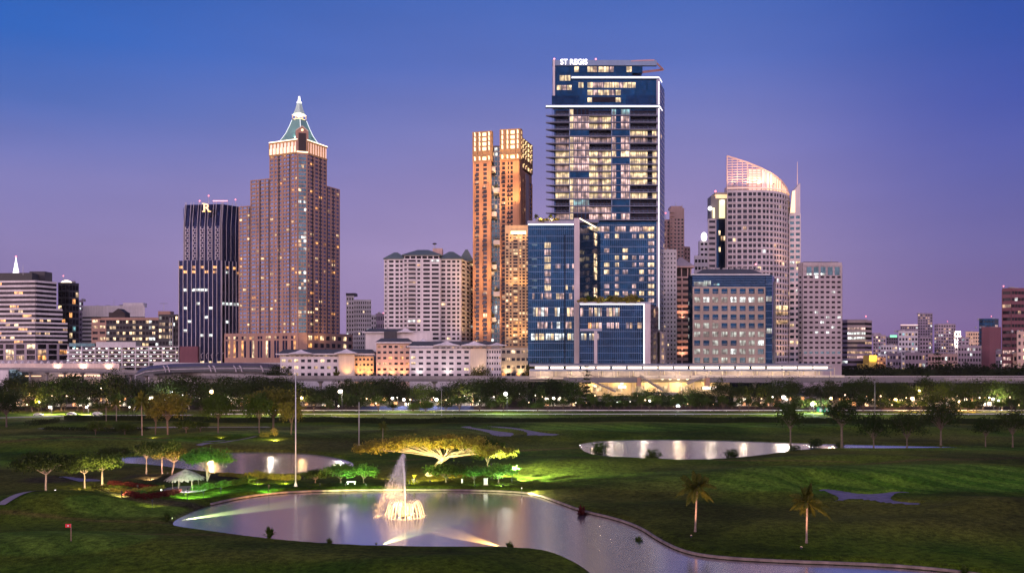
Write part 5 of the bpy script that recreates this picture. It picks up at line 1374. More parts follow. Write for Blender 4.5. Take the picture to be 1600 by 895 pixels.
PA, PB, PC = ([gp(*p) for p in q] for q in (POND_A, POND_B, POND_C))
BK = [[gp(*p) for p in q] for q in BUNK]
def smooth_poly(P, it=2):
    for _ in range(it):
        Q = []
        for i in range(len(P)):
            a, c = P[i], P[(i+1) % len(P)]
            Q += [(a[0]*.75+c[0]*.25, a[1]*.75+c[1]*.25), (a[0]*.25+c[0]*.75, a[1]*.25+c[1]*.75)]
        P = Q
    return P
PA, PB, PC = (smooth_poly(p, 2) for p in (PA, PB, PC)); BK = [smooth_poly(p, 2) for p in BK]
def sdf(poly, X, Y):
    X = np.asarray(X, float); Y = np.asarray(Y, float)
    D = np.full(X.shape, 1e9); inside = np.zeros(X.shape, bool); n = len(poly)
    xs = [p[0] for p in poly]; ys = [p[1] for p in poly]
    for i in range(n):
        ax, ay = poly[i]; bx_, by_ = poly[(i+1) % n]
        ex, ey = bx_-ax, by_-ay; wx, wy = X-ax, Y-ay
        t = np.clip((wx*ex+wy*ey)/(ex*ex+ey*ey+1e-12), 0, 1)
        D = np.minimum(D, (wx-ex*t)**2+(wy-ey*t)**2)
        c = ((ay > Y) != (by_ > Y)) & (X < (bx_-ax)*(Y-ay)/(by_-ay+1e-12)+ax)
        inside ^= c
    return np.where(inside, -1, 1)*np.sqrt(D)
def sst(a, b, x):
    t = np.clip((x-a)/(b-a), 0, 1); return t*t*(3-2*t)
MOUNDS = [(gp(760, 905), 26, 9, .9), (gp(560, 880), 40, 10, .8), (gp(300, 850), 34, 9, .9), (gp(60, 800), 16, 9, 1.7), (gp(200, 790), 26, 8, 1.0), (gp(90, 862), 22, 9, .5),
          (gp(950, 668), 60, 16, 1.1), (gp(1250, 672), 70, 14, 1.0), (gp(900, 735), 24, 16, 1.3), (gp(1180, 760), 34, 16, 1.6), (gp(1450, 748), 44, 20, 2.0), (gp(1400, 830), 26, 9, .8),
          (gp(60, 695), 46, 22, 1.6), (gp(640, 682), 70, 22, 1.3), (gp(1560, 800), 18, 10, 1.3), (gp(820, 683), 18, 7, .9), (gp(250, 700), 30, 8, 1.2), (gp(1320, 725), 60, 12, 1.2), (gp(240, 755), 28, 9, .9), (gp(1050, 800), 14, 8, .9)]
def base_h(X, Y):
    h = .35*np.sin(X*.043+1.3)*np.cos(Y*.051)+.25*np.sin(X*.09+Y*.07)+.22*np.sin(X*.021-Y*.13+2)+.12*np.sin(X*.16-Y*.11)*np.sin(Y*.19+X*.03)
    for (cx, cy), sx, sy, a in MOUNDS: h = h+1.5*a*np.exp(-((X-cx)/sx)**2-((Y-cy)/sy)**2)
    return h*(1-sst(415, 445, Y))*sst(60, 100, Y)
BKC = [(sum(p[0] for p in q)/len(q), sum(p[1] for p in q)/len(q)) for q in BK]
BKZ = [float(base_h(np.array(c[0]), np.array(c[1]))) for c in BKC]
def ground(X, Y, carve=True):
    X = np.asarray(X, float); Y = np.asarray(Y, float)
    h = base_h(X, Y)
    for P in (PA, PB, PC):
        s = sdf(P, X, Y)
        h = np.where(s > 0, h*sst(0, 22, s) + (.05 + .12*sst(0, 3, s) - .65*(1-sst(-.2, 1.6, s))), np.clip(-.6+s*.5, -2.5, 0))
    for q, z in zip(BK, BKZ):
        s = sdf(q, X, Y); w = 1-sst(1.0, 10, s)
        h = h*(1-w)+z*w
        h = h + np.where(s < 0, -.9*sst(0, 1.2, -s), .35*np.exp(-(s/1.5)**2))
    return h
def gz(x, y): return float(ground(np.array([x]), np.array([y]))[0])
def axis(lo, hi, step, far_lo, far_hi, g=1.35):
    mid = list(np.arange(lo, hi, step)); a = []; s = step; x = lo
    while x > far_lo: s *= g; x -= s; a.append(x)
    b = []; s = step; x = mid[-1]
    while x < far_hi: s *= g; x += s; b.append(x)
    return np.array(a[::-1]+mid+b)
gx = axis(-290, 290, .95, -9000, 9000); gy = axis(110, 440, .95, -400, 14000)
GX, GYY = np.meshgrid(gx, gy)
H = ground(GX, GYY)
def pnoise(X, Y, s, seed):
    rg = np.random.RandomState(seed); out = np.zeros(X.shape)
    for k in range(7):
        a = rg.rand()*6.28; f = s*(.6+.9*rg.rand()); ph = rg.rand()*6.28
        out += np.sin((X*math.cos(a)+Y*math.sin(a)*1.8)*f+ph)
    return out/7
def gz(x, y):
    i = int(np.clip(np.searchsorted(gx, x)-1, 0, len(gx)-2)); j = int(np.clip(np.searchsorted(gy, y)-1, 0, len(gy)-2))
    u = (x-gx[i])/(gx[i+1]-gx[i]); v = (y-gy[j])/(gy[j+1]-gy[j])
    return float(H[j, i]*(1-u)*(1-v)+H[j, i+1]*u*(1-v)+H[j+1, i]*(1-u)*v+H[j+1, i+1]*u*v)
def build_terrain():
    ny, nx = GX.shape
    v = np.stack([GX, GYY, H], -1).reshape(-1, 3)
    idx = np.arange(ny*nx).reshape(ny, nx)
    q = np.stack([idx[:-1, :-1], idx[:-1, 1:], idx[1:, 1:], idx[1:, :-1]], -1).reshape(-1, 4)
    me = bpy.data.meshes.new('golf_course_ground')
    me.vertices.add(len(v)); me.vertices.foreach_set('co', v.ravel())
    me.loops.add(q.size); me.loops.foreach_set('vertex_index', q.ravel())
    me.polygons.add(len(q)); me.polygons.foreach_set('loop_start', np.arange(0, q.size, 4)); me.polygons.foreach_set('loop_total', np.full(len(q), 4))
    me.polygons.foreach_set('use_smooth', np.ones(len(q), bool))
    me.update()
    # turf zones: R mown short (greens and fairways), G dry or brownish rough, B bare earth and leaf litter
    X, Y = GX, GYY
    def ell(px, py, sx, sy): cx, cy = gp(px, py); return np.sqrt(((X-cx)/sx)**2+((Y-cy)/sy)**2)
    mown = np.zeros(X.shape)
    for (px, py, sx, sy) in ((90, 856, 15.5, 11), (60, 728, 34, 12), (210, 803, 14, 6), (1420, 700, 50, 9), (1300, 668, 90, 22), (900, 672, 60, 20), (240, 695, 60, 12), (560, 680, 60, 26), (1280, 760, 60, 18)):
        mown = np.maximum(mown, 1-sst(.92, 1.04, ell(px, py, sx, sy)+.05*pnoise(X, Y, .1, 3)))
    mown = np.maximum(mown, sst(430, 434, Y)*(1-sst(478, 482, Y))*1.0)
    dry = np.clip(.5+1.3*pnoise(X, Y, .045, 5), 0, 1)
    dry = np.maximum(dry, (1-sst(.5, 1.3, ell(975, 775, 26, 16)))*.9); dry = np.maximum(dry, (1-sst(.6, 1.2, ell(470, 695, 16, 12)))*1.0)
    dry = np.maximum(dry, (1-sst(.6, 1.2, ell(1210, 735, 22, 8)))*.7); dry = np.maximum(dry, (1-sst(.5, 1.2, ell(520, 878, 30, 8)))*.7)
    for (xa, ya, xb, yb, ww) in ((1340, 737, 1620, 722, 2.2), (1000, 722, 1330, 732, 1.6), (0, 812, 330, 822, 1.2), (200, 845, 400, 838, 1.2), (620, 722, 900, 700, 2.5), (0, 700, 260, 690, 2.2)):
        P0, P1 = gp(xa, ya), gp(xb, yb); ex, ey = P1[0]-P0[0], P1[1]-P0[1]; tt = np.clip(((X-P0[0])*ex+(Y-P0[1])*ey)/(ex*ex+ey*ey), 0, 1)
        dd = np.hypot(X-P0[0]-ex*tt, Y-P0[1]-ey*tt)+1.2*pnoise(X, Y, .08, 8); dry = np.maximum(dry, 1.5*(1-sst(ww*.5, ww*1.5, dd))); mown *= sst(ww*.4, ww*.9, dd)
    bare = sst(498, 508, Y)
    for (px, py, sx, sy) in ((95, 752, 10, 7), (300, 752, 20, 12), (215, 770, 14, 4), (400, 748, 18, 6), (128, 785, 5, 2.5), (250, 792, 12, 3)):
        bare = np.maximum(bare, (1-sst(.7, 1.15, ell(px, py, sx, sy)))*.8)
    bare = np.maximum(bare, (1-sst(-.2, .5, sdf(PA, X, Y)))*1.0)
    ca = me.color_attributes.new('turf', 'FLOAT_COLOR', 'POINT')
    ca.data.foreach_set('color', np.stack([mown, dry, bare, np.ones(X.shape)], -1).ravel())
    m, nt, p, out = newmat('turf')
    at = nt.nodes.new('ShaderNodeAttribute'); at.attribute_name = 'turf'; sp = nt.nodes.new('ShaderNodeSeparateXYZ'); nt.links.new(at.outputs['Vector'], sp.inputs[0])
    n0 = noise_n(nt, .022, 4, rough=.6); n1 = noise_n(nt, .06, 5); n2 = noise_n(nt, .9, 4, rough=.7); n3 = noise_n(nt, 5.0, 3, rough=.7)
    g = nt.nodes.new('ShaderNodeNewGeometry'); wv = nt.nodes.new('ShaderNodeTexWave'); wv.bands_direction = 'DIAGONAL'; wv.inputs['Scale'].default_value = .055; wv.inputs['Distortion'].default_value = 2.6; wv.inputs['Detail'].default_value = 3; nt.links.new(g.outputs['Position'], wv.inputs['Vector'])
    rough = mixc(nt, maprange(nt, n1.outputs[0], .35, .65, 0, 1), (.020, .056, .003), (.060, .092, .006))
    mow = mixc(nt, maprange(nt, wv.outputs['Fac'], .35, .65, 0, 1), (.040, .104, .008), (.074, .150, .014))
    c = mixc(nt, sp.outputs['X'], rough, mow)
    c = mixc(nt, mathn(nt, 'MINIMUM', mathn(nt, 'MULTIPLY', sp.outputs['Y'], .62), 1.0), c, (.085, .068, .018))
    c = mixc(nt, sp.outputs['Z'], c, (.035, .026, .020))
    c = mixc(nt, 1.0, c, mixc(nt, maprange(nt, n2.outputs[0], .3, .7, 0, 1), (.34, .34, .34), (1.65, 1.6, 1.5)), 'MULTIPLY')
    c = mixc(nt, 1.0, c, mixc(nt, maprange(nt, n3.outputs[0], .3, .7, 0, 1), (.5, .5, .5), (1.5, 1.5, 1.5)), 'MULTIPLY')
    c = mixc(nt, 1.0, c, mixc(nt, maprange(nt, n0.outputs[0], .36, .62, 0, 1, True), (.55, .58, .62), (1.55, 1.5, 1.3)), 'MULTIPLY')
    nt.links.new(c, p.inputs['Base Color']); p.inputs['Roughness'].default_value = 1.0; p.inputs['Specular IOR Level'].default_value = .03
    bp = nt.nodes.new('ShaderNodeBump'); bp.inputs['Strength'].default_value = .9; bp.inputs['Distance'].default_value = .35
    nt.links.new(mathn(nt, 'ADD', n2.outputs[0], mathn(nt, 'MULTIPLY', n3.outputs[0], .5)), bp.inputs['Height']); nt.links.new(bp.outputs[0], p.inputs['Normal'])
    me.materials.append(m)
    o = bpy.data.objects.new('ground', me); COL.objects.link(o); o['kind'] = 'structure'
build_terrain()

# water
def watermat(name, c, rough=.19, mix=.35):
    m, nt, p, out = newmat(name)
    p.inputs['Base Color'].default_value = (c[0], c[1], c[2], 1); p.inputs['Roughness'].default_value = .8
    p.inputs['Specular IOR Level'].default_value = 0
    gl = nt.nodes.new('ShaderNodeBsdfGlossy'); gl.inputs['Roughness'].default_value = rough; gl.inputs['Color'].default_value = (.95, .93, .95, 1)
    fr = nt.nodes.new('ShaderNodeFresnel'); fr.inputs['IOR'].default_value = 1.45
    g = nt.nodes.new('ShaderNodeNewGeometry'); mp = nt.nodes.new('ShaderNodeMapping'); mp.inputs['Scale'].default_value = (.5, 1.2, 1); nt.links.new(g.outputs['Position'], mp.inputs[0])
    n = noise_n(nt, 1.1, 3, mp.outputs[0]); bp = nt.nodes.new('ShaderNodeBump'); bp.inputs['Strength'].default_value = .05; bp.inputs['Distance'].default_value = .08
    nt.links.new(n.outputs[0], bp.inputs['Height']); nt.links.new(bp.outputs[0], gl.inputs['Normal']); nt.links.new(bp.outputs[0], fr.inputs['Normal'])
    f = maprange(nt, fr.outputs[0], .02, .5, .28, 1.0)
    mx = nt.nodes.new('ShaderNodeMixShader'); nt.links.new(f, mx.inputs[0]); nt.links.new(p.outputs[0], mx.inputs[1]); nt.links.new(gl.outputs[0], mx.inputs[2]); nt.links.new(mx.outputs[0], out.inputs[0])
    return m
M['water'] = watermat('pond_water_surface', (.10, .10, .095))
M['water_far'] = watermat('rippled_pond_surface', (.10, .095, .085), .22)
M['stone_edge'] = wallmat('pond_stone_edge', (.24, .18, .16), .9, .35, .6)
def offset_poly(P, d):
    n = len(P); a = sum(P[i][0]*P[(i+1) % n][1]-P[(i+1) % n][0]*P[i][1] for i in range(n)); s = 1 if a > 0 else -1
    out = []
    for i in range(n):
        p0, p1 = P[i-1], P[(i+1) % n]; t = Vector((p1[0]-p0[0], p1[1]-p0[1]))
        if t.length < 1e-9: out.append(P[i]); continue
        t.normalize(); out.append((P[i][0]+t.y*s*d, P[i][1]-t.x*s*d))
    return out
for P, nm, wm in ((PA, 'pond_water', 'water'), (PB, 'pond_water', 'water'), (PC, 'pond_water', 'water_far')):
    m = MB(); Q = offset_poly(P, .9)
    a = sum(Q[i][0]*Q[(i+1) % len(Q)][1]-Q[(i+1) % len(Q)][0]*Q[i][1] for i in range(len(Q)))
    if a < 0: Q = Q[::-1]
    m.face([(q[0], q[1], -.42) for q in Q], M[wm]); o = m.build(nm); o['kind'] = 'structure'
def ribbon(name, pts, w, z_of, mat, kind='structure', h=None, closed=False):
    m = MB(); L, Rr = [], []
    n = len(pts)
    for i, p in enumerate(pts):
        a = pts[max(i-1, 0)]; c = pts[min(i+1, n-1)]; t = Vector((c[0]-a[0], c[1]-a[1])); t.normalize()
        L.append((p[0]-t.y*w/2, p[1]+t.x*w/2)); Rr.append((p[0]+t.y*w/2, p[1]-t.x*w/2))
    for i in range(n-1):
        q = [L[i], Rr[i], Rr[i+1], L[i+1]]
        if h is None: m.face([(x, y, z_of(x, y)) for x, y in q], mat)
        else: m.prism(q, h[0], h[1], mat)
    o = m.build(name)
    if kind: o['kind'] = kind
    return o
ring = [p for p in offset_poly(PA, .05)]
def sub(P, f): return [p for p in P if f(p)]
k0 = min(range(len(ring)), key=lambda i: (ring[i][0]-gp(330, 785)[0])**2+(ring[i][1]-gp(330, 785)[1])**2)
seq = ring[k0:]+ring[:k0]
if seq[5][0] < seq[0][0]: seq = [seq[0]]+seq[1:][::-1]
seq = seq[:min(range(len(seq)), key=lambda i: (seq[i][0]-gp(1560, 900)[0])**2+(seq[i][1]-gp(1560, 900)[1])**2)]
ribbon('pond_edging', seq, .32, None, M['stone_edge'], h=(-.7, .06))
M['sand'] = wallmat('bunker_sand', (.16, .125, .18), 1.0, .3, .8, streak=False)
for q, z in zip(BK, BKZ):
    m = MB(); Q = offset_poly(q, .3); a = sum(Q[i][0]*Q[(i+1) % len(Q)][1]-Q[(i+1) % len(Q)][0]*Q[i][1] for i in range(len(Q)))
    if a < 0: Q = Q[::-1]
    m.face([(p[0], p[1], z-.28) for p in Q], M['sand']); o = m.build('sand_bunker'); o['kind'] = 'structure'
M['path'] = wallmat('path_paving', (.18, .15, .17), .95, .2, .5, streak=False)
def dense(px_pts, step=3.0):
    P = [gp(*p) for p in px_pts]; out = []
    for a, c in zip(P, P[1:]):
        L = math.hypot(c[0]-a[0], c[1]-a[1]); k = max(1, int(L/step))
        out += [(a[0]+(c[0]-a[0])*i/k, a[1]+(c[1]-a[1])*i/k) for i in range(k)]
    return out+[P[-1]]
HX = lambda x, y: gz(x, y)+.13
for pts, w in (([(60, 671), (110, 670), (150, 669.5), (220, 671), (300, 673), (340, 672), (420, 668)], 4.5), ([(310, 701), (335, 697), (365, 692), (400, 689)], 2.2), ([(-20, 655), (60, 652.5), (130, 651), (200, 650.5), (300, 650)], 8), ([(0, 808), (30, 800), (75, 788), (140, 779), (165, 776)], 2.0), ([(520, 652), (545, 655), (560, 657)], 3.0)):
    P = dense(pts, 1.3)
    ribbon('path', P, w, HX, M['path'])
P = [(PX(-100+i*30, 484), 484) for i in range(70)]
o = ribbon('racetrack', P, 14, lambda x, y: .03, M['path'])
# ================================================================== PLANTS
def leafmat(name, c1, c2, trans=.35):
    m, nt, p, out = newmat(name); nt.nodes.remove(p)
    n = noise_n(nt, .8, 3, rough=.7); oi = nt.nodes.new('ShaderNodeObjectInfo')
    n2 = noise_n(nt, 4.0, 1)
    c = mixc(nt, maprange(nt, n.outputs[0], .35, .65, 0, 1), c1, c2)
    c = mixc(nt, 1.0, c, mixc(nt, n2.outputs[0], (.45, .45, .45), (1.6, 1.6, 1.6)), 'MULTIPLY')
    c = mixc(nt, 1.0, c, mixc(nt, oi.outputs['Random'], (.75, .8, .75), (1.25, 1.15, 1.1)), 'MULTIPLY')
    d = nt.nodes.new('ShaderNodeBsdfDiffuse'); t = nt.nodes.new('ShaderNodeBsdfTranslucent'); mx = nt.nodes.new('ShaderNodeMixShader'); mx.inputs[0].default_value = trans
    nt.links.new(c, d.inputs[0]); nt.links.new(c, t.inputs[0]); nt.links.new(d.outputs[0], mx.inputs[1]); nt.links.new(t.outputs[0], mx.inputs[2]); nt.links.new(mx.outputs[0], out.inputs[0])
    return m
M['leaf'] = leafmat('tree_leaf', (.034, .060, .012), (.065, .095, .020))
M['leaf_dk'] = leafmat('dark_tree_leaf', (.018, .032, .010), (.034, .048, .014))
M['leaf_ol'] = leafmat('olive_leaf', (.075, .085, .018), (.12, .11, .025))
M['leaf_gr'] = leafmat('fresh_leaf', (.06, .14, .03), (.10, .20, .03))
M['leaf_yl'] = leafmat('yellow_green_leaf', (.17, .16, .03), (.26, .20, .04))
M['leaf_rd'] = leafmat('dark_red_leaf', (.050, .008, .010), (.075, .020, .018))
M['palm_leaf'] = leafmat('palm_frond', (.06, .075, .015), (.12, .12, .025))
M['bark'] = wallmat('bark', (.11, .075, .055), .95, .3, 1.5); M['bark_pale'] = wallmat('pale_bark', (.24, .18, .145), .95, .3, 1.5)
def leaf_mesh(name, clumps, n_sub, per, size, mat, seed, spread=.75, flat=.6):
    """clumps: (cx,cy,cz,rx,ry,rz). Many leaf-sized quads gathered in twig clusters through the crown's volume"""
    rg = np.random.RandomState(seed); cs = []
    tot = sum(c[3]*c[4]*c[5]*1.0 for c in clumps)**1.0
    for c in clumps:
        k = max(3, int(n_sub*(c[3]*c[4]*c[5])/tot))
        u = rg.normal(size=(k, 3)); u /= np.linalg.norm(u, axis=1)[:, None]
        r = rg.rand(k)**.42
        cs.append(np.array(c[:3])+u*r[:, None]*np.array(c[3:6]))
    cs = np.concatenate(cs)
    pts = np.repeat(cs, per, 0)+rg.normal(size=(len(cs)*per, 3))*np.array([spread, spread, spread*.55])
    nrm = rg.normal(size=pts.shape)+np.array([0, 0, flat]); nrm /= np.linalg.norm(nrm, axis=1)[:, None]
    a = np.cross(nrm, rg.normal(size=pts.shape)); a /= np.linalg.norm(a, axis=1)[:, None]; b = np.cross(nrm, a)
    s = size*(.55+.9*rg.rand(len(pts)))[:, None]
    v = np.stack([pts-a*s*.5, pts+b*s*.32, pts+a*s*.5, pts-b*s*.32], 1).reshape(-1, 3)
    n = len(pts); me = bpy.data.meshes.new(name)
    me.vertices.add(4*n); me.vertices.foreach_set('co', v.ravel()); me.loops.add(4*n); me.loops.foreach_set('vertex_index', np.arange(4*n))
    me.polygons.add(n); me.polygons.foreach_set('loop_start', np.arange(0, 4*n, 4)); me.polygons.foreach_set('loop_total', np.full(n, 4))
    me.update(); me.materials.append(mat)
    return me
def limb_mesh(name, trunk, forks, r0, mat):
    m = MB(); m.tube([p for p, _ in trunk], [r for _, r in trunk], mat, 8)
    for f in forks: m.tube([p for p, _ in f], [r for _, r in f], mat, 5, cap=False)
    me_o = m.build(name, None, smooth=True); me = me_o.data; bpy.data.objects.remove(me_o); return me
PROTO = {}
def make_tree(kind, h, Rr, th, nb, leafm, barkm, seed, size, n_sub, per, flatness=.22, spread=.8, asym=(0, 0), r0=.35, lean=(0, 0), multi=1, dome=True):
    rg = random.Random(seed); clumps = []; forks = []
    base = (lean[0], lean[1], th)
    for i in range(nb):
        a = 6.283*i*.618+rg.random()*.5; rr = Rr*math.sqrt((i+.5)/nb)*.86
        cz = h-Rr*flatness*.9-((rr/Rr)**2*Rr*flatness*.9 if dome else rg.random()*Rr*flatness*.3)
        c = (rr*math.cos(a)+asym[0], rr*math.sin(a)*.9+asym[1], cz+rg.uniform(-.05, .05)*h)
        q = Rr*(.30+.12*rg.random())
        clumps.append((c[0], c[1], c[2], q, q, max(.4, Rr*flatness*(.8+.4*rg.random()))))
        mid = (base[0]*.55+c[0]*.45+rg.uniform(-.3, .3), base[1]*.55+c[1]*.45, base[2]*.45+c[2]*.55+.0)
        forks.append([((base[0], base[1], base[2]-.1), r0*.55), (mid, r0*.3), ((c[0], c[1], c[2]-.1), r0*.1)])
        for k in range(2):
            e = (c[0]+rg.uniform(-1, 1)*q*.8, c[1]+rg.uniform(-1, 1)*q*.8, c[2]+rg.uniform(0, .5)*q*.5)
            forks.append([(mid, r0*.2), (e, r0*.06)])
    trunk = [((0, 0, -.3), r0*1.45), ((.05, 0, .25), r0*1.05), ((lean[0]*.4+.08*Rr*.1, lean[1]*.5, th*.5), r0*.85), (base, r0*.72)]
    if multi > 1:
        for k in range(1, multi):
            a = 6.28*k/multi; forks.append([((0, 0, 0), r0*.9), ((math.cos(a)*Rr*.12, math.sin(a)*.4, th*.6), r0*.6), ((math.cos(a)*Rr*.35, math.sin(a)*.8, h-Rr*flatness*1.6), r0*.3)])
    PROTO[kind] = (leaf_mesh('crown', clumps, n_sub, per, size, leafm, seed, spread), limb_mesh('trunk', trunk, forks, r0, barkm), h, Rr, seed)
def put(kind, name, label, cat, px, py, h=None, wd=None, group=None, rz=None, z=None, Y=None):
    """stand a plant at ground pixel (px, py), total height h metres, crown width wd"""
    cr, tr, H0, R0, sd = PROTO[kind]
    if Y is None: Y = GY(py)
    x = PX(px, Y)
    o = thing(name, label, cat, (x, Y, gz(x, Y) if z is None else z), group, rz=((px*37.7+py*11.3+(Y or 0)*7.1) % 628)/100 if rz is None else rz)
    s = (h/H0) if h else 1.0; w = (wd/(2*R0)) if wd else s
    o.scale = (w, w, s)
    if tr is not None:
        t = bpy.data.objects.new('trunk', tr); COL.objects.link(t); t.parent = o
    c = bpy.data.objects.new('crown' if tr is not None else 'foliage', cr); COL.objects.link(c); c.parent = o
    return o
def hpx(py_base, npx): return npx*GY(py_base)/F
make_tree('rain1', 16, 9, 3.2, 22, M['leaf_dk'], M['bark'], 1, .66, 300, 15, .52, 1.0)
make_tree('rain2', 15, 10, 3.0, 22, M['leaf_dk'], M['bark'], 2, .66, 300, 15, .44, 1.0, r0=.45)
make_tree('rain3', 17, 9, 3.5, 20, M['leaf'], M['bark'], 3, .64, 300, 15, .6, 1.0)
make_tree('rain4', 13, 9, 4, 13, M['leaf_ol'], M['bark'], 4, .55, 220, 14, .30, 1.0)
make_tree('tall1', 14, 5, 4, 12, M['leaf_dk'], M['bark'], 5, .55, 210, 15, .62, .9, r0=.3)
make_tree('tall2', 12, 4.2, 3, 10, M['leaf'], M['bark'], 6, .5, 180, 14, .6, .8, r0=.25)
make_tree('umb1', 6.2, 4.6, 3.2, 11, M['leaf_dk'], M['bark_pale'], 11, .44, 170, 22, .22, .5, r0=.20, dome=False)
make_tree('umb2', 6.4, 4.2, 3.3, 12, M['leaf'], M['bark_pale'], 12, .44, 170, 22, .25, .5, r0=.2, dome=False)
make_tree('umb3', 5.8, 4.4, 2.8, 10, M['leaf_ol'], M['bark_pale'], 13, .42, 130, 22, .2, .5, r0=.18, lean=(.5, 0), dome=False)
make_tree('lit', 6.4, 5.4, 2.4, 14, M['leaf_gr'], M['bark_pale'], 14, .44, 210, 22, .22, .5, r0=.14, multi=4, dome=True)
make_tree('sparse1', 9, 5, 3, 12, M['leaf_ol'], M['bark'], 15, .5, 300, 13, .42, .7, r0=.22, multi=2)
make_tree('sparse2', 10, 5.5, 3.5, 13, M['leaf'], M['bark'], 16, .5, 320, 13, .42, .7, r0=.24)
make_tree('small1', 4.6, 3.3, 1.1, 12, M['leaf_gr'], M['bark'], 17, .38, 150, 20, .34, .45, r0=.15)
make_tree('small2', 4.2, 3.2, 1.1, 11, M['leaf'], M['bark'], 18, .38, 130, 20, .32, .45, r0=.14)
make_tree('slim', 13, 2.9, 5.5, 11, M['leaf_dk'], M['bark'], 19, .42, 170, 12, 1.05, .55, r0=.24)
make_tree('round', 9.5, 4.2, 3.3, 11, M['leaf_dk'], M['bark'], 20, .42, 190, 13, .5, .6, r0=.22)
# the big spreading tree by the pond
def big_tree():
    rg = random.Random(31); clumps = []; forks = []
    for i in range(30):
        t = i/29; x = -15.5+t*31+rg.uniform(-.6, .6); y = rg.uniform(-4.2, 4.2)*(1-abs(t-.5)*.9)
        z = 7.0+1.2*math.sin(t*3.1)-(1.5 if t > .82 else 0)+rg.uniform(-.3, .3)
        clumps.append((x, y, z, 2.5, 2.1, 1.15))
    sx, sy, sz = 1.6, 0, 4.6
    trunk = [((-1.7, 0, -.3), 1.15), ((-1.2, 0, .5), .85), ((.3, 0, 2.4), .68), ((1.4, 0, 4.0), .62), ((sx, sy, sz), .55)]
    for c in clumps:
        m1 = (sx*.6+c[0]*.4, c[1]*.4, sz+.9+rg.random()*.3) if c[0] < 6 else (sx*.45+c[0]*.55, c[1]*.4, sz+.6)
        forks.append([((sx, sy, sz-.3), .20), (m1, .11), ((c[0], c[1], c[2]-.2), .03)])
        for k in range(2): forks.append([(m1, .06), ((c[0]+rg.uniform(-2, 2), c[1]+rg.uniform(-1.5, 1.5), c[2]+.2), .04)])
    forks.append([((.9, 0, 3.3), .5), ((3.6, .3, 5.3), .42), ((7.5, .6, 6.0), .34), ((11, .4, 5.9), .2)])
    forks.append([((1.2, 0, 3.9), .45), ((-1.5, -.4, 5.6), .36), ((-6, -.8, 6.3), .25), ((-11, 0, 6.6), .12)])
    PROTO['big'] = (leaf_mesh('crown', clumps, 800, 25, .42, M['leaf_yl'], 31, .55), limb_mesh('trunk', trunk, forks, 1, M['bark_pale']), 8.9, 16, 31)
big_tree()
def palm_proto(kind, h, nf, fl, seed, lean=.4):
    rg = random.Random(seed); m = MB()
    pts = [(lean*math.sin(t*1.2)*.8, 0, -.3+t*(h-fl*.55+.3)) for t in [i/7 for i in range(8)]]
    for i in range(1): m.tube(pts, [.30]+[.19-.006*i for i in range(1, 8)], M['bark_pale'], 8)
    to = m.build('trunk', None, smooth=True); tme = to.data; bpy.data.objects.remove(to)
    f = MB(); top = Vector(pts[-1])
    for k in range(nf):
        a = 6.283*k*.618+rg.random()*.3; el = rg.uniform(-.1, 1.45); L = fl*rg.uniform(.8, 1.05); dr = rg.uniform(.75, 1.2)
        P = []
        for i in range(9):
            t = i/8; r = L*t*math.cos(el)*(1-.12*t)+.02; z = L*t*math.sin(el)-dr*L*.62*t*t*(.45+.55*math.cos(el))
            P.append(top+Vector((math.cos(a)*r, math.sin(a)*r, z)))
        f.tube(P, [.05]*8+[.02], M['palm_leaf'], 3, cap=False)
        sd = Vector((-math.sin(a), math.cos(a), 0))
        for i in range(34):
            t = .10+.90*i/34; j = min(7, int(t*8)); w = t*8-j; p = P[j].lerp(P[j+1], w); tan = (P[j+1]-P[j]).normalized()
            ll = fl*.17*math.sin(math.pi*min(1, t*.9+.12))+.12
            for s_ in (-1, 1):
                e = p+sd*s_*ll*.75+tan*ll*.45-Vector((0, 0, ll*(.42+rg.random()*.35)))
                f.face([p-tan*.13, p+tan*.13, e+tan*.05, e-tan*.05], M['palm_leaf'])
    fo = f.build('crown', None); fme = fo.data; bpy.data.objects.remove(fo)
    PROTO[kind] = (fme, tme, h, fl, seed)
palm_proto('palm1', 10, 24, 5.2, 5); palm_proto('palm2', 9.5, 22, 5.2, 8, -.3); palm_proto('palm3', 10, 18, 4.2, 9, .2)
# low bushes
def bush_proto(kind, rx, ry, rz, mat, seed, n=70, size=.2, per=14):
    PROTO[kind] = (leaf_mesh('foliage', [(0, 0, rz*.45, rx, ry, rz*.55), (rx*.3, 0, rz*.3, rx*.6, ry*.7, rz*.3), (-rx*.35, 0, rz*.3, rx*.6, ry*.7, rz*.3)], n, per, size, mat, seed, .16, flat=.2), None, rz, rx, seed)
bush_proto('bush_g', 1.6, 1.4, 1.8, M['leaf'], 41, 120); bush_proto('bush_d', 1.6, 1.4, 1.9, M['leaf_dk'], 42, 120); bush_proto('bush_y', 1.5, 1.2, 1.3, M['leaf_yl'], 43, 120)
bush_proto('bush_gr', 1.6, 1.3, 1.3, M['leaf_gr'], 44, 130); bush_proto('bush_r', 1.5, 1.2, .9, M['leaf_rd'], 45, 120)
def spiky(kind, h, r, mat, seed, n=46):
    rg = random.Random(seed); m = MB()
    for k in range(n):
        a = rg.random()*6.28; el = rg.uniform(.3, 1.45); L = h*rg.uniform(.6, 1.05); b0 = Vector((rg.uniform(-.2, .2)*r, rg.uniform(-.2, .2)*r, 0))
        e = b0+Vector((math.cos(a)*math.cos(el)*r*1.4, math.sin(a)*math.cos(el)*r*1.4, L*math.sin(el))); mid = b0.lerp(e, .5)+Vector((0, 0, .18*h)); sd = Vector((-math.sin(a), math.cos(a), 0))*.09*h
        m.face([b0-sd*.4, b0+sd*.4, mid+sd, mid-sd], mat); m.face([mid-sd, mid+sd, e+sd*.1, e-sd*.1], mat)
    o = m.build('foliage', None); me = o.data; bpy.data.objects.remove(o); PROTO[kind] = (me, None, h, r, seed)
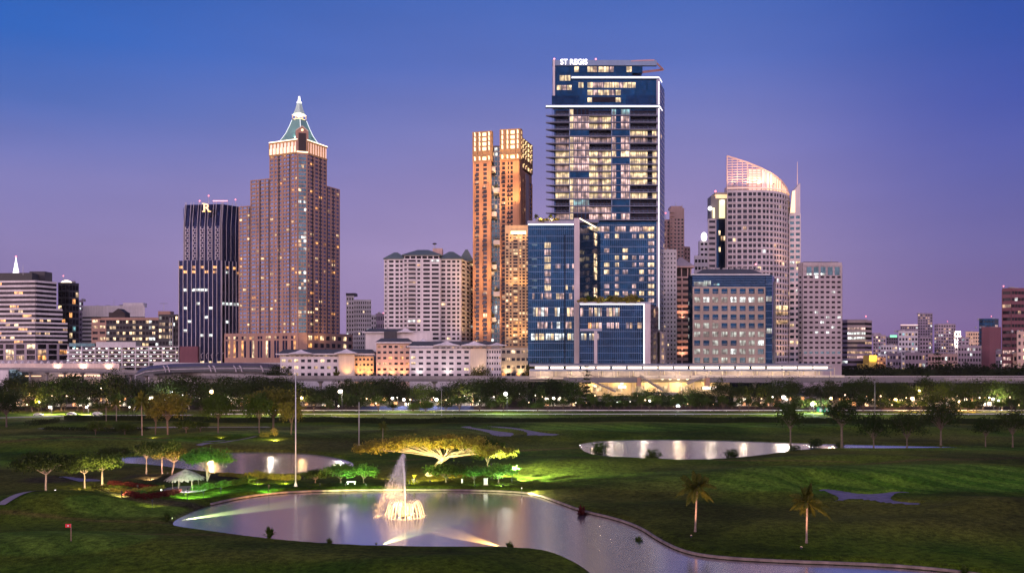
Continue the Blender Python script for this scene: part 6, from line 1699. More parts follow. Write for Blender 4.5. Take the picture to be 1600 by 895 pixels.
spiky('spiky', 1.9, 1.1, M['leaf'], 51, 70); spiky('spiky_red', 2.2, .8, M['leaf_rd'], 52, 30)

# ---------------- background row of trees in front of the viaduct
MARKS = [(-60, 100, 'below the cream terrace building'), (100, 215, 'below the open car park'), (215, 300, 'below the navy tower'), (300, 440, 'below the brown tower'), (440, 540, 'below the low two gabled wing'),
         (540, 645, 'below the orange and salmon hotel walls'), (645, 790, 'below the three gabled hotel wing'), (790, 890, 'at the left end of the lit station'), (890, 1010, 'before the blue glass tower'), (1010, 1120, 'before the brightest station part'),
         (1120, 1215, 'before the grey stone office'), (1215, 1310, 'before the station right end'), (1310, 1400, 'below the dark mauve rounded tower'), (1400, 1500, 'below the middle of the far skyline'), (1500, 1680, 'below the maroon tower at the right edge')]
ORD = ['first', 'second', 'third', 'fourth', 'fifth', 'sixth', 'seventh', 'eighth', 'ninth', 'tenth']
rt = random.Random(77); rowt = []
px = -30
while px < 1640:
    lowz = 905 < px < 1125
    if lowz: top = rt.uniform(604, 616); Y = rt.uniform(500, 515)
    elif 1120 < px < 1310: top = rt.uniform(592, 603); Y = rt.uniform(505, 535)
    elif px < 440: top = rt.uniform(580, 597); Y = rt.uniform(495, 535)
    else: top = rt.uniform(587, 605); Y = rt.uniform(500, 540)
    rowt.append((px, Y, top, 'tall2' if lowz and rt.random() < .6 else rt.choice(['rain1', 'rain2', 'rain3', 'rain1', 'rain2', 'tall1' if not lowz else 'rain3'])))
    px += rt.uniform(21, 31) if not lowz else rt.uniform(18, 26)
for (px, Y, top, kd) in rowt + [(897, 512, 571, 'norf')]: pass
cnt = {}
kinds = {'rain1': 'dark spreading tree', 'rain2': 'dark broad flat crowned tree', 'rain3': 'green domed tree', 'tall1': 'dark upright tree', 'tall2': 'slender green tree', 'rain4': 'olive spreading tree'}
for (px, Y, top, kd) in sorted(rowt):
    mk = next(m for m in MARKS if m[0] <= px < m[1])[2]; cnt[mk] = cnt.get(mk, 0)+1
    h = PZ(top, Y)
    put(kd, 'tree', f"{kinds[kd]} {mk}, {ORD[cnt[mk]-1]} from left", 'tree', px, 0, h=h, wd=h*rt.uniform(1.15, 1.45) if kd.startswith('rain') else h*.75, group='row of trees in front of the railway viaduct', z=0, Y=Y)
# layered norfolk-like tree poking above the station
M['leaf_bk'] = leafmat('blackish_leaf', (.012, .02, .008), (.02, .03, .01))
m = []
for k in range(9): m.append((0, 0, 6+k*2.4, 3.4-k*.3, 3.4-k*.3, .35))
PROTO['tier'] = (leaf_mesh('crown', m, 220, 12, .5, M['leaf_bk'], 71, .5), limb_mesh('trunk', [((0, 0, -.3), .35), ((0, 0, 12), .22), ((0, 0, 26), .05)], [], 1, M['bark']), 27, 3.5, 3)
put('tier', 'tree', 'tall dark tiered tree whose layered top crosses the lit station roof', 'tree', 917, 0, h=27, wd=9, z=0, Y=520)
# second, lower row along the racetrack fence
row2 = []; px = 842
while px < 1215: row2.append(px); px += rt.uniform(10, 15)
for i, px in enumerate(row2):
    Y = rt.uniform(494, 500); h = PZ(rt.uniform(617, 628), Y)
    mk = next(m for m in MARKS if m[0] <= px < m[1])[2]; cnt['s'+mk] = cnt.get('s'+mk, 0)+1
    put('tall2' if i % 2 else 'tall1', 'young_tree', f"young green fence tree {mk}, {ORD[min(9, cnt['s'+mk]-1)]} from left", 'tree', px, 0, h=h, wd=5.4, group='young trees along the racetrack fence', z=0, Y=Y)
# low belt of dark garden trees in front of the sheds
px = -20; i = 0
while px < 1630:
    if not 845 < px < 1215:
        Y = rt.uniform(486, 500); h = rt.uniform(5.5, 10.5)
        mk = next(m for m in MARKS if m[0] <= px < m[1])[2]; cnt['b'+mk] = cnt.get('b'+mk, 0)+1
        put(['tall2', 'tall1', 'rain3', 'small2', 'rain1'][i % 5], 'low_tree', f"low bushy tree {mk}, {ORD[min(9, cnt['b'+mk]-1)]} from left", 'tree', px, 0, h=h, wd=h*rt.uniform(.8, 1.5), group='low bushy trees before the tree line', z=0, Y=Y)
    i += 1; px += rt.uniform(14, 34)
# dark wood behind the viaduct at right, and small trees at building feet
m = MB(); wood = []
rw = random.Random(5)
for k in range(60):
    px = 1316+k*5.2; Y = 700+rw.random()*40; x = PX(px, Y); z = PZ(572+rw.uniform(-4, 4)-(4 if 1470 < px < 1530 else 0), Y)
    wood.append((x, Y, z-5, 6.5, 5, 5.5))
o = bpy.data.objects.new('dark_wood', leaf_mesh('dark_wood', wood, 1500, 12, 1.3, M['leaf_bk'], 9, 1.3)); COL.objects.link(o)
props(o, 'long dark wood along the right horizon between the viaduct and the far skyline', 'wood', None, 'stuff')
m = MB(); m.prism([(PX(1316, 705), 705), (PX(1660, 705), 705), (PX(1660, 740), 740), (PX(1316, 740), 740)], 0, PZ(577, 700), M['leaf_bk']); ob = m.build('wood_understorey'); props(ob, 'dense dark undergrowth filling the wood along the right horizon', 'undergrowth', None, 'stuff')
put('tier', 'tree', 'dark feathery tree standing above the wood before the far skyline', 'tree', 1466, 0, h=PZ(541, 720), wd=15, z=0, Y=720)
for px, yt, Y, lb in ((750, 570, 605, 'reddish tree in front of the right part of the white wing with three gables'), (833, 566, 600, 'tree at the lower left corner of the blue glass tower'), (430, 570, 612, 'dark tree at the right end of the curved station roof'), (445, 572, 612, 'small tree in front of the left end of the low white wing')):
    put('rain4' if px > 700 else 'rain1', 'tree', lb, 'tree', px, 0, h=PZ(yt, Y), wd=16, z=0, Y=Y)
for px, lb in ((526, 'small palm before the blank cream end of the low white wing'), (609, 'small palm in front of the salmon hotel walls'), (582, 'small palm between the orange and the salmon hotel walls')):
    put('palm3', 'palm_tree', lb, 'palm tree', px, 0, h=PZ(574 if px == 526 else 583, 608), wd=8, z=0, Y=608)
# ---------------- mid distance trees
def T(kd, nm, lb, px, base, top, width=None, cat='tree', group=None):
    h = hpx(base, base-top); return put(kd, nm, lb, cat, px, base, h=h, wd=hpx(base, width) if width else None, group=group)
T('round', 'tree', 'dark tree at the left edge before the far racetrack', 10, 668, 614, 50)
T('palm3', 'palm_tree', 'orange tinted palm left of the brown leafed trees, in front of a bright lamp', 222, 682, 612, 40, 'palm tree')
T('palm3', 'palm_tree', 'shorter dark palm just left of the orange tinted palm', 182, 660, 625, 26, 'palm tree')
T('palm3', 'palm_tree', 'slim dark palm far left of the orange tinted palm, near the road', 166, 660, 628, 22, 'palm tree')
T('sparse1', 'tree', 'bare brownish tree right of the orange tinted palm', 243, 681, 622, 30)
T('sparse1', 'tree', 'spreading brownish tree with open branches left of the orange street lamp', 262, 682, 616, 58)
T('sparse2', 'tree', 'round crowned tree directly under the orange street lamp', 341, 681, 618, 50)
T('sparse2', 'tree', 'olive tree left of the clipped yellow bush, with a dark lower trunk', 405, 684, 622, 48)
T('sparse1', 'tree', 'large olive tree with layered branches above the clipped yellow bush', 427, 681, 612, 78)
T('sparse1', 'tree', 'thin olive tree close to the left of the white pole', 455, 686, 634, 34)
T('small2', 'tree', 'tiny flat tree before the purple path at far left', 149, 682, 661, 26)
T('small2', 'tree', 'tiny brownish tree beside the path below the palms', 195, 680, 664, 30)
T('small2', 'tree', 'little dark tree under the brownish open branched tree', 291, 680, 661, 36)
T('small2', 'tree', 'little brownish tree right of the little dark one', 313, 678, 663, 26)
T('umb1', 'tree', 'small flat topped tree beyond the narrow strip of water at left', 178, 718, 688, 50)
T('umb1', 'umbrella_tree', 'leftmost flat crowned tree, dull, on the near left lawn', 72, 776, 713, 84)
T('umb1', 'umbrella_tree', 'dark flat tree beside the pale trunked one, before the left bunker', 132, 765, 722, 58)
T('umb2', 'umbrella_tree', 'flat crowned tree with lit yellow green leaves and pale leaning trunk', 160, 764, 715, 74)
T('umb1', 'umbrella_tree', 'slim reddish trunked flat tree left of the thatched gazebo', 229, 751, 703, 48)
T('umb2', 'umbrella_tree', 'taller flat tree behind the slim reddish trunked one', 253, 744, 696, 46)
T('umb3', 'umbrella_tree', 'pinkish branched open tree just above the thatched gazebo', 269, 744, 707, 58)
T('lit', 'umbrella_tree', 'bright green floodlit tree with white forked trunks behind the gazebo', 324, 760, 711, 76)
T('small2', 'small_tree', 'low reddish green tree right of the white pole', 493, 757, 737, 42)
T('small1', 'small_tree', 'bright green rounded tree left of the white bench', 532, 757, 728, 54)
T('small1', 'small_tree', 'green low tree right of the white bench', 568, 757, 729, 42)
T('small2', 'small_tree', 'dim sprawling tree under the right arm of the big spreading tree', 697, 757, 728, 64)
T('small1', 'small_tree', 'bright green little tree left of the white pedestal', 741, 758, 733, 38)
T('small1', 'small_tree', 'bright green tree with white trunk right of the white pedestal', 779, 758, 730, 58)
T('palm3', 'palm_tree', 'small dark palm rising behind the left end of the big spreading tree', 598, 694, 660, 26, 'palm tree')
Yb = GY(747); o = put('big', 'spreading_tree', 'huge flat spreading tree lit golden, leaning over the pond bank', 'tree', 682, 747, h=hpx(747, 57), wd=hpx(747, 222), rz=0)
T('small2', 'small_tree', 'pale grey green tree under the right end of the golden spreading tree', 762, 742, 694, 56)
for px, base, top, w, kd, lb in ((1235, 702, 612, 40, 'slim', 'slim crooked tree standing before the bright end of the right pond'), (1315, 700, 622, 52, 'slim', 'tall dark tree at the right end of the bright pond'), (1365, 697, 633, 50, 'round', 'dark round tree right of the bright pond, first of three'),
     (1417, 696, 630, 56, 'round', 'dark round tree right of the bright pond, second of three'), (1470, 695, 625, 62, 'round', 'dark round tree right of the bright pond, third and widest of three'), (1540, 698, 652, 40, 'round', 'smaller dark tree second from the right edge'), (1582, 698, 640, 48, 'round', 'dark tree nearest the right edge on the fairway')):
    T(kd, 'tree', lb, px, base, top, w)
T('palm1', 'coconut_palm', 'drooping coconut palm left of the purple bunker shape, further from it', 1086, 836, 741, 88, 'palm tree')
T('palm2', 'coconut_palm', 'drooping coconut palm next to the right bunker', 1260, 854, 764, 88, 'palm tree')
for px, base, h, kd, lb in ((937, 707, 20, 'bush_g', 'round reed bush at the left end of the bright pond'), (1019, 716, 18, 'bush_g', 'round bush on the near bank of the bright pond'), (1144, 713, 15, 'bush_d', 'dark round bush on the near bank right of the middle of the bright pond'), (1241, 704, 12, 'bush_d', 'small dark bush at the foot of the slim crooked tree'), (1275, 696, 14, 'bush_d', 'dark bush standing in the bright pond near its right end'), (1312, 698, 10, 'bush_d', 'low bush at the foot of the tall dark tree')):
    put(kd, 'bush', lb, 'bush', px, base, h=hpx(base, h), wd=hpx(base, h*1.7), z=-.45)
for px, base, h, kd, lb in ((421, 844, 20, 'spiky', 'upright leafy plant on the near bank below the pole'), (515, 849, 13, 'spiky', 'small dark plant beside the near pond floodlight'), (797, 853, 17, 'spiky', 'straggly plant beside the amber pond floodlight'), (908, 800, 22, 'spiky_red', 'red tipped plant standing at the pond edge'), (997, 840, 22, 'spiky', 'dark leafy plant standing in the narrow part of the pond'), (978, 900, 12, 'spiky', 'dark plant cut by the lower frame edge in the pond'), (261, 815, 15, 'spiky', 'lit green plant at the left tip of the pond'), (1507, 893, 16, 'spiky', 'grassy plant at the lower right pond edge'), (1310-4, 893, 1, 'spiky', '')):
    if lb: put(kd, 'waterside_plant', lb, 'plant', px, base, h=hpx(base, h), wd=hpx(base, h*1.0))
# hedges and shrubs near the gazebo
def hedge(lb, pts, w, h, mat, nm='hedge', seed=3, size=.2, dens=34, clip=.15, sp=.12):
    P = [gp(*p) for p in pts]; cl = []; rg = random.Random(seed)
    cx, cy = P[0]
    for a, c in zip(P, P[1:]):
        L = math.hypot(c[0]-a[0], c[1]-a[1]); k = max(1, int(L/(w*.5)))
        for i in range(k):
            t = (i+.5)/k; x = a[0]+(c[0]-a[0])*t; y = a[1]+(c[1]-a[1])*t
            cl.append((x-cx, y-cy, gz(x, y)+h*.45, w*.55, w*.5, h*(.55+rg.uniform(-clip, clip))))
    me = leaf_mesh(nm, cl, int(dens*len(cl)*w), 9, size, mat, seed, sp, flat=.3)
    o = bpy.data.objects.new(nm, me); o.location = (cx, cy, 0); COL.objects.link(o)
    return props(o, lb, 'hedge', None)
hedge('dark red leafed border curving left of the gazebo', [(196, 791), (215, 793), (240, 789), (262, 783), (277, 777)], 2.6, 1.2, M['leaf_rd'], 'flower_bed', 1)
hedge('dim red leafed strip behind the yellow green shrubs', [(172, 762), (205, 764), (245, 769)], 2.2, .8, M['leaf_rd'], 'flower_bed', 2)
hedge('yellow green shrub line left of the gazebo', [(176, 788), (200, 780), (225, 776), (256, 770)], 1.9, 1.0, M['leaf_yl'], 'hedge', 3)
hedge('small clipped green shrub inside the red border', [(212, 785), (226, 783)], 1.5, .8, M['leaf_gr'], 'shrub', 4)
hedge('rounded dry shrub alone on the left lawn', [(146, 789), (166, 789)], 2.1, 1.6, M['leaf_ol'], 'shrub', 5)
hedge('round dry shrub beside the dark flat tree', [(112, 775), (124, 773)], 1.6, 1.0, M['leaf_ol'], 'shrub', 6)
hedge('green shrub right of the thatched gazebo', [(302, 775), (316, 772), (331, 769)], 2.2, 1.7, M['leaf_gr'], 'shrub', 7)
hedge('rounded green shrub between the gazebo and the yellow bushes', [(340, 768), (358, 765)], 2.2, 1.6, M['leaf_gr'], 'shrub', 8)
hedge('long green clipped shrub reaching toward the white pole', [(362, 764), (380, 761), (398, 757)], 2.4, 1.5, M['leaf'], 'shrub', 9)
hedge('bushy yellow green shrub at the near bank of the reddish pond', [(385, 757), (402, 751), (418, 750)], 2.2, 2.0, M['leaf_yl'], 'shrub', 10)
hedge('clipped straight yellow hedge left of the white pole', [(420, 752), (440, 752), (468, 752)], 1.8, 1.5, M['leaf_yl'], 'hedge', 11, clip=.04)
hedge('sprawling dry shrubs on the bank below the floodlit green tree', [(345, 748), (365, 749), (380, 752)], 2.0, 1.0, M['leaf_yl'], 'shrub', 12)
hedge('clipped yellow bush under the large olive tree', [(424, 689), (434, 689)], 3.0, 3.2, M['leaf_yl'], 'shrub', 13, clip=.05)
hedge('lower clipped bush left of the yellow one under the olive tree', [(408, 690), (420, 690)], 2.6, 2.2, M['leaf_ol'], 'shrub', 14, clip=.05)
hedge('orange lit shrub beside the far left path', [(165, 671), (175, 671)], 3.0, 1.8, M['leaf_ol'], 'shrub', 15)
hedge('dark low hedge along the far left path', [(70, 674), (110, 675), (150, 676), (190, 677), (232, 675)], 3.0, 1.6, M['leaf_dk'], 'hedge', 16, .35, 12)
hedge('dark hedge line beyond the tiny trees at far left', [(40, 667), (60, 666), (90, 662)], 3.0, 2.4, M['leaf_dk'], 'hedge', 17, .35, 12)
# long dark hedge along the racetrack: solid clipped core with a leafy skin
def long_hedge():
    pts = [(100, 657.5), (200, 659), (330, 660.5), (430, 661.5), (560, 662), (800, 662.5), (1000, 663), (1300, 663.5), (1700, 664)]
    P = [gp(*p) for p in pts]; m = MB(); cx, cy = P[4]
    for a, c in zip(P, P[1:]):
        L = math.hypot(c[0]-a[0], c[1]-a[1]); k = max(1, int(L/4))
        for i in range(k):
            q = [Vector(a).lerp(Vector(c), i/k), Vector(a).lerp(Vector(c), (i+1)/k)]
            m.prism([(q[0].x, q[0].y), (q[1].x, q[1].y), (q[1].x, q[1].y+5), (q[0].x, q[0].y+5)], -.2, gz(q[0].x, q[0].y)+2.1+.1*math.sin(i*1.7), M['leaf_bk'])
    r = thing('hedge', 'very long dark clipped hedge running along the near side of the racetrack', 'hedge', (cx, cy, 0)); m.build('clipped_core', r)
    cl = []
    for a, c in zip(P, P[1:]):
        L = math.hypot(c[0]-a[0], c[1]-a[1]); k = max(1, int(L/3))
        for i in range(k):
            q = Vector(a).lerp(Vector(c), (i+.5)/k); cl.append((q.x-cx, q.y-cy+1.5, gz(q.x, q.y)+1.5, 2.2, 2.2, .9))
    o = bpy.data.objects.new('foliage', leaf_mesh('foliage', cl, 2600, 6, .5, M['leaf_bk'], 5, .5)); COL.objects.link(o); o.parent = r
long_hedge()
# ================================================================== RACETRACK RAILS, FENCE, POLES
def rail(lb, Y0, Y1, pxa, pxb, z, hh=.32, step=9):
    m, p = MB(), MB(); A = (PX(pxa, Y0), Y0); C = (PX(pxb, Y1), Y1); r = thing('track_rail', lb, 'rail', (0, Y0, 0), 'white racetrack rails')
    d = Vector((C[0]-A[0], C[1]-A[1])); L = d.length; d.normalize(); n = Vector((d.y, -d.x))
    m.obox(A, d, n, 0, L, -.1, .1, z-hh, z, M['rail_white'])
    for k in range(int(L/step)+1): p.obox(A, d, n, k*step, k*step+.14, -.07, .07, 0, z-hh, M['rail_white'])
    m.build('rail', r); p.build('post', r)
M['rail_white'] = wallmat('white_painted_rail', (.8, .8, .8), .5, .1)
rail('white rail on the far side of the racetrack, just before the dark fence', 496, 496, 330, 1700, 1.3, .36)
rail('white rail on the near side of the racetrack, above the long dark hedge', 464, 464, 330, 1700, 1.2, .2)
def fence():
    r = thing('boundary_fence', 'long dark brown fence at the foot of the tree line behind the racetrack', 'fence', (0, 503, 0)); m, p, bl = MB(), MB(), MB()
    for k in range(150):
        px = 430+k*7.2; Y = 503
        m.box(PX(px, Y), PX(px+7.1, Y), Y, Y+.2, 0, 2.6, M['fence']); p.box(PX(px, Y), PX(px+.4, Y), Y-.15, Y+.35, 0, 3.0, M['metal_dk'])
    m.build('panel', r); p.build('post', r)
    for px0, px1, h in ((562, 640, 3.2), (655, 740, 3.4)):
        t = MB(); t.box(PX(px0, 501), PX(px1, 501), 500.6, 501, 0, h, M['tarp']); o = t.build('site_hoarding'); props(o, 'dark blue hoarding screen at the fence, ' + ('left one of two' if px0 < 600 else 'right one of two'), 'hoarding', 'blue hoardings at the fence')
M['fence'] = wallmat('fence_boards', (.055, .03, .035), .9); M['tarp'] = wallmat('blue_tarpaulin', (.018, .03, .12), .7)
fence()
def pole(nm, lb, cat, px, base, top, r0, mat='white_metal', head=None):
    Y = GY(base); x = PX(px, Y); g0 = gz(x, Y); r = thing(nm, lb, cat, (x, Y, g0)); zt = PZ(top, Y)
    m = MB(); m.tube([(x, Y, g0-.2), (x, Y, g0+.1)], [r0*3.2, r0*3.2], M[mat], 10); m.tube([(x, Y, g0+.1), (x, Y, g0+.9)], [r0*2.6, r0*1.2], M[mat], 10); m.build('base', r, smooth=False)
    m = MB(); m.tube([(x, Y, g0+.8), (x, Y, (g0+zt)/2), (x, Y, zt)], [r0, r0*.85, r0*.6], M[mat], 10); m.build('shaft', r, smooth=True)
    if head: m = MB(); m.ball((x, Y, zt+.1), r0*1.4, M[mat]); m.build('finial', r)
    return r
pole('flagpole', 'very tall white pole standing on the far bank of the fountain pond', 'pole', 462, 762.5, 585, .14, head=True)
pole('lamp_post', 'dull grey post behind the low bright green trees by the fountain pond', 'pole', 561, 700, 628, .22, 'grey')
pole('lamp_post', 'thin grey post at the racetrack, right part, before the trees', 'pole', 1367, 652, 594, .12, 'metal')
pole('lamp_post', 'thin grey post below the white wing with three gables', 'pole', 690, 650, 596, .1, 'metal')
# floodlit street lamps under the trees
def street_lamp(px, py, Y, h_over, color, power, lb, r=.5, heads=1):
    x = PX(px, Y); z = PZ(py, Y); t = thing('street_lamp', lb, 'street lamp', (x, Y, 0), 'street lamps among the trees')
    m = MB(); m.tube([(x+.8, Y+.3, 0), (x+.8, Y+.3, z*.7), (x+.8, Y+.3, z+.6)], [.16, .12, .09], M['metal_dk'], 6); m.tube([(x+.8, Y+.3, z+.55), (x, Y, z+.75)], [.08, .06], M['metal_dk'], 5); m.build('pole', t)
    m = MB(); m.tube([(x, Y, z+r*.7), (x, Y, z+r*1.3)], [r*1.1, r*.3], M['metal_dk'], 8); m.build('hood', t)
    key = 'lampglow_%d_%d' % (int(color[1]*100), int(color[2]*100))
    if key not in M: M[key] = glowmat(key, color, 3.0 if color[2] < .5 else 8)
    for k in range(heads):
        m = MB(); m.ball((x-k*2.6, Y-.1, z-k*1.2), r, M[key], 10, 7); m.build('lamp', t)
    lamp_light('lamp_light', (x, Y-.9, z), color, power*4.5, t, radius=r)
SO = (1.0, .58, .22); SW = (1.0, .86, .66); SC_ = (.86, .93, 1.0); SG = (.95, 1.0, .8)
LAMPS = [(331, 612, 440, SO, 16000, 'orange starlike lamp before the round crowned tree', .9, 1), (426, 620, 470, SW, 9000, 'double white lamp above the large olive tree', .75, 2), (472, 621, 490, SO, 8000, 'warm lamp just right of the tall white pole', .75, 1),
 (532, 611, 470, SW, 16000, 'brilliant white lamp below the orange hotel walls', .95, 1), (790, 615, 478, SG, 14000, 'brilliant white green lamp left of the station', .9, 1), (613, 622, 500, SW, 5000, 'white lamp, left of a pair below the salmon hotel walls', .6, 1),
 (631, 624, 498, SW, 5000, 'white lamp, right of a pair below the salmon hotel walls', .65, 1), (682, 624, 498, SW, 6000, 'white lamp below the middle of the white wing with three gables', .75, 1), (703, 613, 540, SC_, 3500, 'pale lamp high among the trees below the three gables', .65, 1), (718, 621, 505, SO, 4500, 'warm lamp below the right part of the three gabled wing', .7, 1), (734, 624, 498, SW, 3500, 'small warm lamp right of the others below the three gabled wing', .5, 1),
 (1224, 620, 470, SW, 12000, 'bright white lamp above the slim crooked tree', .85, 1), (1269, 631, 485, SC_, 8000, 'bluish white lamp left of the green cabins', .7, 1), (1298, 622, 480, SO, 5000, 'small orange lamp right of the bluish white one', .5, 1), (1425, 622, 490, SO, 10000, 'brightest orange lamp of the right tree line', .85, 1),
 (1436, 610, 520, SO, 4000, 'small orange lamp above the brightest one at right', .45, 1), (1399, 624, 500, SO, 7000, 'orange lamp left of the brightest one at right', .75, 1), (1498, 627, 500, SO, 4000, 'small amber lamp in the middle of the right tree line', .45, 1), (1519, 629, 490, SO, 7000, 'amber lamp right of the small amber one', .6, 1), (1551, 623, 500, SW, 5000, 'pale lamp near the right edge, left of two', .55, 1), (1560, 626, 500, SW, 3000, 'pale lamp near the right edge, right of two', .45, 1),
 (45, 615, 500, SO, 8000, 'warm lamp low behind the trees at the far left', .8, 1), (62, 628, 490, SO, 6000, 'reddish lamp right of the warm far left one', .5, 1), (236, 622, 500, (1, .9, .5), 9000, 'yellowish lamp behind the orange tinted palm', 1.1, 1), (255, 625, 505, SC_, 9000, 'cold white lamp right of the yellowish one', 1.3, 1), (268, 613, 510, SC_, 3500, 'dim cold lamp above the brownish open branched tree', .8, 1),
 (157, 606, 520, SO, 3500, 'orange lamp under the trees below the car park', .6, 1), (100, 618, 505, SO, 6000, 'orange lamp between trunks below the terrace building', .6, 1), (372, 604, 540, (1, .75, .4), 6000, 'warm lit sign lamp behind the trees below the brown tower', 1.5, 1), (357, 620, 505, SW, 3000, 'small white lamp right of the orange starlike one', .5, 1),
 (865, 622, 510, SW, 5000, 'pale lamp left of the tall tiered tree', .6, 1), (965, 628, 512, SC_, 3500, 'small cold lamp below the station staircase', .5, 1), (1059, 634, 505, SC_, 6000, 'cold white lamp at the fence below the bright station', .9, 1), (1175, 628, 510, SO, 4500, 'orange lamp below the grey stone office', .5, 1), (1015, 626, 512, SW, 3500, 'small lamp below the station concourse', .5, 1)]
for a in LAMPS: street_lamp(a[0], a[1], a[2], 0, a[3], a[4], a[5], a[6]*1.15, a[7])
rl = random.Random(21); M['glint'] = glowmat('added_amber_glint', (1.0, .55, .22), 2.6); M['glint2'] = glowmat('added_white_glint', (1.0, .85, .65), 3); cl_ = {}; px = -6  # extra lamps at random spots, added for glints between the crowns
while px < 1600:
    mk = next(m for m in MARKS if m[0] <= px < m[1])[2]; cl_[mk] = cl_.get(mk, 0)+1; Y = rl.uniform(478, 512); x = PX(px, Y); z = rl.uniform(3.0, 10)
    wm = rl.random() < .65; t = thing('added_glint_lamp', f"small {'amber' if wm else 'white'} added glint {mk}, {ORD[min(9, cl_[mk]-1)]} from left", 'lamp', (x, Y, 0), 'added glints among the trees')
    m = MB(); m.tube([(x, Y, 0), (x, Y, z)], [.07, .05], M['metal_dk'], 5); m.build('pole', t); m = MB(); m.ball((x, Y, z+.15), rl.uniform(.12, .5), M['glint' if wm else 'glint2'], 7, 5); m.build('lamp', t)
    px += rl.uniform(9, 26)
def cabins():
    for k, px in enumerate((1282, 1292)):
        Y = 492; x = PX(px, Y); r = thing('portable_cabin', 'small bright green portable cabin at the racetrack, ' + ('left' if k == 0 else 'right') + ' one of the pair', 'cabin', (x, Y, 0), 'green portable cabins')
        m = MB(); m.box(x-1.5, x+1.5, Y, Y+2.4, .1, 2.7, M['green_cab']); m.build('body', r); m = MB(); m.prism([(x-1.6, Y-.1), (x+1.6, Y-.1), (x+1.6, Y+2.5), (x-1.6, Y+2.5)], 2.7, 3.1, M['green_cab'], top=[(x-1.2, Y+.5, 3.1), (x+1.2, Y+.5, 3.1), (x+1.2, Y+2, 3.1), (x-1.2, Y+2, 3.1)]); m.build('roof', r)
        m = MB(); m.box(x-.6, x+.6, Y-.06, Y-.005, .2, 2.3, M['white_metal']); m.build('door', r)
M['green_cab'] = wallmat('green_plastic', (.02, .42, .25), .5)
cabins()
lamp_light('cabin_lamp', (PX(1287, 486), 484, 6), (.8, 1, .9), 2500, [o for o in bpy.data.objects if str(o.get('label', '')).startswith('bluish white lamp')][0])
# parked cars along the far left road
def car(px, Y, col, lb, rz=0.0):
    x = PX(px, Y); r = thing('parked_car', lb, 'car', (x, Y, gz(x, Y)), 'cars on the far left road'); z = gz(x, Y)
    m = MB()
    def prof(pts, y0, y1, mat):
        n = len(pts); 
        m.face([(x+a, y0, z+b) for a, b in pts], mat); m.face([(x+a, y1, z+b) for a, b in pts[::-1]], mat)
        for i in range(n):
            a, c = pts[i], pts[(i+1) % n]; m.face([(x+a[0], y0, z+a[1]), (x+a[0], y1, z+a[1]), (x+c[0], y1, z+c[1]), (x+c[0], y0, z+c[1])], mat)
    prof([(-2.2, .35), (2.2, .35), (2.25, .75), (1.5, .95), (.9, 1.45), (-1.2, 1.48), (-1.9, .95), (-2.25, .85)], Y-.9, Y+.9, M[col]); m.build('body', r)
    m = MB(); prof([(-1.7, .97), (1.3, .97), (.82, 1.36), (-1.1, 1.38)], Y-.93, Y+.93, M['g_black']); m.build('window', r)
    for dx in (-1.35, 1.35):
        for dy in (-.85, .85):
            m = MB(); m.tube([(x+dx, Y+dy-.1, z+.33), (x+dx, Y+dy+.1, z+.33)], [.33, .33], M['metal_dk'], 10); m.build('wheel', r)
    for dy in (-.6, .6): m = MB(); m.box(x+2.2, x+2.3, Y+dy-.15, Y+dy+.15, z+.6, z+.78, M['strip']); m.build('headlight', r)
for k, (px, Y, c, lb) in enumerate(((112, 462, 'white_metal', 'white car on the far left road, left of the second white one'), (152, 466, 'white_metal', 'white car on the far left road, nearest the slim dark palms'), (60, 458, 'metal', 'silver car on the far left road, nearest the left edge'))): car(px, Y, c, lb)
for px, lbk in ((78, 'silver and first white car'), (135, 'two white cars')):
    street_lamp(px, 636, 470, 0, SW, 5000, 'low white lamp above the road near the ' + lbk, .35)

# ================================================================== GAZEBO, BENCHES, FLAG AND GARDEN OBJECTS
def gazebo():
    Y = GY(771); x = PX(290, Y); g0 = gz(x, Y); r = thing('thatched_gazebo', 'round thatched gazebo on slim posts with a pale tiled floor', 'gazebo', (x, Y, g0))
    m = MB(); m.tube([(x, Y, g0-.3), (x, Y, g0+.18)], [4.6, 4.6], M['path'], 20); m.build('floor', r)
    for k in range(6):
        a = k*math.pi/3+.3; m = MB(); m.tube([(x+2.7*math.cos(a), Y+2.7*math.sin(a), g0+.1), (x+2.7*math.cos(a), Y+2.7*math.sin(a), g0+3.0)], [.1, .1], M['bark_pale'], 6); m.build('post', r)
    m = MB(); rg = random.Random(3)
    prof = [(3.9, 2.45), (3.0, 3.05), (1.9, 3.7), (.9, 4.15), (.12, 4.45)]
    for (r0, z0), (r1, z1) in zip(prof, prof[1:]):
        for k in range(28):
            a0, a1 = 6.2832*k/28, 6.2832*(k+1)/28; j = .97+rg.random()*.06
            m.face([(x+r0*j*math.cos(a0), Y+r0*j*math.sin(a0), g0+z0), (x+r0*j*math.cos(a1), Y+r0*j*math.sin(a1), g0+z0), (x+r1*math.cos(a1), Y+r1*math.sin(a1), g0+z1), (x+r1*math.cos(a0), Y+r1*math.sin(a0), g0+z1)], M['thatch'])
    for k in range(520):                                                       # straw tufts lapped over the cone
        a = rg.random()*6.2832; t = rg.random(); rr = 3.95*(1-t)+.1; z = 2.45+(4.45-2.45)*(1-(rr/4.05))**.85; w = .12+.1*rg.random()
        c, s_ = math.cos(a), math.sin(a); L = .7
        m.face([(x+rr*c-s_*w, Y+rr*s_+c*w, g0+z+.12), (x+rr*c+s_*w, Y+rr*s_-c*w, g0+z+.12), (x+(rr+L*.8)*c+s_*w*.6, Y+(rr+L*.8)*s_-c*w*.6, g0+z-.35), (x+(rr+L*.8)*c-s_*w*.6, Y+(rr+L*.8)*s_+c*w*.6, g0+z-.35)], M['thatch'])
    m.build('thatch_roof', r)
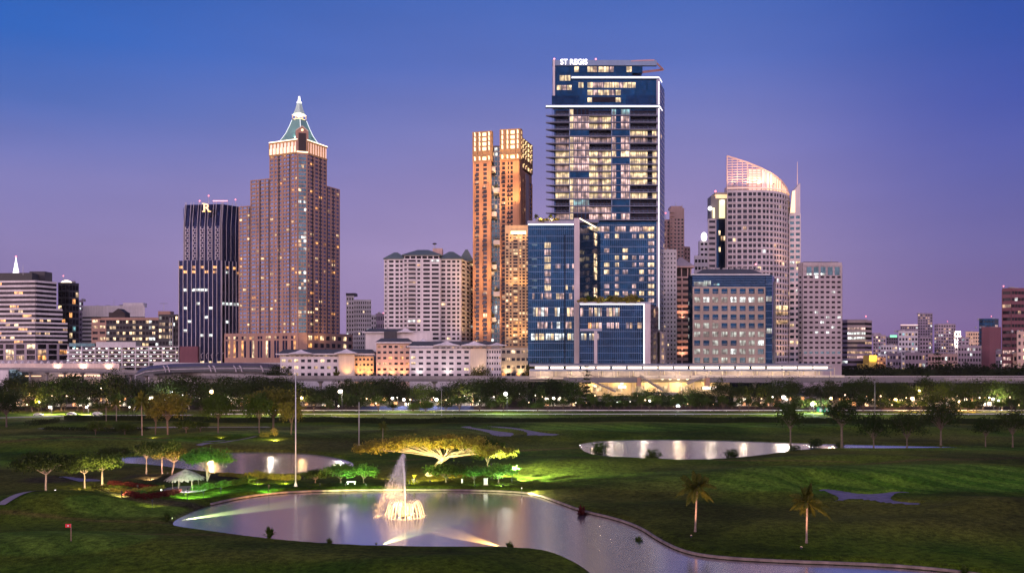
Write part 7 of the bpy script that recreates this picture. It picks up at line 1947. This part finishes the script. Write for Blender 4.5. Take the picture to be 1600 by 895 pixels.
M['thatch'] = wallmat('straw_thatch', (.40, .34, .28), 1.0, .35, 1.6)
gazebo()
def bench(px, base, lb):
    Y = GY(base); x = PX(px, Y); z = gz(x, Y); r = thing('garden_bench', lb, 'bench', (x, Y, z), 'white stone benches')
    m = MB(); m.box(x-1.1, x+1.1, Y-.3, Y+.3, z+.5, z+.64, M['white_metal']); m.build('seat', r)
    for s in (-.8, .8): m = MB(); m.box(x+s-.12, x+s+.12, Y-.24, Y+.24, z-.05, z+.5, M['white_metal']); m.build('leg', r)
bench(549, 759, 'white stone bench between two green trees on the far bank of the fountain pond')
def pedestal(px, base, w, h, lb, nm='utility_box'):
    Y = GY(base); x = PX(px, Y); z = gz(x, Y); r = thing(nm, lb, 'box', (x, Y, z))
    m = MB(); m.box(x-w/2, x+w/2, Y-w/2, Y+w/2, z-.1, z+h, M['white_metal']); m.build('cabinet', r); m = MB(); m.box(x-w*.65, x+w*.65, Y-w*.65, Y+w*.65, z-.1, z+.18, M['stone_edge']); m.build('plinth', r)
    m = MB(); m.box(x-w*.55, x+w*.55, Y-w*.55, Y+w*.55, z+h, z+h+.08, M['white_metal']); m.build('lid', r)
pedestal(759, 761, .9, 1.5, 'white utility box on the far bank between the two bright green trees')
pedestal(722, 758, .35, .9, 'thin pale marker post left of the white utility box', 'marker_post')
def urn():
    Y = GY(757); x = PX(647, Y); z = gz(x, Y); r = thing('garden_urn', 'small lit urn with sprouting leaves below the trunk of the golden spreading tree', 'urn', (x, Y, z))
    m = MB(); m.tube([(x, Y, z), (x, Y, z+.2), (x, Y, z+.5), (x, Y, z+1.0), (x, Y, z+1.1)], [.35, .25, .5, .55, .38], M['metal_dk'], 10); m.build('pot', r, smooth=True)
    m = MB(); 
    for a in range(7): m.tube([(x, Y, z+1), (x+.25*math.cos(a), Y+.2*math.sin(a), z+1.7), (x+.7*math.cos(a*1.3), Y+.3*math.sin(a), z+2.0)], [.12, .1, .03], M['leaf_yl'], 4)
    m.build('plant', r)
urn()
def golf_flag():
    Y = GY(865); x = PX(111, Y); z = gz(x, Y); r = thing('golf_flag', 'small red golf flag with a white mark on the near left green', 'flag', (x, Y, z))
    m = MB(); m.tube([(x, Y, z-.1), (x, Y, z+2.7)], [.035, .03], M['stick'], 6); m.build('stick', r)
    m = MB(); n = 8; w, h = .85, .55
    for i in range(n):
        for k, (ya, yb) in enumerate(((0, 0), (.03, .03))):
            a, c = i/n, (i+1)/n; f = lambda t: .07*math.sin(t*5); zz = z+2.1
            q = [(x-w*a, Y+f(a)+ya, zz), (x-w*c, Y+f(c)+ya, zz), (x-w*c, Y+f(c)+ya, zz+h), (x-w*a, Y+f(a)+ya, zz+h)]
            m.face(q if k else q[::-1], M['flag'])
    m.build('cloth', r)
    m = MB(); m.tube([(x-.42, Y-.02, z+2.37), (x-.42, Y-.1, z+2.37)], [.13, .13], M['white_metal'], 8); m.build('mark', r)
    m = MB(); m.tube([(x, Y, z-.05), (x, Y, z+.03)], [.09, .09], M['metal_dk'], 8); m.build('hole_cup', r)
M['stick'] = wallmat('red_white_stick', (.6, .3, .25), .5); M['flag'] = wallmat('red_flag_cloth', (.75, .03, .04), .7, .05)
golf_flag()
# garden floodlights: small housings with a lit lens, each with its own lamp
def garden_light(px, base, lb, color, power, tgt, ang=70, h=.35, lens=2.5, vis=True, radius=.12):
    Y = GY(base); x = PX(px, Y); z = max(gz(x, Y), -.42); r = thing('garden_floodlight', lb, 'floodlight', (x, Y, z), 'garden floodlights')
    key = 'lens_%d_%d_%d' % (int(color[0]*100), int(color[2]*100), int(lens))
    if key not in M: M[key] = glowmat(key, color, lens)
    T_ = Vector(tgt); D = (T_-Vector((x, Y, z+h))).normalized(); c = Vector((x, Y, z+h))
    m = MB(); m.tube([(x, Y, z-.1), (x, Y, z+h-.12)], [.05, .05], M['metal_dk'], 6); m.build('stake', r)
    m = MB(); m.tube([c-D*.22, c+D*.02], [.12, .2], M['metal_dk'], 8); m.build('housing', r)
    m = MB(); m.tube([c+D*.03, c+D*.05], [.18, .18], M[key], 8); m.build('lens', r)
    lamp_light('lamp_light', c+D*.3, color, power*2.6, r, 'SPOT', tgt, ang, .8, radius)
def at(px, py, z): Y = GY(py); return (PX(px, Y), Y, z)
GR = (.52, 1.0, .46); YG = (.85, 1.0, .45); GOLD = (1.0, .70, .25)
garden_light(652, 757, 'floodlight left of the urn shining on the golden spreading tree', GOLD, 9000, at(640, 747, 7), 120)
garden_light(672, 756, 'floodlight right of the urn shining on the golden spreading tree', GOLD, 9000, at(690, 747, 7), 120)
garden_light(700, 752, 'floodlight under the right arm of the golden spreading tree', GOLD, 5000, at(720, 745, 7), 120)
garden_light(610, 753, 'floodlight under the left arm of the golden spreading tree', GOLD, 5000, at(600, 745, 7), 120)
garden_light(640, 760, 'ground floodlight washing the bank before the urn yellow', (1, .85, .2), 1500, at(660, 752, 0), 110, .9)
garden_light(316, 768, 'green floodlight in front of the floodlit white trunks', GR, 2000, at(326, 758, 5), 100)
garden_light(338, 765, 'white floodlight right of the floodlit white trunks', (.9, 1, .8), 350, at(318, 760, 4.5), 90)
garden_light(293, 787, 'green floodlight on the slope below the gazebo', GR, 3600, at(300, 770, 1.0), 120, 2.4)
garden_light(420, 772, 'green floodlight on the bank between the gazebo and the white pole', GR, 2200, at(400, 758, 1.5), 120, 2.4)
garden_light(540, 762, 'green floodlight under the bright green rounded tree', GR, 1000, at(540, 757, 4), 130)
garden_light(572, 762, 'green floodlight under the low tree right of the bench', GR, 800, at(568, 757, 4), 130)
garden_light(500, 762, 'warm floodlight under the low reddish green tree', (1, .6, .35), 1000, at(493, 757, 4), 130)
garden_light(742, 763, 'green floodlight under the little tree left of the utility box', GR, 800, at(742, 757, 4), 130)
garden_light(785, 763, 'green white floodlight under the white trunked green tree', (.65, 1, .6), 1700, at(782, 757, 3), 140)
garden_light(800, 758, 'strong green floodlight raking over the lawn toward the right', (.6, 1.0, .45), 80000, at(900, 742, .4), 100, 3.6)
garden_light(768, 752, 'yellow green floodlight raking over the lawn behind the white trunked tree', (.75, 1.0, .4), 22000, at(870, 725, .3), 100, 3.6)
garden_light(815, 769, 'warm floodlight at the pond edge shining along the lawn', (1.0, .85, .5), 9000, at(900, 775, .2), 80, 1.4)
garden_light(162, 773, 'warm floodlight at the foot of the pale leaning trunk', (1, .78, .35), 9000, at(160, 763, 5.5), 120)
garden_light(235, 760, 'warm floodlight before the slim reddish trunk', (1, .6, .4), 5000, at(235, 748, 4), 120)
garden_light(262, 752, 'warm floodlight before the pinkish branched tree', (1, .6, .4), 6500, at(266, 744, 4.5), 120)
garden_light(78, 786, 'dim warm floodlight before the leftmost flat tree', (1, .7, .45), 2600, at(72, 776, 5), 120)
garden_light(252, 777, 'small white garden light beside the red border', (1, .9, .7), 600, at(245, 790, .3), 130, .6)
garden_light(288, 780, 'white floodlight aimed at the thatched gazebo', (1, .88, .85), 1800, at(290, 771, 4), 90, .5)
garden_light(86, 787, 'tiny white garden light on the left lawn', (1, .95, .85), 200, at(100, 790, 0), 130, .5)
garden_light(47, 781, 'tiny white garden light at the path edge on the far left lawn', (1, .95, .85), 150, at(60, 785, 0), 130, .5)
garden_light(430, 694, 'warm floodlight below the clipped yellow bush', (1, .75, .3), 9000, at(428, 684, 5), 130)
garden_light(345, 688, 'warm floodlight before the round crowned tree', (1, .6, .3), 2200, at(342, 681, 4), 120)
garden_light(240, 690, 'warm floodlight between the orange palm and the brown trees', (1, .5, .25), 5000, at(240, 680, 6), 130)
garden_light(238, 800, 'warm post light washing the red border from the lawn side', (1, .75, .5), 350, at(238, 786, .4), 130, 1.6)
garden_light(190, 795, 'warm post light by the rounded dry shrub', (1, .8, .4), 1500, at(185, 784, .6), 130, 1.3)
garden_light(215, 774, 'dim warm light behind the yellow green shrub line', (1, .6, .4), 1500, at(215, 766, .4), 130, 1.3)
garden_light(402, 762, 'yellow light before the bushy shrub at the reddish pond', (1, .85, .3), 2600, at(403, 752, 1), 120, .6)
garden_light(446, 760, 'yellow light before the clipped straight hedge', (1, .85, .25), 2600, at(446, 752, 1), 130, .6)
garden_light(345, 776, 'green light before the rounded green shrubs', GR, 1300, at(340, 768, .8), 130, 1.3)
garden_light(318, 783, 'green light before the shrub right of the gazebo', GR, 1300, at(315, 773, .8), 130, 1.3)
garden_light(135, 775, 'warm light at the foot of the dark flat tree', (1, .7, .3), 3500, at(134, 766, 5), 120)
garden_light(1080, 845, 'warm floodlight at the foot of the palm left of the right bunker', (1, .5, .28), 2600, at(1086, 836, 8), 90)
garden_light(1252, 863, 'warm floodlight at the foot of the palm next to the right bunker', (1, .5, .28), 2600, at(1260, 854, 8), 90)
# pond floodlights raking over the water
def pond_beam(px, base, lb, color, power, tgt, ang, hgt=.55, lens=12):
    garden_light(px, base, lb, color, power, tgt, ang, hgt, lens, radius=.2)
pond_beam(268, 811, 'pond floodlight at the left pond tip sending a yellow green beam over water', (.8, 1, .35), 420000, at(440, 786, -.5), 26, .42)
pond_beam(588, 850, 'pond floodlight on the near bank sending a pale green beam over the water', (.85, 1, .4), 170000, at(665, 822, -.5), 24, .55)
pond_beam(792, 852, 'amber pond floodlight on the near bank sending an orange beam leftward', (1, .56, .16), 300000, at(690, 826, -.5), 26, .6)
# ================================================================== FOUNTAIN
def fountain():
    Y = 171.0; x = PX(633, Y); z = -.42; r = thing('pond_fountain', 'floodlit fountain with a tall drifting jet and a ring of arching small jets', 'fountain', (x, Y, z))
    m = MB(); m.tube([(x, Y, z-.4), (x, Y, z+.12)], [.9, .9], M['metal_dk'], 14)
    for k in range(28):
        a = 6.2832*k/28; a2 = 6.2832*(k+1)/28; m.tube([(x+1.35*math.cos(a), Y+1.35*math.sin(a), z+.08), (x+1.35*math.cos(a2), Y+1.35*math.sin(a2), z+.08)], .06, M['metal_dk'], 4, cap=False)
    m.build('float_ring', r)
    rg = random.Random(12); m = MB()
    for k in range(34):
        a = 6.2832*k/34+rg.uniform(-.05, .05); hh = 2.9+rg.uniform(-.35, .35); rr = 2.3+rg.uniform(-.3, .3); P = []
        for i in range(13):
            t = i/12; P.append((x+math.cos(a)*(1.3+rr*t), Y+math.sin(a)*(1.3+rr*t), z+4*hh*t*(1-t)*(1.1-.2*t)))
        m.tube(P, [.035+.05*i/12 for i in range(13)], M['spray'], 5, cap=False)
        for i in range(14):                                                    # beads of water thrown off each arc
            t = .25+.75*rg.random(); q = Vector((x+math.cos(a)*(1.3+rr*t), Y+math.sin(a)*(1.3+rr*t), z+4*hh*t*(1-t)*(1.1-.2*t)))+Vector((rg.gauss(0, .1), rg.gauss(0, .1), rg.gauss(0, .12)))
            if q.z > z: m.ball(q, rg.uniform(.02, .05), M['spray'], 4, 3)
    m.build('ring_jets', r)
    m = MB(); top = 12.0
    m.tube([(x, Y, z+.1), (x-.02, Y, z+4), (x-.15, Y, z+8), (x-.5, Y, z+top-.4)], [.14, .16, .2, .22], M['spray'], 7)
    m.build('central_jet', r)
    # droplets of the plume falling back and drifting to the left
    rg2 = np.random.RandomState(4); n = 9500
    t = rg2.rand(n)**.85; dr = rg2.rand(n)**1.1
    hx = -(.3+5.8*dr*t**1.15)-rg2.normal(size=n)*.16*(1+2.6*t); hz = top-.2-(top)*t**1.4+rg2.normal(size=n)*.18; hy = rg2.normal(size=n)*(.12+.55*t)
    keep = hz > .05; pts = np.stack([hx, hy, hz], 1)[keep]; n = len(pts)
    s = .05+.045*rg2.rand(n)
    L = np.stack([-.04*np.ones(n), np.zeros(n), -.22*np.ones(n)], 1)*(.5+rg2.rand(n))[:, None]
    ang = rg2.rand(n)*3.14; A = np.stack([np.cos(ang), np.sin(ang), 0*ang], 1)*s[:, None]*.45
    v = np.stack([pts-L, pts+A, pts+L, pts-A], 1).reshape(-1, 3)
    me = bpy.data.meshes.new('drifting_spray'); me.from_pydata(v.tolist(), [], [tuple(range(4*i, 4*i+4)) for i in range(n)]); me.materials.append(M['drop'])
    o = bpy.data.objects.new('drifting_spray', me); COL.objects.link(o); o.parent = r; o['kind'] = 'stuff'
    m = MB()
    for k in range(420):
        a = rg.random()*6.28; rr = 3.4+rg.gauss(0, .35); m.ball((x+rr*math.cos(a), Y+rr*math.sin(a), z+abs(rg.gauss(0, .07))), rg.uniform(.03, .09), M['spray'], 4, 3)
    for k in range(260):
        m.ball((x-2.5-rg.random()*3.4, Y+rg.gauss(0, .7), z+abs(rg.gauss(0, .1))), rg.uniform(.03, .08), M['spray'], 4, 3)
    m.build('splash', r)
    for dx, dy, c, p in ((-1.0, -1.6, (1, .5, .25), 60), (1.0, -1.6, (1, .86, .7), 36), (0, 1.4, (1, .9, .8), 36)):
        m = MB(); m.ball((x+dx, Y+dy, z+.12), .16, M['strip_w'], 8, 5); m.build('fountain_lamp', r)
        lamp_light('lamp_light', (x+dx, Y+dy, z+.35), c, p, r, 'SPOT', (x-.5, Y, z+9), 110, .8, .15)
    lamp_light('lamp_light', (x-1.8, Y-5.0, z+.5), (1, .8, .65), 4600, r, 'SPOT', (x-1.2, Y, z+8), 62, .8, .15)
def spraymat(name, a, col):
    m, nt, p, out = newmat(name); nt.nodes.remove(p)
    d = nt.nodes.new('ShaderNodeBsdfDiffuse'); t = nt.nodes.new('ShaderNodeBsdfTranslucent'); mx = nt.nodes.new('ShaderNodeMixShader'); mx.inputs[0].default_value = .5
    tr = nt.nodes.new('ShaderNodeBsdfTransparent'); m2 = nt.nodes.new('ShaderNodeMixShader'); m2.inputs[0].default_value = a
    for q in (d, t): q.inputs[0].default_value = (*col, 1)
    nt.links.new(d.outputs[0], mx.inputs[1]); nt.links.new(t.outputs[0], mx.inputs[2]); nt.links.new(tr.outputs[0], m2.inputs[1]); nt.links.new(mx.outputs[0], m2.inputs[2]); nt.links.new(m2.outputs[0], out.inputs[0])
    return m
M['spray'] = spraymat('water_jet', .55, (.9, .88, .86)); M['drop'] = spraymat('water_droplets', .22, (.9, .86, .86))
fountain()

# planted roof terraces of the blue glass tower
gt_ = root_of('tallest building')
for i in range(12):
    px = 912+i*8.2; YY = YP+3+(i % 3)
    put('spiky' if i % 3 else 'bush_y', 'roof_plant', f'lit plant on the low front roof terrace of the blue glass tower, {(ORD+["eleventh", "twelfth"])[i]} from left', 'plant', px, 0, h=4.2+(i*7 % 4)*.8, group='plants on the blue glass tower terraces', z=ZP-.3, Y=YP+1.5+(i % 3)*.6)
for i in range(5):
    put('palm3' if i in (0, 3) else 'bush_y', 'roof_plant', f'lit plant on the left roof terrace of the blue glass tower, {ORD[i]} from left', 'plant', 838+i*7.5, 0, h=7.5 if i in (0, 3) else 4.4, wd=None if i not in (0, 3) else 6, group='plants on the blue glass tower terraces', z=PZ(349.9, YL), Y=YL+3.2)
for px, z_, YY in ((920, ZP, YP+2.6), (945, ZP, YP+2.6), (970, ZP, YP+2.6), (998, ZP, YP+2.6), (845, PZ(347, YL), YL+3), (862, PZ(347, YL), YL+3)):
    m = MB(); m.tube([(PX(px, YY), YY, z_-.2), (PX(px, YY), YY, z_+1.6)], [.1, .1], M['metal_dk'], 5); m.ball((PX(px, YY), YY, z_+1.9), .45, M['strip_w'], 7, 5); m.build('terrace_lamp', gt_)
    lamp_light('terrace_lamp_light', (PX(px, YY), YY-1.5, z_+2.2), (1, .72, .4), 2600, gt_, radius=.5)

# small parts that sit on a part of their thing
NEST = {'eaves': 'roof', 'gable': 'roof', 'roof_rib': 'pyramid_roof', 'lantern': 'pyramid_roof', 'spire': 'pyramid_roof', 'crown_panel': 'crown', 'crown_lamp': 'crown', 'dormer_clock': 'dormer', 'cornice': 'wall', 'lens': 'housing', 'mark': 'cloth',
        'lid': 'cabinet', 'ceiling_lamp': 'concourse', 'light_bar': 'roof', 'rib': 'roof', 'floor_line': 'glass_wall', 'mullion': 'glass_wall', 'transom': 'wall', 'sill': 'wall', 'ornament': 'parapet', 'plant': 'pot', 'headlight': 'body', 'fountain_lamp': 'float_ring'}
for o in [q for q in bpy.data.objects if q.parent is None and q.type == 'EMPTY']:
    kids = {}
    for c in o.children: kids.setdefault(c.name.split('.')[0], c)
    for c in list(o.children):
        t = kids.get(NEST.get(c.name.split('.')[0], ''))
        if t is not None and t is not c and t.location.length < 1e-6: c.parent = t

# thin evening air: far buildings fade toward the sky's mauve
def haze():
    m = bpy.data.materials.new('evening_haze'); m.use_nodes = True; nt = m.node_tree; nt.nodes.clear()
    out = nt.nodes.new('ShaderNodeOutputMaterial'); v = nt.nodes.new('ShaderNodeVolumePrincipled')
    v.inputs['Color'].default_value = (.95, .9, .95, 1); v.inputs['Density'].default_value = .00002; nt.links.new(v.outputs[0], out.inputs['Volume'])
    b = MB(); b.box(-2600, 2600, -60, 2600, -4, 270, m); o = b.build('haze'); o['kind'] = 'stuff'
haze()
